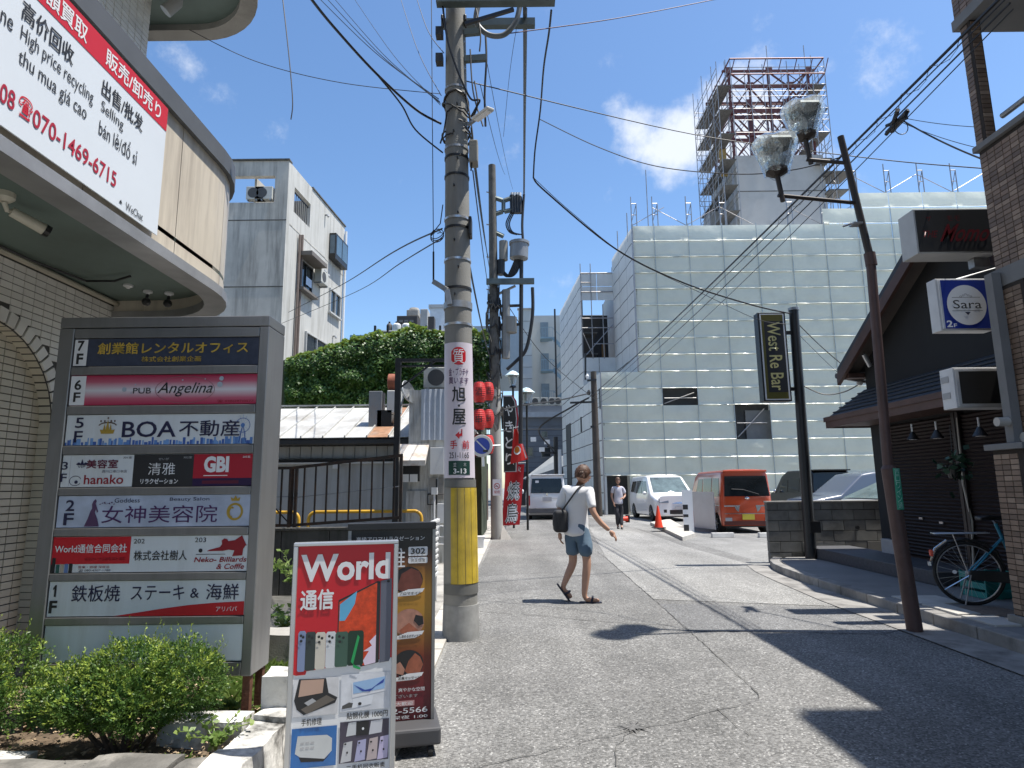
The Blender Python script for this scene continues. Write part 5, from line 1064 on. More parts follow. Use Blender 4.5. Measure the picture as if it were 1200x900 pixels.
planks = mat('grey scaffold plank', (.12, .117, .11), .7, .2, var=.2, scale=6)
for z in (a+.3, a+1.6): FR.part('plank', planks, sc, .0, .95, z, z+.05, -1.4, -.1)
b = [((.0, a), (0, c+2.6)), ((.62, a), (.62, c+2.6)), ((1.3, a), (1.3, c)), ((.1, a+.1), (1.9, a+2.1)), ((.7, a+.9), (1.9, a+.9)), ((0, a+1.9), (1.9, a+1.9)), ((0, a+2.5), (1.9, a+2.5)), ((0, c+.8), (1.95, c+.8)), ((0, c+2.0), (1.95, c+2.0)), ((0, c+1.4), (.62, c+1.4)), ((.62, a+.2), (.05, a+1.6))]
for k, (p, q) in enumerate(b): MB().tube([FR.P(p[0], p[1], .05), FR.P(q[0], q[1], .05)], .03, 6).build('scaffold_tube', scf, sc, world=True)
FR.part('timber', mat('brown timber', (.22, .12, .05), .8), sc, 1.3, 1.5, a+.1, a+1.1, -1.0, -.8)
# dark boards paint the shade of the rooms behind the front openings
for (x0, x1, y0, y1) in ((778, 820, 457, 474), (863, 905, 476, 514)):
    u0, z1 = FF.hit(x0-3, y0-2); u1, z0 = FF.hit(x1+3, y1+2); FF.part('shade_board', mat('painted room shade', (.03, .032, .035), .8, var=.3, scale=2), sc, u0, u1, z0-.3, z1+.3, -.7, -.5)
    p = FF.P(u0+.2, z0+.2, -.3); q = FF.P(u1-.3, z1-.2, -.3); MB().tube([p, q], .03, 6).build('scaffold_tube', scf, sc, world=True)
    MB().tube([FF.P(u0+.2, (z0+z1)/2, -.3), FF.P(u1-.2, (z0+z1)/2, -.3)], .03, 6).build('scaffold_tube', scf, sc, world=True)
u0, z1 = FF.hit(865, 480); FF.part('grey_shutter', mat('grey louvre shutter', (.12, .125, .13), .6), sc, u0+.5, u0+1.8, z1-1.5, z1, -.45, -.4)
FF.part('shade_board', MATS['painted room shade'], sc, .12, 1.27, 0, 1.94, -.75, -.65); FF.part('sheet_pillar', shB, sc, -.02, .12, 0, 1.93, -.05, .0)  # board behind the doorway paints its shade
# guard posts along the top
gm = MB(); gm.tube([(0, 0, 0), (0, 0, 1.75)], .028, 6); gm.tube([(.28, 0, 0), (.28, 0, 1.35)], .028, 6); gm.tube([(0, 0, 1.35), (.28, 0, 1.35)], .024, 6); gm.tube([(0, 0, .7), (.28, 0, .7)], .02, 6); gm.tube([(0, .02, .3), (.28, .02, 1.3)], .018, 6)
gme = gm.mesh('guard'); gme.materials.append(scf)
bm_ = MB(); bm_.tube([(0, 0, 1.15), (1.8, 0, .1)], .02, 5); bme = bm_.mesh('brace'); bme.materials.append(scf); bm2 = MB(); bm2.tube([(0, 0, .1), (1.8, 0, 1.15)], .02, 5); bme2 = bm2.mesh('brace'); bme2.materials.append(scf)
for i, u in enumerate(us[1:]):
    if u < 1.9: u = 1.97
    z = ZT if u < 12.5 else (ZT+RH if (u < 14 or u > 20.5) else ZT+2*RH)
    if 8.6 < u < 9: continue
    link_mesh('guard_frame', gme, sc, FF.P(u, z)-Vector((8, 32, 0))+Vector((0, .15, 0)))
    link_mesh('brace', bme if i % 2 else bme2, sc, FF.P(u, z)-Vector((8, 32, 0))+Vector((0, .2, 0)))
for k, (y, z) in enumerate(((33, ZT), (35.5, ZT), (37.2, 13.6))): MB().tube([(6.5-k*.12, y, z-.5), (6.5-k*.12, y, z+1.2)], .03, 6).build('guard_post', scf, sc, world=True)
MB().tube([FF.P(2.9, ZT, -.3), FF.P(2.9, ZT+3.4, -.3)], .025, 6).build('tall_pole', scf, sc, world=True)
# ============================================================ tower on the roof
tw = thing('scaffold_tower', 'red steel lattice tower with plank walkways above a raw concrete block', 'tower', (18, 40, 15))
Z1 = at(856, 69, 40).z; XA, XB = at(861, 150, 40).x, at(973, 150, 40).x
def sameY(px, py, z):
    v = _f + _r*((px-600)/FOC) - _u*((py-450)/FOC); return (v*((z-EYE)/v.z)).y
lev = [at(852, y, 40).z for y in (99.7, 127.7, 155.7, 186, 216, 246)]
YB = sum(sameY(816, y, z) for y, z in ((150, lev[0]), (177, lev[1]), (202, lev[2])))/3
cX0, cX1 = at(864, 220, 41).x, at(968, 220, 41).x; cz = at(900, 182, 41).z
cc = mat('fresh grey concrete', (.40, .40, .395), .85, var=.06, scale=.8, dirt=(.30, .30, .30), dscale=.6, dirtamt=.6, bump=.1)
MB().box(cX0, cX1, 41, YB+1, 13, cz).build('concrete_core', cc, tw, world=True)
for z in (at(900, 224, 41).z,): MB().box(cX0, cX1, 40.985, 40.998, z-.03, z+.03).build('joint', concd, tw, world=True)
MB().box(cX0-1.2, cX0-.01, 43.5, 45, 14, cz-3).build('stair_block', cc, tw, world=True); MB().box(cX0-1.1, cX0-.3, 43.42, 43.49, 15.6, 17.6).build('door', mat('blue door', (.2, .3, .42), .5), tw, world=True)
rs = mat('dark red steel', (.13, .045, .045), .55, .3, var=.25, scale=4)
# red steel: uprights, beams, bracing on two planes
xs = [XA+.3+(XB-XA-.9)*k/4 for k in range(5)]; zb0 = cz-.3; LV = [zb0, at(900, 155, 41).z, at(900, 129, 41).z, at(900, 100, 41).z, at(900, 82, 41).z]
rY = (41.2, YB-.4)
for Y in rY:
    for i, x in enumerate(xs): MB().beam((x, Y, zb0), (x, Y, LV[-1]), .16 if i % 2 == 0 else .1).build('steel_column', rs, tw, world=True)
    for z in LV[1:]: MB().beam((xs[0]-.5, Y-.1, z), (xs[-1]+.4, Y-.1, z), .14, .24 if z < LV[-1] else .12).build('steel_beam', rs, tw, world=True)
    for j in range(4):
        za, zc = LV[j], LV[j+1]
        for i in range(4):
            A, C_ = ((xs[i], za), (xs[i+1], zc)) if (i+j) % 2 == 0 else ((xs[i+1], za), (xs[i], zc))
            MB().beam((A[0], Y, A[1]), (C_[0], Y, C_[1]), .09).build('steel_brace', rs, tw, world=True)
            MB().beam((A[0], Y+.15, C_[1]), (C_[0], Y+.15, A[1]), .045).build('steel_brace', rs, tw, world=True)
    for j in range(1, 5):
        for i in range(5):
            if (i+j) % 2 == 0: MB().box(xs[i]-.24, xs[i]+.24, Y-.24, Y-.2, LV[j]-.24, LV[j]+.24).build('gusset_plate', rs, tw, world=True)
for x in (xs[0], xs[-1]):
    for z in LV[1:]: MB().beam((x, rY[0], z), (x, rY[1], z), .12).build('steel_beam', rs, tw, world=True)
    for j in range(4): MB().beam((x, rY[0], LV[j]), (x, rY[1], LV[j+1]), .08).build('steel_brace', rs, tw, world=True)
# top frame
for (p, q) in (((XA, 40), (XB, 40)), ((XA, 40), (XA, YB)), ((XB, 40), (XB, YB)), ((XA, YB), (XB, YB))): 
    MB().tube([(*p, Z1), (*q, Z1)], .055, 6).build('top_tube', rs, tw, world=True); MB().tube([(*p, Z1-1.2), (*q, Z1-1.2)], .045, 6).build('top_tube', rs, tw, world=True)
for k in range(7): x = XA+(XB-XA)*k/6; MB().tube([(x, 40, Z1-1.2), (x+.35, 40, Z1)], .035, 5).build('top_brace', rs, tw, world=True)
# grey scaffold tubes and plank walkways round it
cols = [(XA, 40+(YB-40)*k/5) for k in range(6)]+[(XA-1.0, 40+(YB-40)*k/5) for k in range(6)]+[(XA+(XB-XA)*k/5, 40) for k in range(1, 6)]+[(XA+(XB-XA)*k/5, 40.9) for k in range(0, 6)]+[(XB, 40+(YB-40)*k/4) for k in range(1, 5)]+[(XB-.9, 40+(YB-40)*k/4) for k in range(0, 5)]
for i, (x, y) in enumerate(cols):
    top_ = Z1+random.choice((.2, .6, 1.0)) if i % 2 else Z1-.2
    zlo = 15 if (x < XA+.2 or x > XB-1.0) else cz-.2
    MB().tube([(x, y, zlo), (x, y, top_ if y < YB-1 else top_)], .028, 5).build('scaffold_tube', scf, tw, world=True)
for z in lev:
    for dz in (.02, .95, 1.35):
        for X in (XA, XA-1.0): MB().tube([(X, 40, z+dz), (X, YB, z+dz)], .022, 5).build('scaffold_rail', scf, tw, world=True)
        if z > cz-.5: MB().tube([(XA, 40, z+dz), (XB, 40, z+dz)], .022, 5).build('scaffold_rail', scf, tw, world=True)
        MB().tube([(XB, 40, z+dz), (XB, YB, z+dz)], .022, 5).build('scaffold_rail', scf, tw, world=True)
        MB().tube([(XA-1.0, YB, z+dz), (XA, YB, z+dz)], .022, 5).build('scaffold_rail', scf, tw, world=True)
    for k in range(4):
        ya, yb = 40+(YB-40)*k/4+.02, 40+(YB-40)*(k+1)/4-.02
        for w in range(2): MB().box(XA-.95+.47*w, XA-.50+.47*w, ya, yb, z-.05, z).build('plank', planks, tw, world=True)
        if z > cz-2.5: MB().box(XB-.85, XB-.05, ya, yb, z-.05, z).build('plank', planks, tw, world=True)
for j in range(len(lev)-1):
    za, zc = lev[j+1], lev[j]
    for k in range(5): 
        ya, yb = 40+(YB-40)*k/5, 40+(YB-40)*(k+1)/5; MB().tube([(XA-1.0, ya if (j+k) % 2 else yb, za), (XA-1.0, yb if (j+k) % 2 else ya, zc)], .018, 5).build('scaffold_brace', scf, tw, world=True)
        if j < 3 and k < 5: xa, xb = XA+(XB-XA)*k/5, XA+(XB-XA)*(k+1)/5; MB().tube([(xa if (j+k) % 2 else xb, 40, za), (xb if (j+k) % 2 else xa, 40, zc)], .018, 5).build('scaffold_brace', scf, tw, world=True)
        if k < 4: ya, yb = 40+(YB-40)*k/4, 40+(YB-40)*(k+1)/4; MB().tube([(XB, ya if (j+k) % 2 else yb, za), (XB, yb if (j+k) % 2 else ya, zc)], .018, 5).build('scaffold_brace', scf, tw, world=True)
q = at(849, 180, 41); MB().box(q.x, q.x+.5, 42, 42.05, q.z-1.2, q.z+1.0).build('board', mat('ochre plywood board', (.45, .33, .14), .8), tw, world=True)
p = at(972, 204, 40.5); MB().box(p.x-.3, p.x+1.5, 40.2, 42, p.z, p.z+.08).build('side_platform', planks, tw, world=True); MB().box(p.x-.2, p.x+1.1, 40.3, 41.6, p.z-1.3, p.z-1.2).build('side_platform', planks, tw, world=True)
for k, x in enumerate((p.x+.1, p.x+.6, p.x+1.3)): MB().tube([(x, 40.6, 15), (x, 40.6, p.z+.8)], .03, 6).build('scaffold_tube', scf, tw, world=True)
# ============================================================ block wall
bw = thing('concrete_block_wall', 'low grey concrete block wall between the car park and the black house', 'wall', (5.7, 11.87, 0))
bmts = [mat('concrete block %d' % i, c, .9, var=.16, scale=4, bump=.5, bscale=80, dirt=(.07, .068, .06), dscale=2.5, dirtamt=.6) for i, c in enumerate(((.19, .185, .17), (.21, .205, .19), (.165, .16, .15)))]
MB().box(4.72, 7.0, 11.9, 11.98, 0, 1.08).build('core', concd, bw, world=True)
for r_ in range(6):
    z0 = r_*.19; x = 4.71-(.2 if r_ % 2 else 0)
    while x < 7.0:
        x0 = max(x, 4.71); x1 = min(x+.392, 7.0)
        if x1-x0 > .05: MB().box(x0, x1, 11.87+random.uniform(0, .004), 11.99, z0+.004, min(z0+.184, 1.085)).build('block', concd if r_ == 0 and random.random() < .6 else random.choice(bmts), bw, world=True, bevel=.004)
        x += .4
MB().box(4.70, 7.0, 11.86, 12.0, 1.087, 1.115).build('coping', conc, bw, world=True, bevel=.005)
for x in (5.55, 6.35): MB().lathe([(.035, -.001), (.035, .02)], 12, (x, 11.855, .62), 'y').build('weep_hole', blackm, bw, world=True)
# ============================================================ black house
bh = thing('black_house', 'black rendered house with brown trimmed gable and low slate side roof', 'house', (6.2, 9, 0))
blk = mat('charcoal render', (.016, .0165, .018), .85, var=.15, scale=2); trim = mat('dark brown trim', (.085, .045, .036), .6, var=.2, scale=4); slate = mat('blue black slate', (.032, .038, .048), .65, var=.25, scale=8)
GX = 6.2; GY, GZ = 8.5, 4.97; SL = .613
def gz(y): return GZ-abs(y-GY)*SL
b = MB().prismx([(10.85, 0), (10.85, gz(10.85)-.05), (GY, GZ-.05), (6.35, gz(6.35)-.05), (6.35, 0)], GX+.001, 11); b.build('wall', blk, bh, world=True, fixn=True)
for s, y1 in ((1, 11.12), (-1, 6.3)):
    zz_ = gz(y1); b = MB(); b.prismx([(GY, GZ), (y1, zz_), (y1, zz_+.10), (GY, GZ+.12)], 5.86, 11.2) ; b.build('roof', slate, bh, world=True, fixn=True)
    b = MB(); b.prismx([(GY, GZ-.20), (y1, zz_-.20), (y1, zz_-.002), (GY, GZ-.002)], 5.84, 5.9); b.build('barge_board', trim, bh, world=True, fixn=True)
    b = MB(); b.prismx([(GY, GZ-.05), (y1, zz_-.05), (y1, zz_-.003), (GY, GZ-.003)], 5.901, 6.2); b.build('verge_soffit', mat('grey brown soffit', (.12, .10, .09), .8), bh, world=True, fixn=True)
MB().box(5.92, 11, 10.86, 11.1, gz(11.1)-.12, gz(11.1)-.04).build('eave_soffit', trim, bh, world=True)
MB().tube([(5.86, 11.17, gz(11.12)-.02), (11, 11.17, gz(11.12)-.02)], .05, 10).build('gutter', blackp, bh, world=True)
# lean-to roof over the ground floor
a = at(976, 502, 11.15); b = MB(); zf0, zf1 = 2.40, 2.56
b.add([(5.52, 6.4, zf1), (5.52, 10.95, zf1), (6.21, 10.95, 3.05), (6.21, 6.4, 3.05), (5.52, 6.4, zf1-.03), (5.52, 10.95, zf1-.03), (6.21, 10.95, zf1-.03), (6.21, 6.4, zf1-.03)], [(0, 3, 2, 1), (4, 5, 6, 7), (0, 1, 5, 4), (1, 2, 6, 5), (2, 3, 7, 6), (3, 0, 4, 7)]); b.build('side_roof', slate, bh, world=True, fixn=True)
for k in range(1, 6):
    t_ = k/6; MB().beam((5.52+.69*t_-.01, 6.4, zf1+.49*t_+.012), (5.52+.69*t_-.01, 10.94, zf1+.49*t_+.012), .02, .02).build('slate_course', slate, bh, world=True)
MB().box(5.49, 5.519, 6.4, 10.97, zf0-.02, zf1).build('fascia', trim, bh, world=True); MB().box(5.52, 6.3, 10.955, 10.97, zf0-.02, zf1).build('fascia', trim, bh, world=True); MB().box(5.47, 5.489, 6.4, 11.0, zf0+.09, zf1+.01).build('fascia', trim, bh, world=True)
MB().box(5.53, 6.19, 6.4, 10.93, zf0+.005, zf0+.03).build('soffit', trim, bh, world=True)
bshut = mat('dark brown shutter', (.028, .019, .018), .55, .3, var=.15, scale=3)
FG = Face((GX, 10.8), (GX, 6.4))
for (y0, y1) in ((10.4, 8.72), (8.58, 6.5)):
    b = MB(); u0, u1 = 10.8-y0, 10.8-y1; z = .32
    while z < 2.34:
        b.add([FG.P(u0, z, .03), FG.P(u1, z, .03), FG.P(u1, z+.028, .052), FG.P(u0, z+.028, .052), FG.P(u1, z+.05, .03), FG.P(u0, z+.05, .03)], [(0, 1, 2, 3), (3, 2, 4, 5)]); z += .052
    o = b.build('shutter_slats', bshut, bh, world=True, fixn=True); o['kind'] = 'stuff'
    FG.part('shutter_rail', bshut, bh, u0, u1, .2, .318, .02, .07); FG.part('shutter_guide', blackp, bh, u1+.001, u1+.06, .12, 2.38, .0, .09); FG.part('shutter_guide', blackp, bh, u0-.06, u0-.001, .12, 2.38, 0, .09)
    FG.part('shutter_handle', alum, bh, u0+.7, u0+.78, .88, .91, .053, .07); FG.part('shutter_handle', alum, bh, u0+1.15, u0+1.23, .84, .87, .053, .07)
FG.part('white_box', mat('off white plinth box', (.42, .42, .42), .7), bh, .12, .5, .12, .52, .01, .12)
MB().box(5.35, 6.18, 9.0, 11.9, .12, .30).build('doorstep', mat('dark granite step', (.07, .072, .08), .6, var=.25, scale=20), bh, world=True, bevel=.01); MB().box(5.4, 6.18, 8.3, 8.98, .12, .30).build('doorstep', MATS['dark granite step'], bh, world=True, bevel=.01)
for (px, py) in ((1068, 497), (1096, 494), (1146, 489)):
    p = at(px, py, 1) ; yy = 8.9 if px < 1080 else (8.2 if px < 1120 else 7.3); p = at(px, py, yy); sp = MB().tube([p, p+Vector((0, 0, -.06)), p+Vector((.0, -.0, -.12))], .012, 6).build('lamp_stem', alum, bh, world=True)
    MB().lathe([(.02, 0), (.075, -.10), (.08, -.11)], 14, (p.x, p.y, p.z-.11)).build('lamp_shade', blackp, bh, world=True, smooth=True); MB().lathe([(.05, 0), (.05, -.008)], 14, (p.x, p.y, p.z-.215)).build('bulb_disc', white, bh, world=True)
MB().tube([(6.12, 8.6, 2.3), (6.10, 8.62, 1.4), (6.13, 8.58, .9), (6.10, 8.62, .3)], .014, 6).build('ivory_cable', mat('ivory cable', (.4, .38, .33), .5), bh, world=True)
p = at(1012, 415, 10.0); 
fl = thing('flood_lamp', 'small metal floodlight under the black gable beside the brown lamp post', 'lamp', at(1012, 415, 10.5)); MB().tube([(0, 0, 0), (.12, .05, -.2)], .04, 10).build('head', alum, fl); MB().tube([(.1, .05, -.18), (.3, .1, -.1)], .015, 6).build('arm', galv, fl)
for k, (px, py, Y) in enumerate(((1000, 440, 11.2), (1004, 447, 11.1))):
    t = thing('cable_bracket', ('grey service bracket at the low tip of the black gable', 'white insulator knob just below the tip of the black gable')[k], 'bracket', at(px, py, Y)); MB().beam((-.15, 0, .05), (.25, 0, -.03), .05).build('arm', galv if k else blackp, t); MB().blob((.05, 0, -.03), .06, .04, .05).build('knob', whitep if k else galv, t, smooth=True)
# potted plant hanging in the gloom
t = thing('hanging_plant', 'dark green broad leaved plant hanging by the black shutters', 'plant', at(1117, 545, 7.9)); b = MB(); random.seed(2)
for k in range(60): 
    c = Vector((random.gauss(0, .10), random.gauss(0, .08), random.gauss(0, .09))); leaf(b, c, Vector((random.gauss(0, 1), random.gauss(0, 1), random.gauss(0, .6))), random.uniform(.07, .13), .38)
o = b.build('leaves', mat('dull dark leaf', (.03, .075, .045), .5, var=.3), t); o['kind'] = 'stuff'; MB().lathe([(.06, -.16), (.09, -.02), (.085, 0)], 12).build('pot', blackp, t); MB().tube([(0, 0, 0), (.02, 0, .5)], .005, 5).build('hanger', blackp, t)
# ============================================================ brick building at the right edge
bb = thing('brown_tile_building', 'brown tiled corner building with open balcony at the right edge', 'building', (4.9, 6, 0))
bt_ = [mat('brown tile %d' % i, c, .55, var=.10, scale=8) for i, c in enumerate(((.19, .13, .092), (.24, .165, .118), (.155, .105, .076), (.31, .225, .165)))]
grb = mat('dark brown mortar', (.035, .028, .024), .9); gsl = mat('smooth grey slab', (.20, .20, .20), .8, var=.1)
X0 = 4.93; YC = 6.2
MB().box(6.4, 13, 3.961, 6.1, 0, 10.8).build('inner_wall', mat('dark inner render', (.06, .055, .05), .9), bb, world=True); MB().box(6.4, 13, -9, 3.96, 0, 12.3).build('inner_wall', MATS['dark inner render'], bb, world=True)  # unseen upper height raised to block skylight from the street shadow
MB().box(X0, 6.39, -9, 3.96, 3.5, 8.5).build('near_block', grb, bb, world=True)       # nearer and taller part
MB().box(X0+.002, 6.39, 3.961, YC-.002, 6.45, 6.98).build('top_block', grb, bb, world=True)
MB().box(X0-.02, 6.39, 3.97, YC+.02, 6.33, 6.448).build('top_soffit', gsl, bb, world=True)
MB().box(X0+.04, X0+.2, 3.97, YC-.04, 3.55, 4.86).build('parapet', grb, bb, world=True); MB().box(X0+.2, 6.39, YC-.2, YC-.04, 3.55, 4.86).build('parapet', grb, bb, world=True)
MB().box(X0+.0, X0+.24, 3.97, YC-.0, 4.87, 4.93).build('parapet_coping', gsl, bb, world=True)
MB().box(X0+.0, 6.39, 3.97, YC+.0, 3.36, 3.545).build('balcony_slab', gsl, bb, world=True)
MB().box(X0+.03, X0+.14, YC-.17, YC-.03, 4.931, 6.33).build('upper_pillar', grb, bb, world=True)
tl = dict(tw=.095, th=.045, gap=.006)
def tw_(O, U_, N_, w, h, mx, **k): tile_wall(bb, O, U_, (0, 0, 1), N_, w, h, mats=bt_, maxparts=mx, bond=0, **tl, **k)
tw_((X0+.04, YC-.04, 3.55), (0, -1, 0), (-1, 0, 0), 2.0, 1.31, 170); tl2 = dict(tl); tw_((X0+.03, YC-.03, 4.935), (0, -1, 0), (-1, 0, 0), .112, 1.39, 28); tw_((X0+.032, YC-.17, 4.935), (1, 0, 0), (0, -1, 0), .112, 1.39, 28)
tw_((X0+.002, YC-.002, 6.45), (0, -1, 0), (-1, 0, 0), 2.0, .52, 0)
MB().tube([(X0+.12, YC-.3, 5.12), (X0+.12, 4.2, 5.12)], .03, 8).build('balcony_rail', galv, bb, world=True)
# lower pier
PX = 4.66; MB().box(PX, PX+.35, 5.75, 6.12, .12, 1.72).build('pier', grb, bb, world=True); MB().box(PX-.05, PX+.4, 5.7, 6.17, 1.722, 1.78).build('pier_cap', gsl, bb, world=True, bevel=.006)
MB().box(PX-.04, PX+.5, 5.3, 6.16, .1, .2).build('pier_plinth', conc, bb, world=True)
tw_((PX, 6.12, .205), (0, -1, 0), (-1, 0, 0), .37, 1.51, 40); tw_((PX, 5.75, .205), (1, 0, 0), (0, -1, 0), .35, 1.51, 50)
MB().box(X0+.0, X0+.3, 5.8, 6.14, 1.785, 3.355).build('mid_pillar', grb, bb, world=True); tw_((X0, 6.14, 1.79), (0, -1, 0), (-1, 0, 0), .34, 1.55, 0); tw_((X0, 5.8, 1.79), (1, 0, 0), (0, -1, 0), .3, 1.55, 0)
MB().box(X0-.1, X0-.01, 6.05, 6.15, 1.8, 3.5).build('grey_duct', gsl, bb, world=True)
MB().tube([(4.72, 6.1, 2.0), (5.4, 6.1, 2.0)], .045, 10).build('vent_pipe', mat('off white pipe', (.5, .48, .44), .5), bb, world=True, smooth=True); MB().tube([(4.88, 6.0, 1.84), (5.4, 6.0, 1.84)], .05, 10).build('vent_pipe', MATS['off white pipe'], bb, world=True, smooth=True)
MB().box(X0+.35, 6.39, 4.2, 5.7, .12, 3.3).build('shopfront', mat('dark shopfront', (.025, .02, .018), .6), bb, world=True)
p = at(1198, 560, 5.9)
# ---- projecting box signs
def boxsign(name, label, cat, p_front, w, h, d, rz, face_m, rim_m):
    t = thing(name, label, cat, p_front, rz); MB().box(-w/2, w/2, .004, d, -h/2, h/2).build('casing', rim_m, t, bevel=.006)
    f = MB().box(-w/2+.02, w/2-.02, -.006, .0035, -h/2+.02, h/2-.02).build('face_panel', face_m, t); return t, f
a = at(1076, 297, 7.1); c = at(1163, 244, 7.1)
mr_ = mat('dim red neon lettering', (.14, .006, .012), .4)
W_ = c.x-a.x; H_ = c.z-a.z; t, f = boxsign('projecting_sign', 'large black box sign with dim red script above the gable', 'sign', ((a.x+c.x)/2, 7.1, (a.z+c.z)/2), W_, H_, .30, R(0), blackm, mat('grey white sign casing', (.48, .48, .47), .5, var=.08, dirt=(.3, .3, .29), dirtamt=.4))
text(f, 'ザ', -W_*.36, -W_*.29, H_*.22, H_*.33, mr_, y=-.009); text(f, 'モモ', -W_*.10, W_*.07, H_*.22, H_*.33, mr_, y=-.009); text(f, 'THE', -W_*.42, -W_*.24, -H_*.15, -H_*.0, mr_, y=-.009, shear=.3, off=.01); text(f, 'Momo', -W_*.16, W_*.42, -H_*.25, H_*.15, mr_, y=-.009, shear=.5, off=.015)
MB().box(W_*.3, W_*.5, .15, .25, -H_/2-.12, -H_/2-.01).build('bracket', galv, t); MB().box(W_*.5+.002, W_*.5+.3, .1, .28, -.1, .1).build('mount', blackp, t)
a = at(1103, 387.5, 6.6); c = at(1157, 326, 6.6); W_ = c.x-a.x; H_ = c.z-a.z
t, f = boxsign('projecting_sign', 'blue and white Sara 2F sign hanging from the brown tile building', 'sign', ((a.x+c.x)/2, 6.6, (a.z+c.z)/2), W_, H_, .15, R(1), white, mat('white sign casing', (.62, .62, .62), .45))
rect(f, 'blue_field', -W_/2+.045, W_/2-.02, -H_/2+.02, H_/2-.02, blue, -.0075); disc(f, 'white_disc', .018, -.01, W_*.375, W_*.39, white, -.009, 36)
text(f, 'Sara', -W_*.26+.018, W_*.28+.018, -.05, .045, inkk, y=-.0105)
for zz_, ww in ((.075, .27), (-.075, .29)): rect(f, 'thin_line', -W_*ww+.018, W_*ww+.018, zz_-.002, zz_+.002, inkk, -.0105)
for k in range(-2, 3): ring(f, 'scroll', .018+k*.028, .085+.012*(2-abs(k)), .014, .009, .003, nv, -.0105, 12)
flat(f, 'leaf_drop', [(.018-.03, -.092), (.018, -.088), (.018+.03, -.092), (.018, -.125)], nv, -.0105)
text(f, '2', -W_/2+.06, -W_/2+.125, -H_/2+.035, -H_/2+.11, white, y=-.0105, off=.03); text(f, 'F', -W_/2+.135, -W_/2+.17, -H_/2+.035, -H_/2+.075, white, y=-.0105, off=.02)
MB().tube([(-.05, .06, H_/2), (1.1, .05, H_/2+.32)], .008, 6).build('stay_wire', alum, t); MB().box(W_/2+.01, W_/2+.22, .05, .11, -.22, .12).build('mount', galv, t)
a = at(1122, 478, 6.8); c = at(1182, 430, 6.8); W_ = c.x-a.x; H_ = c.z-a.z
t, f = boxsign('projecting_sign', 'blank dark faced sign box with white casing below the Sara sign', 'sign', ((a.x+c.x)/2, 6.8, (a.z+c.z)/2), W_, H_, .22, R(0), MATS['white sign casing'], MATS['white sign casing'])
rect(f, 'dark_face', -W_/2+.055, W_/2-.04, -H_/2+.045, H_/2-.045, blackm, -.0085)
for k in (-.06, .12): MB().box(-W_/2-.006, -W_/2-.001, .08, .2, k-.05, k+.02).build('side_vent', mat('vent grey', (.35, .35, .35), .5), t)
# ============================================================ utility poles, lamps, signs on poles
polem = mat('grey concrete pole', (.25, .245, .225), .8, var=.10, scale=3, bump=.25, bscale=60, dirt=(.15, .145, .13), dscale=1.5, dirtamt=.6, streak=True)
up = thing('utility_pole', 'big concrete utility pole with white pawnshop sign and yellow guard tube', 'utility pole', (-.505, 6.32, 0))
PXc, PY = -.505, 6.32
def prad(z): return .168-.0086*z
def pxc(z): return -.515-.018*(z/7)*0-.012*z     # the pole leans a touch to the left
pts = [(pxc(z), PY, z) for z in (0, 1, 2, 4, 6, 8, 10.5)]
MB().tube(pts, [prad(p[2]) for p in pts], 28).build('shaft', polem, up, world=True, smooth=True)
def pband(z0, z1, m, name, off=.003, a0=-180, a1=180, n=40, par=None):
    b = MB()
    for z in (z0, z1):
        for i in range(n+1):
            a = R(a0+(a1-a0)*i/n-90); b.v.append((pxc(z)+(prad(z)+off)*math.cos(a), PY+(prad(z)+off)*math.sin(a), z))
    b.f = [(i, i+1, n+1+i+1, n+1+i) for i in range(n)]; return b.build(name, m, par or up, world=True, smooth=True)
ysl = mat('worn yellow guard plastic', (.52, .37, .035), .5, var=.2, scale=7, dirt=(.25, .20, .08), dscale=4, dirtamt=.6, streak=True)
MB().tube([(pxc(0), PY, 0), (pxc(0), PY, .32)], [prad(0)+.012, prad(0)+.004], 28).build('base_collar', mat('stained base concrete', (.28, .28, .27), .85, var=.2, scale=8, dirt=(.12, .12, .11), dirtamt=.7), up, world=True, smooth=True)
for k in range(6): pband(.52+k*.0, 1.42, ysl, 'guard_slat', .012, -26+k*24, -26+k*24+22.6, 6)
pband(.42, .515, mat('grey tape', (.14, .14, .13), .6), 'tape_band', .008, -60, 110, 24); pband(1.425, 1.5, MATS['grey tape'], 'tape_band', .008, -60, 110, 24)
z = lambda y: at(540, y, PY-.15).z
sg = pband(z(560), z(401), mat('pinkish white sign film', (.66, .60, .66), .4, var=.04), 'pawn_sign', .010, -62, 72, 30)
def pxf(z_off=.0135, ang0=5, rr=None):
    def f(p):    # wrap local (x = arc metres from sign centre, z) on the pole
        zz_ = p.z; r_ = prad(zz_)+z_off+(-p.y-.003 if p.y < -.003 else 0); a = R(ang0-90)+p.x/r_; return Vector((pxc(zz_)+r_*math.cos(a), PY+r_*math.sin(a), zz_))-Vector((PXc, PY, 0))
    return f
def PT(s, y0, y1, x0, x1, m, off=0, o=.0135, **k): return text(sg, s, x0, x1, z(y1), z(y0), m, off=off, xf=pxf(o), **k)
pxm = lambda px: (px-538.5)*.0083*1.0      # pixels to metres along the sign
b = MB(); f_ = pxf(.012); 
cy_ = z(417); vs = []
for i in range(40):
    pass
em = [(x_, z_) for x_, z_ in [(.088*math.cos(2*PI*i/40)*(1-.10*abs(math.cos(2*PI*i/40))**6)*(1 if abs(math.sin(2*PI*i/40)) > .25 else .9), .092*math.sin(2*PI*i/40)) for i in range(40)]]
for i in range(-10, 11): x_ = .0075*i; hh_ = .092*math.sqrt(max(0, 1-(x_/.088)**2))*(1 if abs(i) < 8 else .92); b.v += [tuple(f_(Vector((x_, 0, cy_+hh_)))), tuple(f_(Vector((x_, 0, cy_-hh_))))]
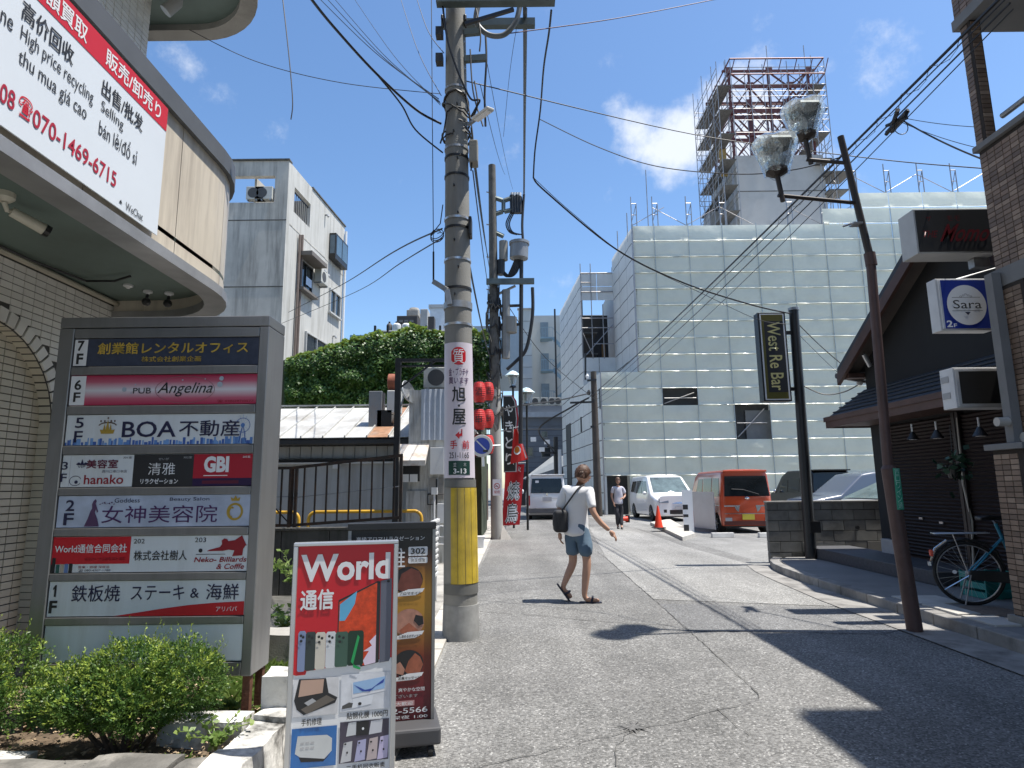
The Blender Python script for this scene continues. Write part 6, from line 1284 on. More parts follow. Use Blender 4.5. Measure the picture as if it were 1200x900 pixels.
b.f = [(2*i, 2*i+1, 2*i+3, 2*i+2) for i in range(20)]; b.build('red_emblem', red, sg)
PT('質', 409, 426, -.058, .058, white, .0, .0165)
PT('金・プラチナ', 431, 440, -.105, .105, plum, .01); PT('買います', 442, 450, -.105, .105, plum, .01)
PT('旭', 453, 471, -.07, .07, inkk, .02); PT('・', 474, 477, -.012, .012, inkk); PT('屋', 479, 498, -.07, .07, inkk, .02)
b = MB(); 
for poly in ([(.02, 503), (.032, 503), (.032, 512), (.02, 510)], [(.032, 503), (.032, 510.5), (.0, 512), (.0, 508.7), (.02, 507.5), (.02, 503)], [(-.04, 510), (.002, 505.5), (.002, 514.5)]):
    b.add([f_(Vector((x, 0, z(y)))) for x, y in poly], [tuple(range(len(poly)))])
b.build('red_arrow', red, sg)
PT('手', 516, 526, -.095, -.02, red, .01); PT('前', 516, 526, .03, .105, red, .01); PT('251-1165', 530, 537, -.105, .10, inkk, .005)
gb_ = []; 
for i in range(13): gb_.append(i)
b = MB(); n = 14
for zz_ in (z(556.5), z(540)):
    for i in range(n+1): b.v.append(tuple(pxf(.012)(Vector((-.115+.225*i/n, 0, zz_)))))
b.f = [(i, i+1, n+2+i, n+1+i) for i in range(n)]; b.build('address_plate', green, sg)
PT('並', 542, 547, -.06, -.03, silver, .01, .0165); PT('木', 542, 547, .04, .07, silver, .01, .0165); PT('3-13', 549, 555, -.06, .07, white, .02, .0165)
# bands, bolts, brackets
for y, m in ((97, galv), (168, galv), (179, black), (201, black), (252, alum), (263, black), (301, alum), (335, black), (378, alum)):
    zz_ = z(y); MB().tube([(pxc(zz_), PY, zz_-.012), (pxc(zz_), PY, zz_+.012)], prad(zz_)+.008, 24).build('steel_band', m, up, world=True, smooth=True)
zz_ = z(355); MB().tube([(pxc(zz_), PY, zz_-.035), (pxc(zz_), PY, zz_+.035)], prad(zz_)+.01, 24).build('perforated_band', galv, up, world=True, smooth=True)
for k in range(8): zz_ = z(120+k*32); s = (-1 if k % 2 else 1); MB().tube([(pxc(zz_)+.02*s, PY-prad(zz_)+.01, zz_), (pxc(zz_)+.02*s, PY-prad(zz_)-.03, zz_)], .009, 6).build('step_socket', blackp, up, world=True)
p0 = at(516, 0, PY-.1)
# bracket holding the guy wire on the left
A = at(508, 330, PY-.1); B_ = at(524, 340, PY-.2); C_ = at(527, 357, PY-.2); MB().beam(A, B_, .03, .05).build('guy_bracket', galv, up, world=True); MB().beam(B_, C_, .05, .05).build('guy_bracket', galv, up, world=True)
# crossarm and lower arms
c5 = at(512, 5, PY-.2); e5 = at(650, 5, PY-.2)
MB().box(c5.x, e5.x, PY-.3, PY-.2, c5.z-.05, c5.z+.06).build('crossarm', mat('grey green arm steel', (.12, .15, .15), .6, .4, var=.2), up, world=True, bevel=.005); MB().box(c5.x, e5.x-.2, PY+.19, PY+.27, c5.z+.06, c5.z+.15).build('crossarm', MATS['grey green arm steel'], up, world=True)
MB().beam(at(545, 28, PY-.25), at(602, 11, PY-.25), .035).build('arm_brace', blackp, up, world=True)
for y, x1, x0 in ((39, 563, 513), (70, 570, 513)):
    a = at(x0, y, PY-.05); c = at(x1, y-2, PY-.05); MB().beam((pxc(a.z)+.1, PY-.05, a.z), c, .05, .07).build('side_arm', MATS['grey green arm steel'], up, world=True); MB().beam((pxc(a.z)+.1, PY-.05, a.z-.13), c.lerp(a, .55), .03).build('arm_brace', galv, up, world=True)
    MB().box(a.x-.02, a.x+.06, PY-.1, PY+.0, a.z-.05, a.z+.05).build('arm_end', blackp, up, world=True)
for (x0, y0, x1, y1, m) in ((550, 166, 560, 192, polem), (549, 255, 553, 277, blackp), (517, 20, 520, 26, blackp), (543, 20, 547, 27, blackp)):
    a = at(x0, y1, PY-.1); c = at(x1, y0, PY-.1); MB().box(a.x, c.x, PY-.15, PY, a.z, c.z).build('junction_box', m, up, world=True, bevel=.012)
def catm(P, n=8):
    P = [Vector(p) for p in P]; out = []
    for i in range(len(P)-1):
        a = P[max(i-1, 0)]; b_ = P[i]; c = P[i+1]; d = P[min(i+2, len(P)-1)]
        for k in range(n):
            t = k/n; out.append(.5*((2*b_)+(c-a)*t+(2*a-5*b_+4*c-d)*t*t+(-a+3*b_-3*c+d)*t**3))
    return out+[P[-1]]
# dark knot of coiled cables round the pole
random.seed(31)
for k in range(9):
    zc_ = z(random.uniform(112, 163)); r0 = prad(zc_)+random.uniform(.01, .035); a0 = random.uniform(0, 6.28); ln = random.uniform(2.2, 6); tl_ = random.uniform(-.12, .12); P = []
    for i in range(22): a = a0+ln*i/21; P.append((pxc(zc_)+r0*math.cos(a), PY+r0*math.sin(a), zc_+tl_*math.sin(a*1.0+k)+random.uniform(-.008, .008)))
    MB().tube(P, random.choice((.006, .009, .012)), 6).build('coiled_cable', black, up, world=True, smooth=True)
for k, (x0, y0, x1, y1) in enumerate(((551, 58, 566, 148), (556, 95, 553, 140), (558, 10, 562, 60), (546, 110, 552, 200), (524, 130, 516, 168))):
    a = at(x0, y0, PY-.12); c = at(x1, y1, PY-.12); m_ = (a+c)/2+Vector((random.uniform(-.05, .05), 0, -.05)); MB().tube(catm([a, m_, c]), .009, 6).build('drop_cable', black, up, world=True)
MB().tube(catm([at(561, 4, PY), at(558, 25, PY), at(571, 40, PY), at(590, 41, PY), at(604, 26, PY), at(609, 8, PY)]), .03, 10).build('loop_conduit', mat('grey loop conduit', (.16, .17, .17), .5), up, world=True, smooth=True)
MB().tube(catm([at(518, 0, PY-.22), at(524, 45, PY-.24), at(532, 72, PY-.24), at(541, 95, PY-.22), at(552, 116, PY-.18), at(562, 117, PY-.15), at(558, 126, PY-.12), at(552, 137, PY-.1)]), .011, 8).build('black_cable', black, up, world=True, smooth=True)
MB().tube(catm([at(569, 40, PY+.05), at(570, 70, PY+.05), at(568, 110, PY+.08), at(569, 148, PY+.1)]), .012, 8).build('black_cable', black, up, world=True, smooth=True)
ll_ = thing('led_street_light', 'slim white lamp arm sticking out of the big concrete pole', 'street light', at(549, 146, PY-.15)); A = Vector((0, 0, 0)); B_ = at(575, 127, PY-.5)-at(549, 146, PY-.15)
MB().beam(A, B_*.3, .03).build('arm', galv, ll_); MB().beam(B_*.3, B_, .09, .03).build('lamp_head', mat('ivory lamp housing', (.62, .60, .55), .4), ll_, bevel=.008)
MB().beam(B_*.35+Vector((0, 0, -.02)), B_*.95+Vector((0, 0, -.02)), .06, .01).build('lens', white, ll_)
# ---- second pole: concrete with equipment
p2 = thing('utility_pole', 'thinner concrete pole with fuse racks transformer can and no smoking sticker', 'utility pole', (-.46, 17.9, 0)); QX, QY = -.46, 17.9
b2 = at(583, 632, QY); t2 = at(576.5, 194, QY); dx2 = (t2.x-QX)/t2.z
MB().tube([(QX, QY, 0), (QX+dx2*4.2, QY, 4.2)], [.17, .155], 20).build('shaft', mat('pale concrete pole', (.33, .32, .29), .8, var=.1, dirt=(.2, .19, .17), dirtamt=.5, streak=True), p2, world=True, smooth=True)
MB().tube([(QX+dx2*4.2, QY, 4.2), (t2.x, QY, t2.z)], [.15, .11], 20).build('upper_shaft', mat('dark weathered pole', (.10, .095, .085), .85, var=.3, scale=5), p2, world=True, smooth=True)
MB().add([(QX+.1, QY-.2, 0), (QX+.42, QY-.25, 0), (QX+.38, QY+.15, 0), (QX+.12, QY, .45)], [(0, 1, 3), (1, 2, 3), (2, 0, 3), (0, 2, 1)]).build('foot_wedge', concl, p2, world=True)
random.seed(8)
for k in range(70):      # ragged ivy-like tangle of wires up the dark length
    zc_ = random.uniform(3.0, 7.6); r0 = random.uniform(.12, .24); a0 = random.uniform(0, 6.28); P = []
    for i in range(9): a = a0+2.6*i/8; P.append((QX+dx2*zc_+r0*math.cos(a), QY+r0*math.sin(a), zc_+.5*i/8*random.uniform(-1, 1)))
    if k < 40: MB().tube(P, random.choice((.012, .02, .03)), 5).build('wire_tangle', random.choice((black, black, MATS['dark weathered pole'])), p2, world=True)
def q2(px, py, dY=0): return at(px, py, QY+dY)
def eq(name, pts, r_, m, sm=True, n=8): return MB().tube(catm([q2(*p) for p in pts], 5) if len(pts) > 2 else [q2(*p) for p in pts], r_, n).build(name, m, p2, world=True, smooth=sm)
for (a, c) in (((577, 231), (589, 235)), ((577, 252), (589, 248)), ((577, 271), (590, 277)), ((591, 235), (600, 232)), ((591, 248), (600, 246)), ((590, 235), (590, 248))): eq('fuse_bracket', [a, c], .07, MATS['grey green arm steel'], n=6)
for k in range(4):
    x = 600+k*3.0; eq('fuse_cutout', [(x, 229+k%2*2), (x+.6, 250)], .075, blackp); eq('insulator', [(x, 226), (x, 230)], .05, whitep)
for k in range(3): eq('fuse_lead', [(598+2*k, 250), (593+2*k, 262), (597+2*k, 272), (606+3*k, 275)], .02, black)
eq('transformer', [(608.5, 287), (608, 303)], .28, mat('grey transformer steel', (.24, .25, .26), .5, .3), n=14); eq('transformer_lid', [(608.5, 284), (608.5, 287)], .31, MATS['grey transformer steel'], n=14)
eq('cylinder_can', [(590, 283), (590, 305)], .13, polem, n=12); eq('cable_box', [(587, 305), (587, 322)], .12, blackp)
for k in range(5): eq('lead_cable', [(610-k*1.5, 304), (606-k*2, 318), (598-k, 324), (590-k, 318)], .03, black, n=6)
a = q2(570, 331, -.15); c = q2(626, 331, -.15); MB().box(a.x, c.x, QY-.25, QY-.13, a.z-.07, a.z+.09).build('crossarm', MATS['grey green arm steel'], p2, world=True); eq('arm_brace', [(583, 345), (604, 335)], .04, galv)
eq('side_pole', [(611, 305), (610, 520)], .06, blackp); eq('steel_pole', [(593, 340), (593, 420)], .12, mat('dull steel pole', (.25, .25, .24), .6, .3))
for y in (358, 380): eq('rung', [(577, y+1), (610, y)], .045, blackp)
eq('grey_can', [(598.5, 372), (598.5, 390)], .18, polem, n=12); eq('drop_line', [(624, 337), (624, 370), (617, 408), (606, 422), (594, 433)], .05, black)
for k in range(6): eq('step_bolt', [(570, 225+k*38), (575, 226+k*38)], .02, galv, n=5)
st_ = MB(); 
F_ = Face((QX-.13, QY-.172), (QX+.13, QY-.172)); a = F_.hit(578, 579); c = F_.hit(586, 560)
w_ = F_.part('sticker', white, p2, .03, .25, F_.hit(580, 581)[1], F_.hit(580, 562)[1], .004, .008); 
zc_ = F_.hit(580, 571)[1]; t_ = thing('no_smoking_sign', 'small white no smoking sign with red ring on the thinner pole', 'sign', (QX+.01, QY-.19, zc_)); rect(t_, 'plate', -.12, .12, -.22, .22, white, 0); ring(t_, 'red_ring', 0, .03, .085, .085, .018, redd, -.003); flat(t_, 'slash', [(-.06, .085), (-.05, .095), (.06, -.02), (.05, -.03)], redd, -.004); rect(t_, 'cigarette', -.05, .04, .02, .038, inkk, -.0025); text(t_, '禁煙', -.08, .08, -.17, -.09, redd, y=-.003)
np_ = thing('no_parking_sign', 'round blue no parking sign with grey edge left of the thinner pole', 'traffic sign', at(564.5, 522.5, 14.2)); MB().lathe([(.245, -.01), (.25, 0), (.245, .012)], 36, (0, 0, 0), 'y').build('plate', mat('pale grey sign edge', (.50, .50, .49), .5), np_)
disc(np_, 'blue_face', 0, 0, .185, .185, blue, -.012, 32); s_ = .13; flat(np_, 'slash', [(-s_, s_-.02), (-s_+.02, s_), (s_, -s_+.02), (s_-.02, -s_)], silver, -.015); rect(np_, 'black_tag', .03, .14, -.14, -.09, inkk, -.016)
MB().tube([(.02, .03, -.2), (.03, .03, -.46)], .03, 8).build('stem', whitep, np_); MB().tube([(.0, .04, 0), (.42, .2, .02)], .02, 6).build('clamp_arm', galv, np_)
# pair of old style lanterns on a post
def oldlamp(lab, px, py, Y, base=True):
    c = at(px, py, Y); t = thing('lantern_street_lamp', lab, 'street lamp', (c.x, Y, 0)); z0 = c.z
    gl = mat('clear pale lamp glass', (.62, .68, .70), .15, var=.02, trans=.6); hb = mat('pale blue lamp hood', (.55, .70, .74), .4)
    MB().lathe([(.10, -.35), (.19, .02)], 8, (0, 0, z0)).build('glass_body', gl, t); MB().lathe([(.30, .02), (.28, .05), (.12, .17), (.02, .21)], 12, (0, 0, z0)).build('hood', hb, t, smooth=True); MB().lathe([(.13, -.42), (.11, -.351)], 8, (0, 0, z0)).build('base_cup', blackp, t)
    MB().lathe([(.04, -.28), (.05, -.1), (.03, -.02)], 8, (0, 0, z0)).build('bulb', white, t)
    MB().tube([(0, 0, z0-.42), (0, 0, z0-.9), (-.02, 0, 0)], .04, 8).build('post', blackp, t); return t
oldlamp('pale hooded lantern lamp, left and higher one of the two behind the thinner pole', 601, 441, 22.5); oldlamp('pale hooded lantern lamp, right and lower one of the two behind the thinner pole', 617, 461, 21.5)
# vertical grill sign + flags
vs_ = thing('vertical_shop_sign', 'black vertical sign with brush lettering and red flame edge beside the thinner pole', 'sign', at(597, 508, 19.6)); hh = (at(0, 463, 19.6).z-at(0, 553, 19.6).z)/2; w_ = .29
pts = [(-w_+.1, -hh), (w_-.04, -hh), (w_, -hh*.2), (w_*.82, 0), (w_, hh*.4), (w_*.8, hh*.85), (w_*.4, hh), (-w_+.1, hh)]
b = MB(); b.prismy(pts, 0, .12); b.build('board', redd, vs_, fixn=True); flat(vs_, 'black_field', [(x*.80-.02, z_*.97) for x, z_ in pts], blackm, -.004)
flat(vs_, 'white_edge', [(x*.88-.015, z_*.985) for x, z_ in pts], silver, -.002)
for k, ch in enumerate('やきとり'): text(vs_, ch, -.13, .11, hh*(.62-.42*k)-.2, hh*(.62-.42*k)+.16, white, y=-.007, off=.02)
MB().beam((-.3, .06, hh*.5), (-.05, .06, hh*.5), .04).build('bracket', blackp, vs_)
def flagb(lab, quad_px, Y, rows, m, n=10, m2=None, nm='banner_flag', p0=0):
    P = [at(*p, Y) for p in quad_px]; t = thing(nm, lab, 'flag', (P[0].x, Y, 0)); b = MB(); 
    def S(u, v):
        p = (P[0].lerp(P[1], u)).lerp(P[3].lerp(P[2], u), v); return p+Vector((0, .06*math.sin(5*u+4*v)*(u), 0))
    for j in range(n+1):
        for i in range(n+1): b.v.append(tuple(S(i/n, j/n)))
    b.f = [(j*(n+1)+i, (j+1)*(n+1)+i, (j+1)*(n+1)+i+1, j*(n+1)+i+1) for j in range(n) for i in range(n)]
    cl = b.build('cloth', m, t, world=True, smooth=True); base = Vector((P[0].x, Y, 0))
    def xf(p): q = S(p.x, 1-p.z); return q-base+Vector((0, -.012+p.y, 0))
    for (s, u0, u1, v0, v1, mm, of) in rows: text(cl, s, u0, u1, 1-v1, 1-v0, mm, y=-.0, off=of, xf=xf)
    MB().tube([(P[0].x-.03, Y+.02, p0), (P[0].x-.03, Y+.02, P[0].z+.12)], .014, 6).build('pole', whitep, t, world=True); MB().tube([(P[0].x-.03, Y+.02, P[0].z+.05), (P[1].x+.05, Y+.02, P[1].z+.05)], .010, 6).build('top_rod', whitep, t, world=True)
    return t, cl, xf
flr = mat('bright red flag cloth', (.52, .015, .02), .7, var=.05)
flagb('tall red banner flag with white and black grilled chicken lettering', [(593, 545), (614.5, 544), (609, 615), (588, 616)], 20.0, [('炭火', .36, .84, .03, .13, white, .04), ('焼', .16, .88, .27, .60, white, .09), ('鳥', .16, .88, .63, .97, white, .09), ('焼', .18, .86, .28, .59, blackm, .01), ('鳥', .18, .86, .64, .96, blackm, .01)], flr)
t, cl, xf = flagb('bright red triangular pennant flag with flame emblem above the banner flag', [(602.5, 503), (606, 502), (619, 538), (598, 544)], 19.3, [], mat('vivid red flag cloth', (.62, .02, .015), .7, var=.05), p0=2.1)
b = MB(); b.add([xf(Vector((.45+.28*math.cos(a), -.004, .35+.13*math.sin(a)))) for a in [2*PI*i/16 for i in range(16)]], [tuple(range(16))]); b.build('emblem_ring', white, cl); b = MB(); b.add([xf(Vector((.42+.2*math.cos(a), -.008, .37+.10*math.sin(a)))) for a in [2*PI*i/14 for i in range(14)]], [tuple(range(14))]); b.build('emblem_flame', mat('orange print', (.7, .2, .01), .5), cl)
b = MB(); b.add([xf(Vector(p)) for p in ((.88, -.004, 1), (.95, -.004, 1), (.95, -.004, .05), (.88, -.004, .05))], [(0, 1, 2, 3)]); b.build('white_stripe', white, cl)
# ---- far poles
fp = thing('utility_pole', 'dark old utility pole leaning beside the corner of the sheeted building', 'utility pole', (4.1, 31, 0)); tp = at(695, 436, 31); bp_ = at(701, 604, 31)
MB().tube([(bp_.x, 30.9, 0), (tp.x, 30.9, tp.z)], [.20, .14], 12).build('shaft', mat('dark brown timber pole', (.06, .05, .042), .9, var=.25), fp, world=True, smooth=True)
for (x0, y0, x1, y1) in ((688, 446, 699, 445), (668, 472, 696, 471), (692, 500, 700, 500), (686, 415, 686, 445)): a = at(x0, y0, 30.8); c = at(x1, y1, 30.8); MB().beam(a, c, .09).build('arm', blackp, fp, world=True)
for (x, y) in ((688, 441), (690, 460)): MB().lathe([(.07, -.12), (.1, 0), (.05, .12)], 10, tuple(at(x, y, 30.8))).build('insulator', whitep if y < 450 else blackp, fp, world=True)
fp2 = thing('utility_pole', 'short far dark pole with a white sleeve behind the white van', 'utility pole', (2.4, 36, 0)); a = at(651, 512, 36); MB().tube([(a.x, 36, 0), (a.x, 36, a.z)], .14, 10).build('shaft', blackp, fp2, world=True); a = at(655.5, 527, 36); MB().tube([(a.x, 35.9, 0), (a.x, 35.9, a.z)], .11, 10).build('sleeve', whitep, fp2, world=True)
for (x0, y0, x1, y1) in ((641, 523, 652, 526), (634, 530, 651, 531)): MB().beam(at(x0, y0, 35.8), at(x1, y1, 35.8), .1).build('arm', blackp, fp2, world=True); 
for (x, y) in ((641, 518), (635, 527), (625, 515)): MB().box(at(x, y, 35.8).x-.15, at(x, y, 35.8).x+.15, 35.6, 35.9, at(x, y, 35.8).z-.12, at(x, y, 35.8).z+.12).build('lamp_box', whitep, fp2, world=True)
# ---- brown lamp post with two plastic wrapped lanterns
LP = thing('twin_lamp_post', 'leaning brown lamp post with two glass lanterns wrapped in clear plastic', 'street lamp', (3.86, 6.36, 0)); LY = 6.36
brn = mat('purplish brown paint', (.105, .062, .055), .55, .2, var=.12, scale=5, dirt=(.05, .035, .03), dscale=3, dirtamt=.5)
bt0 = Vector((3.86, LY, 0)); mid = at(1041, 549, LY); jn = at(1020, 303, LY); tp = at(985, 160, LY)
MB().tube([bt0, mid], [.072, .066], 20).build('lower_shaft', brn, LP, world=True, smooth=True); MB().tube([mid, mid+Vector((-.004, 0, .035))], [.068, .045], 20).build('shoulder', brn, LP, world=True, smooth=True)
MB().tube([mid+Vector((0, 0, .02)), jn], [.047, .047], 20).build('middle_shaft', brn, LP, world=True, smooth=True); MB().tube([jn+Vector((.004, 0, -.08)), jn+Vector((-.004, 0, .06))], .056, 18).build('collar', brn, LP, world=True, smooth=True)
drkp = mat('dark brown paint', (.045, .036, .032), .55, .2); MB().tube([jn, tp], [.038, .034], 18).build('upper_shaft', drkp, LP, world=True, smooth=True)
dirp = (mid-bt0).normalized(); 
for (y, x) in ((600, 1049),):
    c = at(x+2, 592, LY-.07); s_ = thing('street_name_sticker', 'green vertical sticker with pale lettering wrapped on the brown lamp post', 'sticker', (0, 0, 0)); A = at(1046.5, 549, LY); B_ = at(1052, 597, LY)
    b = MB(); R0 = .0725
    for k, q in enumerate((A, B_)):
        for i in range(9): a = R(-118+i*62/8); b.v.append((q.x-.012+R0*math.cos(a), LY+R0*math.sin(a), q.z))
    b.f = [(i, i+1, 10+i, 9+i) for i in range(8)]; b.build('film', grn2, s_, world=True)
    for k, ch in enumerate('西口ワイン通り'[:6]):
        q = A.lerp(B_, (k+.55)/6.2); text(s_, ch, -.022, .022, -.03, .03, mat('pale green print', (.35, .6, .5), .5), y=0, xf=(lambda q: (lambda p: Vector((q.x-.012+(R0+.002)*math.cos(R(-87)+p.x/R0), LY+(R0+.002)*math.sin(R(-87)+p.x/R0), q.z+p.z))))(q))
pla = bpy.data.materials.new('clear plastic wrap'); pla.use_nodes = True; t = pla.node_tree; t.nodes.clear(); MATS['clear plastic wrap'] = pla
def plastic():
    t = pla.node_tree; o_ = t.nodes.new('ShaderNodeOutputMaterial'); g_ = t.nodes.new('ShaderNodeBsdfGlossy'); g_.inputs['Roughness'].default_value = .12; g_.inputs['Color'].default_value = (.9, .92, .93, 1); tr_ = t.nodes.new('ShaderNodeBsdfTransparent'); tr_.inputs[0].default_value = (.86, .88, .88, 1)
    df = t.nodes.new('ShaderNodeBsdfTranslucent'); df.inputs[0].default_value = (.7, .72, .73, 1); m1 = t.nodes.new('ShaderNodeMixShader'); m1.inputs[0].default_value = .14; t.links.new(tr_.outputs[0], m1.inputs[1]); t.links.new(df.outputs[0], m1.inputs[2])
    lw = t.nodes.new('ShaderNodeLayerWeight'); lw.inputs[0].default_value = .45; nz = t.nodes.new('ShaderNodeTexNoise'); nz.inputs['Scale'].default_value = 9; nz.inputs['Detail'].default_value = 3; geo = t.nodes.new('ShaderNodeNewGeometry'); t.links.new(geo.outputs['Position'], nz.inputs['Vector'])
    bp__ = t.nodes.new('ShaderNodeBump'); bp__.inputs['Strength'].default_value = .9; bp__.inputs['Distance'].default_value = .03; t.links.new(nz.outputs['Fac'], bp__.inputs['Height']); t.links.new(bp__.outputs[0], g_.inputs['Normal']); t.links.new(bp__.outputs[0], lw.inputs['Normal'])
    mp_ = t.nodes.new('ShaderNodeMapRange'); t.links.new(lw.outputs['Facing'], mp_.inputs[0]); mp_.inputs[3].default_value = .10; mp_.inputs[4].default_value = .65
    m2 = t.nodes.new('ShaderNodeMixShader'); t.links.new(mp_.outputs[0], m2.inputs[0]); t.links.new(m1.outputs[0], m2.inputs[1]); t.links.new(g_.outputs[0], m2.inputs[2]); t.links.new(m2.outputs[0], o_.inputs[0])
plastic()
lglass = mat('hazy lamp glass', (.72, .76, .76), .12, trans=.93, var=.03)
for (px, py, sc_, dpt, arm0, arm1) in ((910, 199, 1.0, -.12, (1004, 238), (912, 229)), (943, 157, 1.0, .1, (992, 191), (945, 187))):
    c = at(px, py, LY+dpt)
    # hexagonal lantern narrowing downwards
    MB().lathe([(.10, 0), (.205, .27)], 6, tuple(c)).build('lantern_glass', pla, LP, world=True)
    MB().lathe([(.212, .27), (.20, .30), (.06, .35), (.02, .37)], 6, tuple(c)).build('lantern_roof', mat('pale lantern roof', (.42, .44, .43), .4, .2), LP, world=True)
    MB().lathe([(.055, -.07), (.115, -.035), (.12, 0)], 8, tuple(c)).build('lantern_base', drkp, LP, world=True)
    MB().lathe([(.02, 0), (.04, .08), (.045, .14), (.02, .2)], 10, tuple(c)).build('bulb', mat('frosted bulb', (.7, .72, .72), .3), LP, world=True, smooth=True)
    b = MB(); random.seed(int(px)); n = 22; rows_ = [(-.05, .125), (.0, .135), (.13, .175), (.24, .22), (.31, .235), (.37, .15), (.40, .06)]
    for (zz_, rr) in rows_:
        for j in range(n):
            a = 2*PI*j/n; k = 1+.07*noise.noise(Vector((2*math.cos(a)+px, 2*math.sin(a), zz_*7)))+.03*math.sin(6*a+zz_*9); b.v.append((c.x+rr*k*math.cos(a), c.y+rr*k*math.sin(a), c.z+zz_+.02*math.sin(4*a)))
    b.f = [(i*n+j, i*n+(j+1) % n, (i+1)*n+(j+1) % n, (i+1)*n+j) for i in range(len(rows_)-1) for j in range(n)]+[tuple((len(rows_)-1)*n+j for j in range(n))]
    b.build('plastic_wrap', pla, LP, world=True, smooth=True)
    a0, a1 = at(*arm0, LY), at(*arm1, LY+dpt); MB().tube([a0, a1+Vector((0, 0, .0))], .021, 10).build('arm', drkp, LP, world=True, smooth=True); MB().tube([c+Vector((0, 0, -.05)), c+Vector((.04, 0, -.36))], .026, 10).build('drop_stem', drkp, LP, world=True, smooth=True)
a = at(1003, 263, LY); MB().tube([a+Vector((-.14, 0, -.02)), a+Vector((-.05, 0, .01))], .012, 6).build('clip', alum, LP, world=True); MB().box(a.x-.05, a.x+.05, LY-.05, LY+.05, a.z-.01, a.z+.01).build('clip_band', alum, LP, world=True)
# ---- bar sign pole
wb = thing('bar_sign_pole', 'black pole carrying the tall West Re Bar sign in front of the block wall', 'sign', (5.1, 11.5, 0)); a = at(951, 658, 11.5); c = at(930, 364, 11.5); WY = 11.5
MB().tube([(a.x, WY, 0), (c.x, WY, c.z)], [.10, .085], 18).build('pole', blackp, wb, world=True, smooth=True); MB().tube([(c.x, WY, c.z), (c.x, WY, c.z+.05)], .1, 14).build('cap', galv, wb, world=True)
for y in (390, 456): p = at(921, y, WY); q = at(934, y, WY); MB().beam(p-Vector((.05, 0, 0)), q, .06).build('bracket', blackp, wb, world=True)
MB().box(a.x-.02, a.x+.16, WY-.12, WY+.02, .95*.6, .95*.6+.2).build('switch_box', blackp, wb, world=True)
A = at(886, 368, WY); Bq = at(921, 368, WY); C_ = at(922, 471, WY); xm = (at(889, 420, WY).x, at(921.5, 420, WY).x)
z0, z1 = C_.z, A.z; MB().box(xm[0], xm[1], WY-.10, WY+.10, z0, z1).build('sign_case', blackp, wb, world=True, bevel=.008); OBJW
Wd = xm[1]-xm[0]; sgn = thing('tmp', None, None, ((xm[0]+xm[1])/2, WY-.104, (z0+z1)/2)); bpy.data.objects.remove(sgn)
cx_ = (xm[0]+xm[1])/2-5.1; czz = (z0+z1)/2; H2 = (z1-z0)/2; yq = -.104
olive = mat('olive gold print', (.12, .105, .018), .5, var=.1); creaml = mat('cream yellow lettering', (.55, .50, .22), .5)
rect(wb, 'white_border', cx_-Wd*.44, cx_+Wd*.44, czz-H2*.97, czz+H2*.97, white, yq); rect(wb, 'olive_field', cx_-Wd*.39, cx_+Wd*.39, czz-H2*.945, czz+H2*.945, olive, yq-.003)
rect(wb, 'black_field', cx_-Wd*.30, cx_+Wd*.38, czz-H2*.80, czz+H2*.80, blackm, yq-.006)
text(wb, 'West Re Bar', cx_-Wd*.2, cx_+Wd*.26, czz-H2*.76, czz+H2*.78, creaml, y=yq-.009, rot=1, off=.01)
# ============================================================ overhead wires
def wire(lab, P, r_=.008, sag=0, m=black, name='overhead_wire', group=None, n=20, cat='wire'):
    P = [Vector(p) for p in P]
    if len(P) == 2:
        a, b_ = P; P = [a.lerp(b_, i/n)-Vector((0, 0, sag*4*(i/n)*(1-i/n))) for i in range(n+1)]
    else: P = catm(P, 8)
    o = MB().tube(P, r_, 5).build(name, m, None, smooth=True); props(o, lab, cat, group); return o
A_ = at
BN = at(1178, -8, 5.0); BF = at(694, 463, 30.8)
for k, (off, r_, s_) in enumerate((((0, 0, 0), .016, .12), ((.0, 0, -.055), .007, .16), ((.03, 0, -.10), .009, .25), ((.05, .0, -.16), .006, .42))):
    o = Vector(off); wire(('thickest top cable of the bundle crossing from the upper right', 'thin second cable of the bundle crossing from the upper right', 'third cable of the bundle crossing from the upper right, below the thick one', 'lowest slack cable of the bundle crossing from the upper right')[k], [BN+o, BF+o*3], r_, s_, group='cable bundle crossing the street')
b = MB(); random.seed(6)
for k in range(46):
    t_ = (k+.5)/60; c = BN.lerp(BF, .02+t_*.22)-Vector((0, 0, .12*4*t_*.22+.05)); b.tube([c+Vector((.05*math.sin(k*1.3), 0, .05*math.cos(k*1.3))), c+Vector((.05*math.sin(k*1.3+1.2), .12, .05*math.cos(k*1.3+1.2)))], .003, 4)
o = b.build('lashing_wire', black, None); props(o, 'loose spiral lashing round the thick cable bundle at the upper right', 'wire', None, 'stuff')
cl_ = thing('cable_splice_box', 'knot of black splice closures hanging on the cable bundle at upper right', 'splice box', at(1052, 138, 7.3))
for k in range(6): MB().tube([(random.uniform(-.12, .12), -.1, random.uniform(-.1, .08)), (random.uniform(-.12, .12), .25, random.uniform(-.1, .08))], random.uniform(.02, .035), 8).build('closure', black, cl_)
for k in range(4): a0 = random.uniform(0, 6); MB().tube([(.06+.09*math.cos(a0+i*.5), .05, -.1+.10*math.sin(a0+i*.5)) for i in range(10)], .005, 5).build('cable_loop', black, cl_)
wire('dark service cable from the splice box to the brown tile building', [A_(1056, 140, 7.3), A_(1150, 186, 6.3)], .010, .03)
wire('thin pale cable from the splice box to the brown tile building', [A_(1058, 138, 7.3), A_(1148, 149, 6.3)], .004, .02); wire('lowest thin cable from the splice box to the brown tile building', [A_(1056, 143, 7.3), A_(1149, 174, 6.3)], .004, .03)
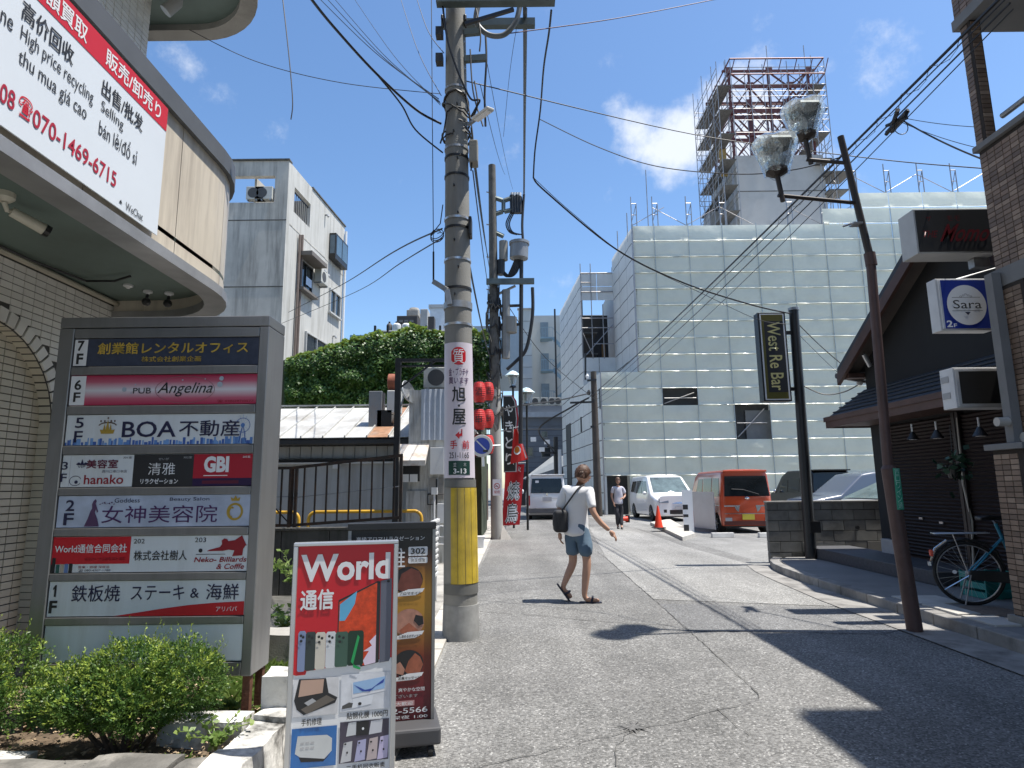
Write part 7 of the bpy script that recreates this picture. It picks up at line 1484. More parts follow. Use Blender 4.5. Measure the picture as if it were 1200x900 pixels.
wire('single wire running from the big pole across to the brown tile building', [A_(546, 95, PY), A_(815, 158, 9), A_(1020, 185.5, 8), A_(1160, 198, 6.4)], .007)
wire('wire sagging from the hanging cable behind the plastic wrapped lanterns to the lamp post', [A_(633, 140, 9), A_(700, 172, 8.5), A_(770, 195, 8), A_(862, 204, 7.4), A_(930, 199, 6.8), A_(986, 184, LY)], .007)
wire('thick service cable sagging from mid air to the top of the bar sign pole', [A_(625, 208, 9), A_(640, 225, 9.2), A_(722, 292, 9.8), A_(800, 331, 10.4), A_(880, 357, 11.1), A_(929, 368, 11.45)], .014); wire('thin companion wire sagging to the bar sign pole', [A_(625, 208, 9), A_(670, 249, 9.4), A_(735, 300, 10), A_(825, 345, 10.6), A_(890, 375, 11.2), A_(930, 380, 11.45)], .005)
wire('wavy cable hanging from the crossarm end to the slack service cable', [A_(646, 12, PY), A_(643, 40, 6.8), A_(637, 80, 7.6), A_(633, 130, 8.6), A_(627, 175, 8.9), A_(625, 208, 9)], .013)
wire('fat wrapped cable dropping from the crossarm to the fuse racks', [A_(615, 10, PY), A_(615, 70, 8), A_(614.5, 150, 12), A_(614, 228, QY)], .028, m=mat('grey wrapped cable', (.09, .09, .085), .6)); wire('cable continuing down beside the transformer can', [A_(614, 228, QY), A_(612, 262, QY), A_(613, 283, QY)], .04)
wire('purple brown wire leaving the crossarm towards the upper right', [A_(598, 39, PY), A_(720, 22, 7), A_(835, 0, 8), A_(900, -14, 8.6)], .006, m=mat('maroon cable', (.08, .02, .05), .6))
wire('thick black cable curving down from the top left to the big pole', [A_(362, -5, 4.5), A_(390, 30, 4.9), A_(440, 85, 5.5), A_(487, 128, 6.0), A_(517, 145, 6.2)], .013); wire('second black cable curving lower to the left side of the big pole', [A_(440, 85, 5.5), A_(470, 122, 5.8), A_(487, 152, 6.0), A_(519, 179, 6.2)], .009)
wire('loose thin wire dangling in the sky right of the curved balcony', [A_(331, -4, 5), A_(336, 40, 5), A_(341, 90, 5), A_(343, 122, 5), A_(341, 140, 5)], .005)
wire('thin wire from the curved balcony to the knot on the big pole', [A_(222, 35, 5.9), A_(300, 72, 6), A_(400, 97, 6), A_(516, 110, 6.2)], .004)
for k, (x0, x1, y1) in enumerate(((370, 514, 116), (379, 515, 119), (388, 516, 121), (412, 516, 123), (468, 517, 112), (487, 520, 62))):
    wire('fan wire from the top edge to the big pole, %s of six' % ('leftmost', 'second from left', 'third from left', 'fourth from left', 'fifth from left', 'rightmost')[k], [A_(x0, -6, 9+k*.3), A_((x0+x1)/2-3, (y1-6)/2+6, 7.8), A_(x1, y1, 6.3)], (.006, .006, .005, .004, .005, .006)[k], group='fan of wires above the big pole')
wire('upright thin guy wire just left of the big pole', [A_(505.5, -6, PY-.1), A_(508, 295, PY-.1)], .0045); wire('sheathed lower end of the upright guy wire', [A_(508, 295, PY-.1), A_(508, 329, PY-.1)], .010)
wire('upper service wire from the big pole down to the concrete apartment block', [A_(518, 268, PY), A_(460, 296, 9), A_(400, 334, 16), A_(338, 366, 24)], .010); wire('lower service wire from the big pole down to the concrete apartment block', [A_(518, 279, PY), A_(470, 308, 9), A_(415, 343, 16), A_(330, 379, 24)], .008)
wl = thing('cable_curl', 'loose curl of spare cable at the left of the big pole', 'wire', at(508, 272, PY)); 
for k in range(3): P = [Vector((.04+.07*math.cos(a+k), .0, -.02+.055*math.sin(a*1.1+k)-.02*k)) for a in [i*.45 for i in range(14)]]; MB().tube(P, .005, 5).build('curl', black, wl)
MB().tube([tuple(at(519, 240, PY)-at(508, 272, PY)), tuple(at(516, 262, PY)-at(508, 272, PY)), (0, 0, 0)], .006, 5).build('tail', black, wl)
for k, (x0, y0, x1, y1) in enumerate(((552, 150, 575, 322), (554, 200, 574, 345), (548, 300, 575, 420), (556, 196, 572, 300), (563, 100, 592, 205), (571, 75, 601, 222))):
    wire('slanting line between big and thinner poles, %s' % ('first from the top left', 'second from the top left', 'lowest of the group', 'short black one by the grey junction box', 'upper right thin one', 'farthest right ending at a white insulator')[k], [A_(x0, y0, PY+.1), A_(x1, y1, QY)], (.010, .008, .012, .008, .005, .004)[k], .15, group='lines between the two poles')
wire('thin line rising steeply right of the big pole', [A_(612, -6, 7), A_(598, 80, 9), A_(590, 160, 11)], .004)
wire('low cable from the thinner pole across the street to the old leaning pole', [A_(588, 480, QY), A_(618, 474, 20), A_(655, 469, 25), A_(690, 461, 30.6)], .03); wire('sagging cable from the street bundle down to the far dark pole', [A_(690, 466, 30.6), A_(668, 478, 31), A_(632, 502, 32), A_(645, 524, 34), A_(650, 530, 35.8)], .045)
wire('low wire in front of the grey building', [A_(588, 505, QY), A_(625, 503, 24), A_(660, 503, 33)], .018); wire('thin line falling from the thinner pole to the bar roof', [A_(590, 350, QY), A_(640, 420, 22), A_(700, 470, 28)], .012)
wire('wire from the bar sign pole down to the gable of the black house', [A_(932, 376, 11.5), A_(1001, 438, 11.2)], .009, .05); wire('lower slack wire between the bar sign pole and the black house', [A_(941, 452, 11.5), A_(965, 462, 11.4), A_(990, 459, 11.3), A_(1012, 447, 11.2)], .011)
wire('faint second wire from the bar sign pole to the black gable', [A_(934, 390, 11.5), A_(980, 435, 11.3), A_(1000, 446, 11.2)], .004)
MB().tube([Vector((4.93, 6.1, 3.4)), Vector((4.95, 6.12, 3.2)), Vector((4.92, 6.1, 2.9))], .012, 6).build('black_cable', black, bb, world=True)
# ============================================================ fences and barriers on the left
dw = thing('dark_concrete_wall', 'low dark mossy concrete wall below the black railing', 'wall', (-2.6, 8.9, 0))
for k in range(5): MB().box(-4.5+k*.66, -3.85+k*.66-.0, 8.82, 8.98, 0, .86).build('wall_panel', concd, dw, world=True, bevel=.006)
MB().box(-4.5, -1.2, 8.80, 9.0, .862, .90).build('coping', concd, dw, world=True, bevel=.006)
rl = thing('railing', 'rusty black steel picket railing standing on the dark concrete wall', 'railing', (-2.5, 8.9, .9))
def zr(x): return 1.72 if x < -3.1 else 1.72+(x+3.1)*.105
zbt = lambda x: .93 if x < -3.1 else .93+(x+3.1)*.06
rbl = mat('rust spotted black steel', (.035, .028, .024), .65, .3, var=.3, scale=10, dirt=(.14, .06, .03), dscale=8, dirtamt=.4)
for (a, c) in ((-4.4, -3.1), (-3.1, -1.55)):
    MB().beam((a, 8.9, zr(a+.001 if a > -3.2 else a)), (c, 8.9, zr(c)), .035, .04).build('top_rail', rbl, rl, world=True); MB().beam((a, 8.9, zbt(a)), (c, 8.9, zbt(c)), .035, .04).build('bottom_rail', rbl, rl, world=True)
    MB().tube([(a, 8.93, (zr(a)+zbt(a))/2-.02), (c, 8.93, (zr(c)+zbt(c))/2)], .008, 6).build('middle_wire', galv, rl, world=True)
x = -4.35
while x < -1.6: MB().box(x-.011, x+.011, 8.889, 8.911, zbt(x)+.02, zr(x)-.02).build('picket', rbl, rl, world=True); x += .158
for x in (-3.12, -3.04, -1.57): MB().box(x-.02, x+.02, 8.88, 8.92, .9, zr(x)-.02).build('post', rbl, rl, world=True)
MB().beam((-3.6, 8.93, 1.45), (-3.12, 8.93, .95), .015).build('brace', rbl, rl, world=True)
def hoop(lab, x0, x1, Y, h=1.0):
    t = thing('hoop_barrier', lab, 'barrier', ((x0+x1)/2, Y, 0)); w = (x1-x0)/2; r_ = .14
    P = [(-w, 0, 0), (-w, 0, h-r_)]+[(-w+r_-r_*math.cos(R(a)), 0, h-r_+r_*math.sin(R(a))) for a in (20, 40, 60, 80, 90)]+[(w-r_+r_*math.cos(R(a)), 0, h-r_+r_*math.sin(R(a))) for a in (90, 80, 60, 40, 20)]+[(w, 0, h-r_), (w, 0, 0)]
    MB().tube(P, .032, 10).build('hoop', yellow, t, smooth=True)
    for s in (-w, w): MB().lathe([(.07, 0), (.06, .02)], 12, (s, 0, 0)).build('foot', galv, t)
hoop('left yellow hoop barrier behind the black railing, partly hidden by the directory sign', -5.6, -4.02, 12.0); hoop('right yellow hoop barrier behind the black railing, ending by the pale shed', -3.84, -1.72, 12.0)
gf = thing('guard_fence', 'low white slatted guard fence between the black board and the concrete pole', 'fence', (-.95, 6.6, 0)); A = Vector((-1.02, 5.3, 0)); Bq = Vector((-.98, 8.3, 0))
Fg = Face((A.x, A.y), (Bq.x, Bq.y))
for k in range(9): z_ = .34+k*.072; Fg.part('slat', whitep, gf, .03, Fg.len-.03, z_, z_+.03, 0, .018)
Fg.part('top_rail', whitep, gf, 0, Fg.len, .99, 1.03, -.01, .03, .006)
for u in (0, 1.0, 2.0, Fg.len-.04): Fg.part('post', whitep, gf, u, u+.04, .02, 1.035, -.035, -.002)
for k, (px, py, s_, lab) in enumerate(((509, 588, .05, 'small white gas valve on the wall left of the concrete pole'), )):
    t = thing('valve', lab, 'valve', at(px, py, 9)); MB().tube([(0, 0, -.5), (0, 0, .1)], .015, 6).build('riser', whitep, t); MB().box(-.04, .04, -.03, .03, .1, .2).build('body', whitep, t)
tb = thing('grey_bin', 'dark grey upright box standing by the grill shop wall', 'box', (-.95, 13.6, 0)); MB().box(-.16, .14, -.2, .2, 0, 1.15).build('casing', mat('dark plastic casing', (.06, .06, .06), .6), tb, bevel=.02); MB().box(-.17, .15, -.21, .21, 1.152, 1.19).build('lid', blackp, tb, bevel=.01)
t = thing('white_crate', 'small pale crate on the ground beside the thinner pole', 'crate', (-.83, 15.2, 0)); MB().box(-.13, .13, -.13, .13, .0, .26).build('body', whitep, t, bevel=.01); MB().box(-.15, .15, -.15, .15, .262, .29).build('rim', whitep, t)
# ============================================================ vehicles
chrome = mat('chrome trim', (.6, .6, .6), .15, .95, var=.02); lampg = mat('clear lamp lens', (.45, .47, .5), .12, .3); tail = mat('red tail lamp', (.35, .01, .015), .2); carglass = mat('tinted car glass', (.012, .015, .017), .06, var=.3, spec=.45); clrglass = mat('pale reflecting car glass', (.10, .14, .14), .05, var=.5, scale=2, spec=1.0)
plateY = mat('blurred yellow plate', (.55, .45, .05), .5); plateW = mat('blurred pale plate', (.45, .44, .44), .5)
class Car:
    """body lofted from a side profile; local x across, y along with the front at -y, z up"""
    def __init__(s, L_, Wd, top, bot=.22, waist=.98, tumble=.13, nose=.10, rr=.10, yr=.9):
        s.L, s.W, s.top, s.bot, s.waist, s.tum, s.nose, s.rr = L_, Wd, top, bot, waist, tumble, nose, rr
    def zt(s, y):
        T_ = s.top
        for (a, za), (b_, zb) in zip(T_, T_[1:]):
            if a <= y <= b_: return za+(zb-za)*(y-a)/max(b_-a, 1e-6)
        return T_[-1][1]
    def hw(s, y):
        h = s.W/2; e = s.L/2-abs(y); k = s.nose
        return h-(.12*(1-min(1, e/k/1.6))**2) if e < k*1.6 else h
    def sx(s, y, z):
        h = s.hw(y)
        if z > s.waist: h -= s.tum*((z-s.waist)/(max(t[1] for t in s.top)-s.waist))**1.15
        if z < .45: h -= .03*((.45-z)/.25)
        return h
    def body(s, name, m, par, arches=(), ar=.33):
        ys = sorted({t[0] for t in s.top} | {-s.L/2+.02, s.L/2-.02, *[-s.L/2+s.L*i/44 for i in range(45)]}); b = MB(); n = 0; rows = []
        for y in ys:
            zt_ = s.zt(y); zb = s.bot+(.06 if abs(y) > s.L/2-.05 else 0)
            for a in arches:
                if abs(y-a) < ar: zb = max(zb, .30+math.sqrt(max(0, ar**2-(y-a)**2))-.02)
            r_ = min(s.rr, (zt_-zb)*.3); P = []
            zs = [zb, zb+(zt_-zb)*.15, zb+(zt_-zb)*.35, min(s.waist, zt_-r_), zb+(zt_-zb)*.8 if zt_ > s.waist+.3 else zt_-r_*1.0, zt_-r_]
            zs = sorted(zs)
            for z_ in zs: P.append((s.sx(y, z_), z_))
            hx = P[-1][0]; P += [(hx-r_*.12, zt_-r_*.5), (hx-r_*.45, zt_-r_*.14), (hx-r_*1.1, zt_), (hx*.5, zt_+.012), (0, zt_+.016)]
            full = [(-x, z_) for x, z_ in P]+[(x, z_) for x, z_ in reversed(P[:-1])]; n = len(full)
            rows.append(len(b.v)); b.v += [(x, y, z_) for x, z_ in full]
        for i in range(len(rows)-1):
            for j in range(n-1): b.f.append((rows[i]+j, rows[i+1]+j, rows[i+1]+j+1, rows[i]+j+1))
            b.f.append((rows[i], rows[i]+n-1, rows[i+1]+n-1, rows[i+1]))
        b.f.append(tuple(rows[0]+j for j in range(n))); b.f.append(tuple(rows[-1]+j for j in reversed(range(n))))
        o = b.build(name, m, par, smooth=True, fixn=True); return o
    def side(s, name, pts, m, par, sd=1, off=.006, th=None):
        """patch on the flank: polygon in (y,z), subdivided so it hugs the body"""
        ys = [p[0] for p in pts]; y0, y1 = min(ys), max(ys); n = 8; b = MB()
        def span(y):
            zs = []
            for (a, c), (d, e) in zip(pts, pts[1:]+pts[:1]):
                if min(a, d)-1e-9 <= y <= max(a, d)+1e-9 and abs(d-a) > 1e-6: zs.append(c+(e-c)*(y-a)/(d-a))
            return (min(zs), max(zs)) if zs else (0, 0)
        for i in range(n+1):
            y = y0+(y1-y0)*min(max(i/n, .002), .998); za, zc = span(y)
            for k in range(4): z_ = za+(zc-za)*k/3; b.v.append(((s.sx(y, z_)+off)*sd, y, z_))
        b.f = [(4*i+k, 4*i+k+1, 4*i+4+k+1, 4*i+4+k) for i in range(n) for k in range(3)]
        return b.build(name, m, par, smooth=True)
    def across(s, name, y0, z0, y1, z1, f0, f1, m, par, off=.012, x0=-1, x1=1, bulge=.05):
        """patch across the front or rear from (y0,z0) up to (y1,z1); f = share of half width"""
        b = MB(); nx, nz = 10, 4; d = Vector((0, y1-y0, z1-z0)); nn_ = Vector((0, -d.z, d.y)).normalized()
        if (y0+y1) > 0: nn_ = -nn_ if nn_.y < 0 else nn_
        elif nn_.y > 0: nn_ = -nn_
        for j in range(nz+1):
            v = j/nz; y = y0+(y1-y0)*v; z_ = z0+(z1-z0)*v; w = (f0+(f1-f0)*v)
            for i in range(nx+1): u = x0+(x1-x0)*i/nx; q = Vector((u*w, y, z_))+nn_*(off+bulge*(1-u*u)*.0)+Vector((0, (1 if (y0+y1) < 0 else -1)*bulge*u*u, 0)); b.v.append(tuple(q))
        b.f = [(j*(nx+1)+i, j*(nx+1)+i+1, (j+1)*(nx+1)+i+1, (j+1)*(nx+1)+i) for j in range(nz) for i in range(nx)]; return b.build(name, m, par, smooth=True)
    def wheels(s, par, ys, r_=.31, rim=alum):
        for y in ys:
            for sd in (-1, 1):
                x = s.W/2-.11; w = MB().lathe([(r_*.62, -.10), (r_*.95, -.10), (r_, -.06), (r_, .06), (r_*.95, .10), (r_*.62, .10)], 24, (sd*x, y, r_), 'x').build('wheel', rubber, par, smooth=True); OBJW[w.name] = OBJW[par.name]
                MB().lathe([(r_*.64, .0), (r_*.60, .095), (r_*.2, .08), (r_*.12, .10)] if sd > 0 else [(r_*.12, -.10), (r_*.2, -.08), (r_*.60, -.095), (r_*.64, 0)], 20, (sd*x, y, r_), 'x').build('rim', rim, w)
                q = MB()
                for k in range(5): a = 2*PI*k/5; q.beam((sd*(x+.1), y, r_), (sd*(x+.1), y+r_*.56*math.cos(a), r_+r_*.56*math.sin(a)), .05, .01)
                o = q.build('spokes', rim, w); o['kind'] = 'stuff'
def under(c, par): MB().box(-c.W/2+.14, c.W/2-.14, -c.L/2+.15, c.L/2-.15, .17, .5).build('underbody', blackp, par)
def paint(n, col, coat=.8, rough=.35, met=0): return mat(n, col, rough, met, var=.02, coat=coat)
# white box van seen from behind, at the end of the street: local front is away from us
p = gnd(640.5, 607); V = thing('parked_van', 'white delivery van seen from behind at the end of the street', 'van', (1.48, 30.2, 0), R(180))
wpn = paint('white car paint', (.72, .73, .74)); c = Car(4.6, 1.70, [(-2.3, .75), (-2.15, 1.0), (-1.5, 1.86), (-1.2, 1.96), (2.05, 1.96), (2.2, 1.92), (2.3, 1.0)], waist=1.0, tumble=.13, nose=.08)
c.body('body', wpn, V, (-1.5, 1.45), .36); under(c, V); c.wheels(V, (-1.5, 1.45), .32)
c.across('rear_window', 2.285, 1.15, 2.215, 1.78, .71, .64, carglass, V, .03, bulge=.0)
for sd in (-1, 1): c.across('tail_lamp', 2.315, .62, 2.31, 1.05, .83, .83, tail, V, .012, x0=sd*.9 if sd < 0 else .9, x1=sd*1.0 if sd > 0 else -1.0, bulge=.02)
MB().box(-.80, .80, 2.24, 2.36, .28, .52).build('bumper', mat('dark grey bumper', (.10, .10, .105), .5), V, bevel=.03); MB().box(-.2, .2, 2.33, 2.345, .80, .98).build('number_plate', plateW, V); MB().box(-.6, .0, 2.325, 2.335, .92, .945).build('rear_trim', silver, V); MB().tube([(0, 2.34, 1.1), (.0, 2.36, 1.1)], .05, 12).build('badge', chrome, V)
MB().box(-.8, .8, 2.1, 2.3, 1.93, 1.965).build('rear_spoiler', wpn, V, bevel=.01); rect(V, 'window_sticker', 0, 0, 0, 0, white) if 0 else None
MB().box(.35, .5, 2.27, 2.275, 1.6, 1.7).build('sticker', white, V); MB().blob((-1.0, -1.6, 1.2), .06, .05, .11).build('side_mirror', wpn, V, smooth=True); MB().blob((1.0, -1.6, 1.2), .06, .05, .11).build('side_mirror', wpn, V, smooth=True)
# white minivan facing the camera, turned a little
V = thing('parked_minivan', 'white minivan facing the street beside the dark doorway', 'car', (6.5, 27.9, 0), R(3)); pw2 = paint('pearl white paint', (.74, .75, .76), .9)
c = Car(4.85, 1.83, [(-2.42, .62), (-2.36, .88), (-1.5, 1.08), (-.55, 1.80), (-.2, 1.86), (2.0, 1.84), (2.3, 1.7), (2.42, 1.0)], waist=.98, tumble=.16, nose=.22)
c.body('body', pw2, V, (-1.5, 1.4), .38); under(c, V); c.wheels(V, (-1.5, 1.4), .34, alum)
c.across('windscreen', -1.42, 1.13, -.60, 1.765, .76, .66, clrglass, V, .02, bulge=.0)
for sd in (-1, 1):
    c.side('side_window', [(-.95, 1.10), (-.10, 1.10), (-.10, 1.62), (-.52, 1.62)], carglass, V, sd); c.side('side_window', [(.0, 1.10), (1.0, 1.10), (1.0, 1.64), (.0, 1.64)], carglass, V, sd); c.side('side_window', [(1.1, 1.12), (1.95, 1.16), (1.85, 1.60), (1.1, 1.64)], carglass, V, sd)
    c.across('headlamp', -2.43, .72, -2.36, .90, .84, .84, mat('smoky headlamp', (.16, .17, .19), .1, .5), V, .05, x0=.52*sd if sd > 0 else -.98, x1=.98 if sd > 0 else -.52, bulge=.05); MB().blob((sd*1.03, -1.05, 1.12), .09, .07, .07).build('side_mirror', pw2, V, smooth=True)
    c.across('fog_lamp', -2.44, .36, -2.44, .48, .84, .84, blackp, V, .02, x0=.62 if sd > 0 else -.9, x1=.9 if sd > 0 else -.62, bulge=.06)
c.across('grille', -2.43, .70, -2.36, .88, .45, .42, chrome, V, .02, bulge=.05); c.across('intake', -2.44, .30, -2.44, .46, .48, .48, blackp, V, .02, bulge=.05); MB().box(-.2, .2, -2.50, -2.48, .48, .60).build('number_plate', plateW, V); c.side('door_line', [(-.06, .35), (-.045, .35), (-.045, 1.6), (-.06, 1.6)], silver, V, -1); c.side('door_line', [(1.04, .35), (1.055, .35), (1.055, 1.6), (1.04, 1.6)], silver, V, -1)
# orange kei van, rear towards us
V = thing('parked_van', 'orange red compact van with its tailgate towards the road', 'van', (6.98, 20.75, 0), R(180)); orp = paint('orange red paint', (.46, .058, .012), .9, .3, .1)
c = Car(3.4, 1.53, [(-1.7, .8), (-1.6, 1.0), (-1.15, 1.75), (-.9, 1.86), (1.5, 1.87), (1.62, 1.80), (1.70, 1.0)], waist=1.02, tumble=.09, nose=.08, rr=.12)
c.body('body', orp, V, (-1.15, 1.15), .32); under(c, V); c.wheels(V, (-1.15, 1.15), .28)
c.across('rear_window', 1.69, 1.08, 1.625, 1.68, .68, .62, carglass, V, .035, bulge=.0)
for sd in (-1, 1):
    c.across('chrome_strip', 1.71, .78, 1.71, .82, .72, .72, chrome, V, .02, x0=.33 if sd > 0 else -.97, x1=.97 if sd > 0 else -.33, bulge=.02); MB().prismy([(sd*.28, .62), (sd*.24, .80), (sd*.40, .80), (sd*.35, .68)] if sd > 0 else [(-.28, .62), (-.35, .68), (-.40, .80), (-.24, .80)], 1.70, 1.725).build('chrome_wedge', chrome, V, fixn=True)
    c.across('tail_lamp', 1.72, .36, 1.72, .46, .70, .70, lampg, V, .02, x0=.70 if sd > 0 else -.98, x1=.98 if sd > 0 else -.70, bulge=.02)
    c.side('side_window', [(-.95, 1.06), (-.25, 1.06), (-.25, 1.62), (-.72, 1.62)], carglass, V, sd); c.side('side_window', [(-.15, 1.06), (.70, 1.06), (.70, 1.64), (-.15, 1.64)], carglass, V, sd); c.side('side_window', [(.80, 1.06), (1.50, 1.08), (1.45, 1.62), (.80, 1.64)], carglass, V, sd)
    c.side('chrome_strip', [(-1.2, .80), (1.5, .80), (1.5, .825), (-1.2, .825)], chrome, V, sd); MB().blob((sd*.88, -1.0, 1.12), .07, .06, .10).build('side_mirror', blackp, V, smooth=True); c.side('door_line', [(.73, .35), (.745, .35), (.745, 1.7), (.73, 1.7)], mat('door gap', (.10, .015, .01), .6), V, sd)
MB().box(-.18, .18, 1.72, 1.735, .40, .56).build('number_plate', plateY, V); MB().blob((0, 1.715, 1.03), .07, .02, .04).build('badge', chrome, V, smooth=True); MB().box(-.70, .70, 1.69, 1.735, .565, .585).build('trim_line', chrome, V); MB().box(-.66, .66, 1.5, 1.68, 1.80, 1.86).build('spoiler', orp, V, bevel=.02)
MB().tube([(-.35, 1.74, 1.14), (.1, 1.72, 1.28), (.45, 1.715, 1.30)], .012, 6).build('wiper', blackp, V); c.across('bumper', 1.72, .24, 1.72, .36, .72, .72, mat('dark red lower bumper', (.10, .02, .015), .4), V, .015, bulge=.03)
# black van behind the block wall, side-on
V = thing('parked_van', 'black minivan with raised roof spoiler parked behind the block wall', 'van', (12.05, 25.95, 0), R(180)); bpn2 = paint('black car paint', (.007, .0075, .009), .15, .35)
c = Car(4.0, 1.70, [(-2.0, .8), (-1.9, 1.05), (-1.3, 1.2), (-.75, 1.78), (-.3, 1.96), (1.75, 1.96), (1.9, 1.84), (2.0, 1.05)], waist=1.02, tumble=.14, nose=.15)
c.body('body', bpn2, V, (-1.35, 1.3), .34); under(c, V); c.wheels(V, (-1.35, 1.3), .31)
for sd in (-1, 1):
    c.side('side_window', [(-.98, 1.10), (-.1, 1.10), (-.1, 1.62), (-.6, 1.62)], clrglass if sd < 0 else carglass, V, sd); c.side('side_window', [(.0, 1.10), (.95, 1.10), (.95, 1.64), (.0, 1.64)], carglass, V, sd); c.side('side_window', [(1.05, 1.10), (1.85, 1.14), (1.78, 1.70), (1.05, 1.64)], carglass, V, sd); MB().blob((sd*.98, -.95, 1.14), .08, .06, .08).build('side_mirror', chrome, V, smooth=True)
c.across('rear_window', 1.99, 1.16, 1.90, 1.80, .76, .68, carglass, V, .035, bulge=.0); c.across('rear_garnish', 2.01, 1.03, 2.01, 1.10, .8, .8, chrome, V, .02, bulge=.03); c.across('windscreen', -1.26, 1.24, -.78, 1.74, .72, .62, clrglass, V, .014, bulge=.0); MB().box(-.68, .68, 1.75, 2.08, 1.92, 1.97).build('roof_spoiler', bpn2, V, bevel=.015)
# pale car: windscreen and bonnet show over the wall
V = thing('parked_car', 'pale silver white car whose windscreen shows above the block wall', 'car', (9.15, 14.6, 0), R(-88)); slp = paint('silver white paint', (.55, .57, .58), .8, .3, .3)
c = Car(4.4, 1.74, [(-2.2, .6), (-2.1, .85), (-1.25, 1.04), (-.25, 1.52), (.3, 1.56), (1.2, 1.50), (1.9, 1.05), (2.2, .9)], waist=.95, tumble=.2, nose=.25)
c.body('body', slp, V, (-1.35, 1.35), .34); under(c, V); c.wheels(V, (-1.35, 1.35), .31); c.across('windscreen', -1.20, 1.08, -.32, 1.475, .76, .62, clrglass, V, .016, bulge=.0)
for sd in (-1, 1): c.side('side_window', [(-.85, 1.02), (.1, 1.02), (.1, 1.42), (-.35, 1.38)], clrglass, V, sd); c.side('side_window', [(.2, 1.02), (1.2, 1.02), (1.0, 1.38), (.2, 1.42)], clrglass, V, sd)
V = thing('parked_car', 'dark roofed car glimpsed behind the black van by the black house', 'car', (11.2, 20.5, 0), R(-85)); c = Car(4.4, 1.7, [(-2.2, .65), (-2.1, .95), (-1.2, 1.1), (-.4, 1.72), (0, 1.78), (1.6, 1.76), (2.1, 1.1), (2.2, .9)], waist=1.0, tumble=.16, nose=.2); c.body('body', paint('slate blue paint', (.08, .10, .14)), V, (-1.35, 1.35), .34); under(c, V); c.wheels(V, (-1.35, 1.35)); c.across('windscreen', -1.16, 1.12, -.45, 1.68, .72, .6, clrglass, V, .014)
# wheel stops, island with cone and boards
sheet('kerb_island', [g(762, 615), g(785, 611), g(815, 629), g(800, 634)], .10, concl, None, thick=.1)
for k, (x0, x1) in enumerate(((834, 861), (889, 908))):
    a = gnd(x0, 630); c = gnd(x1, 630); t = thing('wheel_stop', ('white concrete wheel stop under the left rear of the orange van', 'white concrete wheel stop under the right rear of the orange van')[k], 'wheel stop', ((a.x+c.x)/2, a.y, 0)); w = (c.x-a.x)/2
    MB().prismx([(-.08, 0), (.08, 0), (.06, .13), (-.06, .13)], -w, w).build('block', mat('white painted concrete', (.62, .62, .60), .7, var=.1, dirt=(.35, .34, .32), dirtamt=.5), t, fixn=True, bevel=.01); [MB().lathe([(.015, 0), (.015, .006)], 8, (s*w*.6, 0, .13)).build('bolt', galv, t) for s in (-1, 1)]
orm = mat('fluorescent orange plastic', (.72, .05, .015), .5, var=.04)
def cone(lab, loc, rx=0, rz=0, s=1):
    t = thing('traffic_cone', lab, 'traffic cone', loc, rz, None, rx); MB().lathe([(.14*s, .03), (.125*s, .08*s), (.03*s, .66*s), (.022*s, .70*s)], 18).build('cone', orm, t, smooth=True); MB().box(-.19*s, .19*s, -.19*s, .19*s, 0, .03).build('base', blackp, t, bevel=.008); return t
p = gnd(772, 619, .1); cone('orange traffic cone standing on the kerb island by the white panel', p, s=1.0)
p = gnd(739, 612); cone('orange red cone lying on the road behind the distant walker', p+Vector((-.1, 0, .13)), R(88), R(-70), .8)
wbp = thing('boundary_panel', 'upright white sheet panel with notices beside the orange cone', 'panel', gnd(792, 628)); Fp = Face((at(777, 0, 20.5).x, 20.9), (at(801, 0, 19.3).x, 19.3)); zt_ = 1.22
Fp.part('sheet', mat('dull white sheet panel', (.50, .52, .54), .4, .2, var=.05, dirt=(.4, .38, .36), dirtamt=.3), wbp, 0, Fp.len, .1, zt_, 0, .03); 
for k in range(3): Fp.part('notice', mat('faded green notice', (.35, .42, .36), .6), wbp, .04, .30, .98-.14*k, 1.10-.14*k, .031, .036)
Fp.part('pink_notice', mat('faded pink notice', (.58, .42, .42), .6), wbp, .04, .42, .25, .62, .031, .036); 
p = at(806.5, 600, 18.9); Fq = Face((p.x-.16, 18.9), (p.x+.14, 18.9)); nb = thing('notice_board', 'narrow white notice board with black blocks leaning beside the orange van', 'sign', (p.x, 18.9, 0)); Fq.part('board', white, nb, 0, .30, .02, 1.28, 0, .03)
for z0, z1 in ((.72, .86), (.5, .58), (.08, .28)): Fq.part('print', blackm, nb, .0, .15, z0, z1, .031, .034)
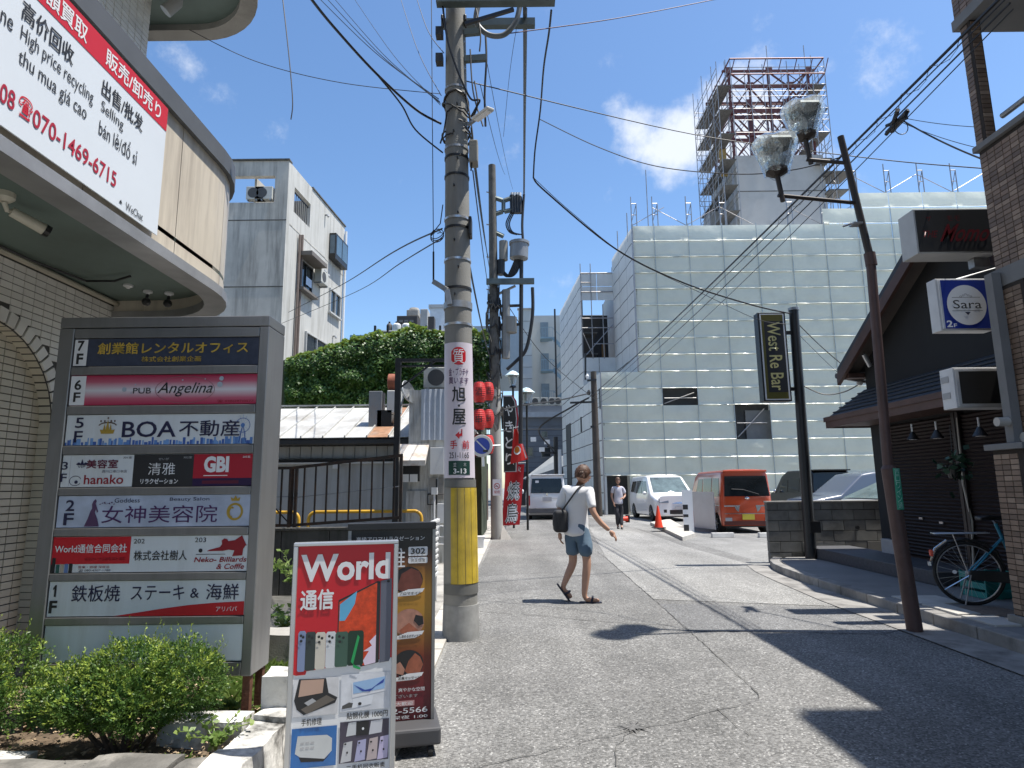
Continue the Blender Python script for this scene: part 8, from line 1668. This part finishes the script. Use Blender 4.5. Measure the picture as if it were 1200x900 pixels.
# ============================================================ bicycle and crate
bk = thing('bicycle', 'turquoise city bicycle with rear rack and skirt guard leaning by the black shutters', 'bicycle', (4.93, 7.05, .12), R(-20))
tq = mat('turquoise blue paint', (.02, .20, .32), .35, .2); spk = mat('spoke steel', (.45, .45, .45), .4, .8)
def bx_(p): return Vector(p)
RW = .33
def wheel_b(cx):
    P = [(cx+RW*.965*math.cos(2*PI*i/40), 0, RW+RW*.965*math.sin(2*PI*i/40)) for i in range(41)]; w = MB().tube(P, .019, 8, False).build('wheel', rubber, bk, smooth=True); P = [(cx+RW*.90*math.cos(2*PI*i/40), 0, RW+RW*.90*math.sin(2*PI*i/40)) for i in range(41)]; MB().tube(P, .008, 6, False).build('rim', alum, w, smooth=True)
    q = MB()
    for k in range(28): a = 2*PI*k/28; a2 = a+(.5 if k % 2 else -.5); q.tube([(cx+.025*math.cos(a2), .02*(-1)**k, RW+.025*math.sin(a2)), (cx+RW*.9*math.cos(a), 0, RW+RW*.9*math.sin(a))], .0013, 3)
    o = q.build('spokes', spk, w); o['kind'] = 'stuff'; MB().tube([(cx, -.05, RW), (cx, .05, RW)], .022, 10).build('hub', alum, w)
    MB().lathe([(.02, -.004), (.02, .004)], 10, (cx-RW*.4, -.01, RW+.01), 'y').build('reflector', white, w); return w
wheel_b(0); wheel_b(1.08)
fb_ = lambda pts, r_, m, nm, n=8: MB().tube(pts, r_, n).build(nm, m, bk, smooth=True)
fb_([(-RW*1.0, 0, RW+.12), (-RW*.83, 0, RW+.24), (-RW*.5, 0, RW+.325), (0, 0, RW*2.06+.01), (RW*.5, 0, RW+.325), (RW*.83, 0, RW+.24), (RW*1.02, 0, RW+.05)], .016, blackp, 'mudguard'); fb_([(-RW*1.04, 0, RW+.10), (-RW*.87, 0, RW+.25), (-RW*.52, 0, RW+.34)], .017, chrome, 'mudguard_tip'); fb_([(0, .05, RW), (.46, .04, .30)], .011, tq, 'chain_stay'); fb_([(0, -.05, RW), (.46, -.04, .30)], .011, tq, 'chain_stay'); fb_([(0, .05, RW), (.34, .02, .70)], .009, tq, 'seat_stay'); fb_([(0, -.05, RW), (.34, -.02, .70)], .009, tq, 'seat_stay')
fb_([(.46, 0, .30), (.30, 0, .86)], .018, tq, 'seat_tube'); fb_([(.46, 0, .31), (.62, 0, .36), (.88, 0, .72)], .022, tq, 'down_tube'); fb_([(.42, 0, .50), (.62, 0, .52), (.86, 0, .80)], .016, tq, 'upper_tube'); fb_([(.84, 0, .92), (.90, 0, .66), (.98, 0, .50), (1.08, .0, .33)], .014, tq, 'fork')
fb_([(.30, 0, .86), (.28, 0, .90)], .013, chrome, 'seat_post'); s_ = MB(); s_.add([(.14, -.10, .93), (.14, .10, .93), (.22, .11, .95), (.42, .03, .94), (.42, -.03, .94), (.22, -.11, .95), (.14, -.09, .89), (.14, .09, .89), (.22, .09, .89), (.42, .02, .905), (.42, -.02, .905), (.22, -.09, .89)], [(0, 5, 4, 3, 2, 1), (6, 7, 8, 9, 10, 11), (0, 1, 7, 6), (1, 2, 8, 7), (2, 3, 9, 8), (3, 4, 10, 9), (4, 5, 11, 10), (5, 0, 6, 11)]); s_.build('saddle', blackp, bk, smooth=True, bevel=.012, fixn=True)
rk = MB(); [rk.tube([(-.30, y, .745), (.22, y, .76)], .007, 6) for y in (-.06, 0, .06)]; [rk.tube([(x, -.06, .75), (x, .06, .75)], .006, 6) for x in (-.30, -.1, .1)]; o = rk.build('rear_rack', alum, bk); o['kind'] = 'stuff'; fb_([(-.02, -.06, RW), (-.12, -.06, .745)], .006, alum, 'rack_stay')
MB().box(-.345, -.315, -.03, .03, .50, .57).build('rear_reflector', mat('red reflector', (.55, .06, .03), .3), bk, bevel=.008); MB().box(-.37, -.345, -.02, .02, .40, .44).build('lock_box', alum, bk)
MB().tube([(.84, -.0, .95), (.80, -.22, 1.02), (.66, -.27, 1.0)], .011, 8).build('handlebar', chrome, bk, smooth=True); MB().tube([(.84, 0, .95), (.80, .22, 1.02), (.66, .27, 1.0)], .011, 8).build('handlebar', chrome, bk, smooth=True)
MB().prismy([(-.03, .27), (.40, .24), (.52, .30), (.50, .36), (.0, .37)], -.075, -.06).build('chain_case', blackp, bk, fixn=True, bevel=.01); fb_([(0, .07, .32), (-.09, .10, .01)], .008, galv, 'stand_leg'); fb_([(0, -.07, .32), (-.09, -.10, .01)], .008, galv, 'stand_leg'); fb_([(-.26, -.08, .16), (.0, -.06, .32)], .007, chrome, 'stand_bar'); fb_([(.46, -.05, .30), (.46, -.14, .30), (.56, -.14, .18)], .009, alum, 'crank'); MB().box(.5, .62, -.2, -.11, .165, .19).build('pedal', blackp, bk)
cr_ = thing('plastic_crate', 'teal plastic crate on the pavement behind the bicycle wheel', 'crate', (5.55, 7.55, .12), R(5)); tl_ = mat('teal crate plastic', (.02, .22, .20), .5)
for (x0, x1, y0, y1) in ((-.26, .26, -.17, -.155), (-.26, .26, .155, .17), (-.26, -.245, -.154, .154), (.245, .26, -.154, .154)):
    for z0 in (0, .1, .2): MB().box(x0, x1, y0, y1, z0+.002, z0+.07).build('side_slat', tl_, cr_)
for sx in (-.245, -.08, .08, .245):
    for sy in (-.178, .178): MB().box(sx-.015, sx+.015, sy-.008, sy+.008, 0, .28).build('upright', tl_, cr_)
MB().box(-.24, .24, -.15, .15, .003, .012).build('bottom', tl_, cr_)
# ============================================================ people
skin = mat('skin', (.42, .24, .165), .55, var=.06, scale=6); hairm = mat('brown hair', (.075, .034, .018), .6, var=.35, scale=25); teem = mat('white cotton', (.70, .70, .71), .85, var=.03, scale=5, bump=.3, bscale=18); shortm = mat('blue grey cotton', (.085, .135, .19), .85, var=.10, scale=6, bump=.3, bscale=25)
def skinmesh(name, chains, m, par, sub=2, root=0):
    """chains: list of [(co, rx, ry), ...]; chains whose first point equals an existing one are welded to it"""
    V, E, RD = [], [], []
    def vid(p):
        for i, v in enumerate(V):
            if (Vector(v)-Vector(p)).length < 1e-4: return i
        return -1
    for ch in chains:
        last = None
        for (p, rx, ry) in ch:
            i = vid(p)
            if i < 0: V.append(tuple(p)); RD.append((rx, ry)); i = len(V)-1
            if last is not None and i != last: E.append((last, i))
            last = i
    me = bpy.data.meshes.new(name); me.from_pydata(V, E, []); o = bpy.data.objects.new(name, me); COL.objects.link(o)
    sk_ = o.modifiers.new('skin', 'SKIN'); sk_.use_smooth_shade = True
    for i, sv in enumerate(me.skin_vertices[0].data): sv.radius = RD[i]; sv.use_root = (i == root)
    sb_ = o.modifiers.new('sub', 'SUBSURF'); sb_.levels = sub; sb_.render_levels = sub
    dg = bpy.context.evaluated_depsgraph_get(); ev_ = o.evaluated_get(dg); m2 = bpy.data.meshes.new_from_object(ev_); o.modifiers.clear(); o.data = m2; m2.materials.clear(); m2.materials.append(m)
    m2.polygons.foreach_set('use_smooth', [True]*len(m2.polygons)); o.parent = par; return o
def hand(par_chain_end, d, up, s=1, curl=.5, side=1):
    """palm and five fingers as chains; d = direction of the forearm, up = back of hand"""
    d = Vector(d).normalized(); up = (Vector(up)-d*Vector(up).dot(d)).normalized(); sdv = d.cross(up)*side; w = Vector(par_chain_end); ch = []
    palm = w+d*.045*s; ch.append([(w, .020*s, .028*s), (palm, .015*s, .036*s), (w+d*.085*s, .012*s, .036*s)])
    base = w+d*.085*s
    for k, (o_, ln) in enumerate(((-.030, .064), (-.010, .076), (.010, .071), (.029, .055))):
        b0 = base+sdv*o_*s; p1 = b0+(d-up*.25*curl)*ln*.42*s; p2 = p1+(d-up*1.0*curl).normalized()*ln*.34*s; p3 = p2+(d*.4-up*1.3*curl).normalized()*ln*.28*s
        ch.append([(base, .012*s, .036*s), (b0+d*.004, .0095*s, .0095*s), (p1, .0088*s, .0088*s), (p2, .008*s, .008*s), (p3, .0065*s, .0065*s)])
    t0 = w+d*.03*s-sdv*.034*s; t1 = t0+(d*.6-sdv*.55-up*.3)*.035*s; t2 = t1+(d*.9-sdv*.1-up*.3)*.03*s; ch.append([(palm, .015*s, .036*s), (t0, .012*s, .012*s), (t1, .010*s, .010*s), (t2, .0075*s, .0075*s)])
    return ch
def head(par, c, face, r_=1.0, long=False, tilt=0):
    """head with brow, nose, lips, ears; c = centre, face = horizontal direction it looks"""
    f = Vector(face).normalized(); z_ = Vector((0, 0, 1)); f = (f*math.cos(tilt)-z_*math.sin(tilt)).normalized(); z_ = (z_-f*z_.dot(f)).normalized(); s_ = f.cross(z_); b = MB(); n, m_ = 28, 20
    vs = []
    for i in range(m_+1):
        t = PI*i/m_
        for j in range(n):
            a = 2*PI*j/n; x = math.sin(t)*math.sin(a); y = math.sin(t)*math.cos(a); zz_ = -math.cos(t)
            wx = .074*(1-.20*max(0, -zz_)**1.4); wy = .094*(1-.10*max(0, -zz_)); wz = .112
            p = Vector((x*wx, y*wy+(.012 if zz_ < -.2 and y > 0 else 0), zz_*wz))
            if y > .3:
                e = lambda cx, cz, sx_, sz_: math.exp(-((p.x-cx)/sx_)**2-((p.z-cz)/sz_)**2)
                p.y += .024*e(0, -.022, .011, .014)+.012*e(0, 0, .009, .02)+.006*e(0, .028, .04, .010)-.008*e(.030, .008, .014, .010)-.008*e(-.030, .008, .014, .010)+.007*e(0, -.055, .020, .006)+.006*e(0, -.068, .018, .006)-.004*e(0, -.0615, .02, .003)+.008*e(0, -.092, .022, .014)
            vs.append(Vector(c)+(s_*p.x+f*p.y+z_*p.z)*r_)
    b.add(vs, [(i*n+j, i*n+(j+1) % n, (i+1)*n+(j+1) % n, (i+1)*n+j) for i in range(m_) for j in range(n)]); hd = b.build('head', skin, par, smooth=True, fixn=True)
    bmh = bmesh.new(); bmh.from_mesh(hd.data); bmesh.ops.remove_doubles(bmh, verts=bmh.verts, dist=1e-5); bmh.to_mesh(hd.data); bmh.free()
    L_ = lambda x, y, zz_: Vector(c)+(s_*x+f*y+z_*zz_)*r_
    for sd in (-1, 1):
        e = MB(); e.blob((0, 0, 0), .012, .02, .030); e.v = [tuple(L_(sd*.076+v[0]*.7, -.006+v[1], -.008+v[2])) for v in e.v]; e.build('ear', skin, par, smooth=True)
        e = MB(); e.blob((0, 0, 0), .0125, .0085, .008); e.v = [tuple(L_(sd*.030+v[0], .0815+v[1], .008+v[2])) for v in e.v]; e.build('eye', white, par, smooth=True); e = MB(); e.blob((0, 0, 0), .0055, .004, .006); e.v = [tuple(L_(sd*.030+v[0], .0885+v[1], .008+v[2])) for v in e.v]; e.build('iris', inkk, par, smooth=True)
        e = MB(); e.beam(L_(sd*.014, .096, .030), L_(sd*.046, .084, .030), .004*r_, .007*r_); e.build('eyebrow', hairm, par)
    e = MB(); e.blob((0, 0, 0), .019, .006, .006); e.v = [tuple(L_(v[0], .094+v[1], -.0615+v[2])) for v in e.v]; e.build('lips', mat('lips', (.33, .13, .11), .5), par, smooth=True)
    # hair shell: tufts over the scalp
    random.seed(4); b = MB(); vs = []; n, m_ = 30, 16
    for i in range(m_+1):
        t = PI*.66*i/m_
        for j in range(n):
            a = 2*PI*j/n; fr = math.cos(a); lim = 1 if fr < .25 else .62
            tt = t*(lim if lim == 1 else max(.60, 1-.38*min(1, (fr-.25)/.5))); k = 1.10+.05*noise.noise(Vector((4*math.cos(a), 4*math.sin(a), 5*t)))+.03*math.sin(11*a+6*t)
            vs.append(L_(math.sin(tt)*math.sin(a)*.077*k, math.sin(tt)*math.cos(a)*.096*k-.004, math.cos(tt)*.114*k+.004))
    b.add(vs, [(i*n+j, i*n+(j+1) % n, (i+1)*n+(j+1) % n, (i+1)*n+j) for i in range(m_) for j in range(n)])
    for q in range(260):
        a = random.uniform(0, 2*PI); t = random.uniform(.1, 1.9 if math.cos(a) < .3 else 1.15); o_ = Vector((math.sin(t)*math.sin(a)*.082, math.sin(t)*math.cos(a)*.103, math.cos(t)*.122)); d_ = Vector((random.gauss(0, .3), random.gauss(0, .3), -.8))+o_*3; d_.normalize(); e_ = o_+d_*random.uniform(.03, .05); sw = o_.cross(d_).normalized()*.007
        b.add([L_(*(o_-sw)), L_(*(o_+sw)), L_(*e_)], [(0, 1, 2)])
    b.build('hair', hairm, par, smooth=True)
def fold(o, amt, sc_):      # cloth folds
    for v in o.data.vertices:
        p = v.co; k = noise.noise(Vector((p.x*sc_, p.y*sc_, p.z*sc_*.6))); v.co = p+v.normal*k*amt
# main walker: heading away to the right, seen from behind-left; head turned right
mp = thing('person', 'man in white T-shirt and blue grey shorts walking across the street in sandals', 'person', (.86, 8.2, 0)); O = Vector((0, 0, 0))
hipc = Vector((-.05, 0, .90)); 
che = Vector((-.045, -.0, 1.22)); nk = Vector((.0, -.0, 1.42)); hdp = Vector((.045, .005, 1.575))
shL = Vector((-.175, .05, 1.375)); shR = Vector((.11, -.10, 1.36)); hL = Vector((-.13, .04, .87)); hR = Vector((.03, -.05, .87))
# right leg (weight bearing, forward), left leg pushing off behind
knR = Vector((.055, -.10, .47)); anR = Vector((.005, -.12, .085)); knL = Vector((-.10, .06, .47)); anL = Vector((-.235, .02, .20))
hipc_ = [(hipc, .14, .11)]
body = [[(hipc, .095, .08), (Vector((-.05, 0, 1.04)), .10, .075), (che, .125, .085), (Vector((-.02, 0, 1.36)), .10, .07), (nk, .052, .055), (Vector((.03, .003, 1.50)), .05, .052)],
        [(hipc, .095, .08), (hR, .055, .06), ((hR+knR)/2, .062, .066), (knR, .053, .056), (knR.lerp(anR, .35), .052, .055), (anR, .033, .036), (anR+Vector((.03, -.005, -.045)), .03, .036), (anR+Vector((.12, -.02, -.055)), .022, .04), (anR+Vector((.185, -.03, -.06)), .014, .034)],
        [(hipc, .095, .08), (hL, .055, .06), ((hL+knL)/2, .062, .066), (knL, .053, .056), (knL.lerp(anL, .35), .052, .055), (anL, .033, .036), (anL+Vector((-.01, 0, -.05)), .03, .036), (anL+Vector((.06, 0, -.12)), .022, .038), (anL+Vector((.09, 0, -.165)), .014, .034)],
        [(Vector((-.02, 0, 1.36)), .10, .07), (shR, .055, .055), (Vector((.135, -.20, 1.10)), .043, .043), (Vector((.22, -.20, .98)), .036, .036), (Vector((.335, -.20, .875)), .026, .028)],
        [(Vector((-.02, 0, 1.36)), .10, .07), (shL, .055, .055), (Vector((-.27, .07, 1.10)), .043, .043), (Vector((-.30, .08, .96)), .036, .036), (Vector((-.27, .06, .84)), .026, .028)]]
skinmesh('body', body, skin, mp)
skinmesh('hand', hand(Vector((.335, -.20, .875)), (.62, -.0, -.7), (.6, -.3, .6), 1, .5, 1), skin, mp, 1); skinmesh('hand', hand(Vector((-.27, .06, .84)), (.1, -.1, -1), (-1, 0, 0), 1, .7, -1), skin, mp, 1)
head(mp, hdp, (.93, .25, 0), 1.0, tilt=.25)
ts = skinmesh('t_shirt', [[(Vector((-.06, 0, .79)), .185, .158), (Vector((-.06, 0, .86)), .178, .148), (Vector((-.05, 0, .95)), .155, .127), (Vector((-.05, 0, 1.05)), .15, .122), (che, .165, .125), (Vector((-.02, 0, 1.36)), .115, .09), (Vector((-.005, 0, 1.415)), .07, .066)],
    [(Vector((-.02, 0, 1.36)), .115, .09), (shR, .073, .073), (Vector((.125, -.165, 1.20)), .066, .066), (Vector((.135, -.19, 1.135)), .064, .064)], [(Vector((-.02, 0, 1.36)), .115, .09), (shL, .073, .073), (Vector((-.235, .065, 1.20)), .066, .066), (Vector((-.26, .07, 1.135)), .064, .064)]], teem, mp); fold(ts, .014, 8); fold(ts, .008, 22)
sh = skinmesh('shorts', [[(Vector((-.05, 0, 1.0)), .135, .11), (Vector((-.05, 0, .86)), .140, .115)], [(Vector((-.05, 0, .86)), .140, .115), (hR+Vector((-.012, .01, -.09)), .096, .094), (hR.lerp(knR, .45), .102, .104), (hR.lerp(knR, .84), .104, .106)], [(Vector((-.05, 0, .86)), .140, .115), (hL+Vector((.015, -.005, -.06)), .098, .098), (hL.lerp(knL, .45), .102, .104), (hL.lerp(knL, .84), .104, .106)]], shortm, mp); fold(sh, .02, 9); fold(sh, .008, 24)
def sandal(par, a, t, dr, m1, m2):
    d = (Vector(t)-Vector(a)).normalized(); s_ = d.cross(Vector((0, 0, 1))).normalized(); u_ = s_.cross(d).normalized(); pts = [(-.05, .03), (-.02, .04), (.08, .036), (.15, .047), (.20, .040), (.225, .02)]; b = MB(); a = Vector(a)
    po = [(x, y) for x, y in pts]+[(x, -y) for x, y in reversed(pts)]; n = len(po); b.add([a+d*x+s_*y+u_*z_ for z_ in (-.018, .004) for x, y in po], [tuple(reversed(range(n))), tuple(range(n, 2*n))]+[(i, (i+1) % n, n+(i+1) % n, n+i) for i in range(n)]); b.build('sandal_sole', m1, par, fixn=True)
    st_ = MB().tube([a+d*.10+s_*.045, a+d*.11+s_*.035+u_*.05, a+d*.115+u_*.068, a+d*.11-s_*.035+u_*.05, a+d*.10-s_*.045], .013, 8); st_.build('sandal_strap', m2, par, smooth=True)
nvy = mat('dark navy rubber', (.015, .018, .035), .6)
sandal(mp, anR+Vector((-.01, 0, -.072)), anR+Vector((.19, -.03, -.072)), 0, nvy, nvy); sandal(mp, anL+Vector((-.045, 0, -.025)), anL+Vector((.08, 0, -.20)), 0, nvy, nvy)
bg_ = thing('shoulder_bag', 'black shoulder bag hanging at the left hip of the man in shorts', 'bag', (.86-.25, 8.2+.0, .98)); MB().box(-.10, .08, -.13, .13, -.13, .15).build('bag_body', mat('black nylon', (.02, .021, .024), .7, var=.2, bump=.3), bg_, bevel=.045, seg=4, smooth=True)
MB().tube(catm([(.0, -.10, .13), (.12, -.17, .30), (.22, -.14, .42), (.30, -.06, .46), (.26, .06, .44), (.12, .13, .3), (.0, .10, .13)]), .011, 6).build('strap', MATS['black nylon'], bg_, smooth=True); MB().box(-.105, -.098, -.09, .09, -.05, .05).build('pocket', MATS['black nylon'], bg_, bevel=.003)
# distant walker coming towards the camera
dp = thing('person', 'distant walker in pale shirt and dark trousers coming from the dark doorway', 'person', (gnd(726, 620).x, gnd(726, 620).y, 0)); 
bd = [[(Vector((0, 0, .90)), .085, .07), (Vector((0, 0, 1.2)), .11, .075), (Vector((0, 0, 1.36)), .10, .07), (Vector((0, 0, 1.42)), .05, .05), (Vector((0, -.01, 1.48)), .05, .05)],
      [(Vector((0, 0, .90)), .085, .07), (Vector((-.08, 0, .86)), .06, .06), (Vector((-.07, -.10, .48)), .055, .06), (Vector((-.05, .02, .10)), .036, .036), (Vector((-.05, -.10, .04)), .03, .035)], [(Vector((0, 0, .90)), .085, .07), (Vector((.08, 0, .86)), .06, .06), (Vector((.07, -.02, .47)), .055, .06), (Vector((.05, -.14, .09)), .036, .036), (Vector((.05, -.27, .05)), .03, .035)],
      [(Vector((0, 0, 1.36)), .10, .07), (Vector((-.17, 0, 1.36)), .052, .052), (Vector((-.22, .03, 1.10)), .042, .042), (Vector((-.18, -.08, .88)), .028, .028)], [(Vector((0, 0, 1.36)), .10, .07), (Vector((.17, 0, 1.36)), .052, .052), (Vector((.23, .0, 1.10)), .042, .042), (Vector((.14, -.16, 1.02)), .028, .028)]]
skinmesh('body', bd, skin, dp); skinmesh('hand', hand(Vector((-.18, -.08, .88)), (.1, -.3, -1), (-1, 0, 0), 1, .6, 1), skin, dp, 1); skinmesh('hand', hand(Vector((.14, -.16, 1.02)), (-.6, -.5, 0), (0, 0, 1), 1, .6, 1), skin, dp, 1); head(dp, Vector((0, -.02, 1.60)), (0, -1, 0))
o = skinmesh('shirt', [[(Vector((0, 0, .80)), .17, .14), (Vector((0, 0, .88)), .165, .135), (Vector((0, 0, 1.2)), .155, .112), (Vector((0, 0, 1.36)), .112, .085), (Vector((0, 0, 1.41)), .07, .065)], [(Vector((0, 0, 1.36)), .112, .085), (Vector((-.17, 0, 1.36)), .07, .07), (Vector((-.21, .02, 1.16)), .06, .06)], [(Vector((0, 0, 1.36)), .112, .085), (Vector((.17, 0, 1.36)), .07, .07), (Vector((.215, 0, 1.16)), .06, .06)]], mat('pale lilac cotton', (.52, .52, .58), .85), dp); fold(o, .02, 7)
o = skinmesh('trousers', [[(Vector((0, 0, .93)), .13, .11), (Vector((0, 0, .88)), .135, .112)], [(Vector((0, 0, .88)), .135, .112), (Vector((-.08, 0, .82)), .098, .10), (Vector((-.07, -.10, .48)), .075, .08), (Vector((-.05, .01, .12)), .062, .066)], [(Vector((0, 0, .88)), .135, .112), (Vector((.08, 0, .82)), .098, .10), (Vector((.07, -.02, .47)), .075, .08), (Vector((.05, -.13, .12)), .062, .066)]], mat('charcoal cotton', (.035, .035, .04), .85), dp)
for x, y in ((-.05, .02), (.05, -.14)): MB().blob((x, y-.07, .04), .045, .125, .045).build('shoe', blackp, dp, smooth=True)
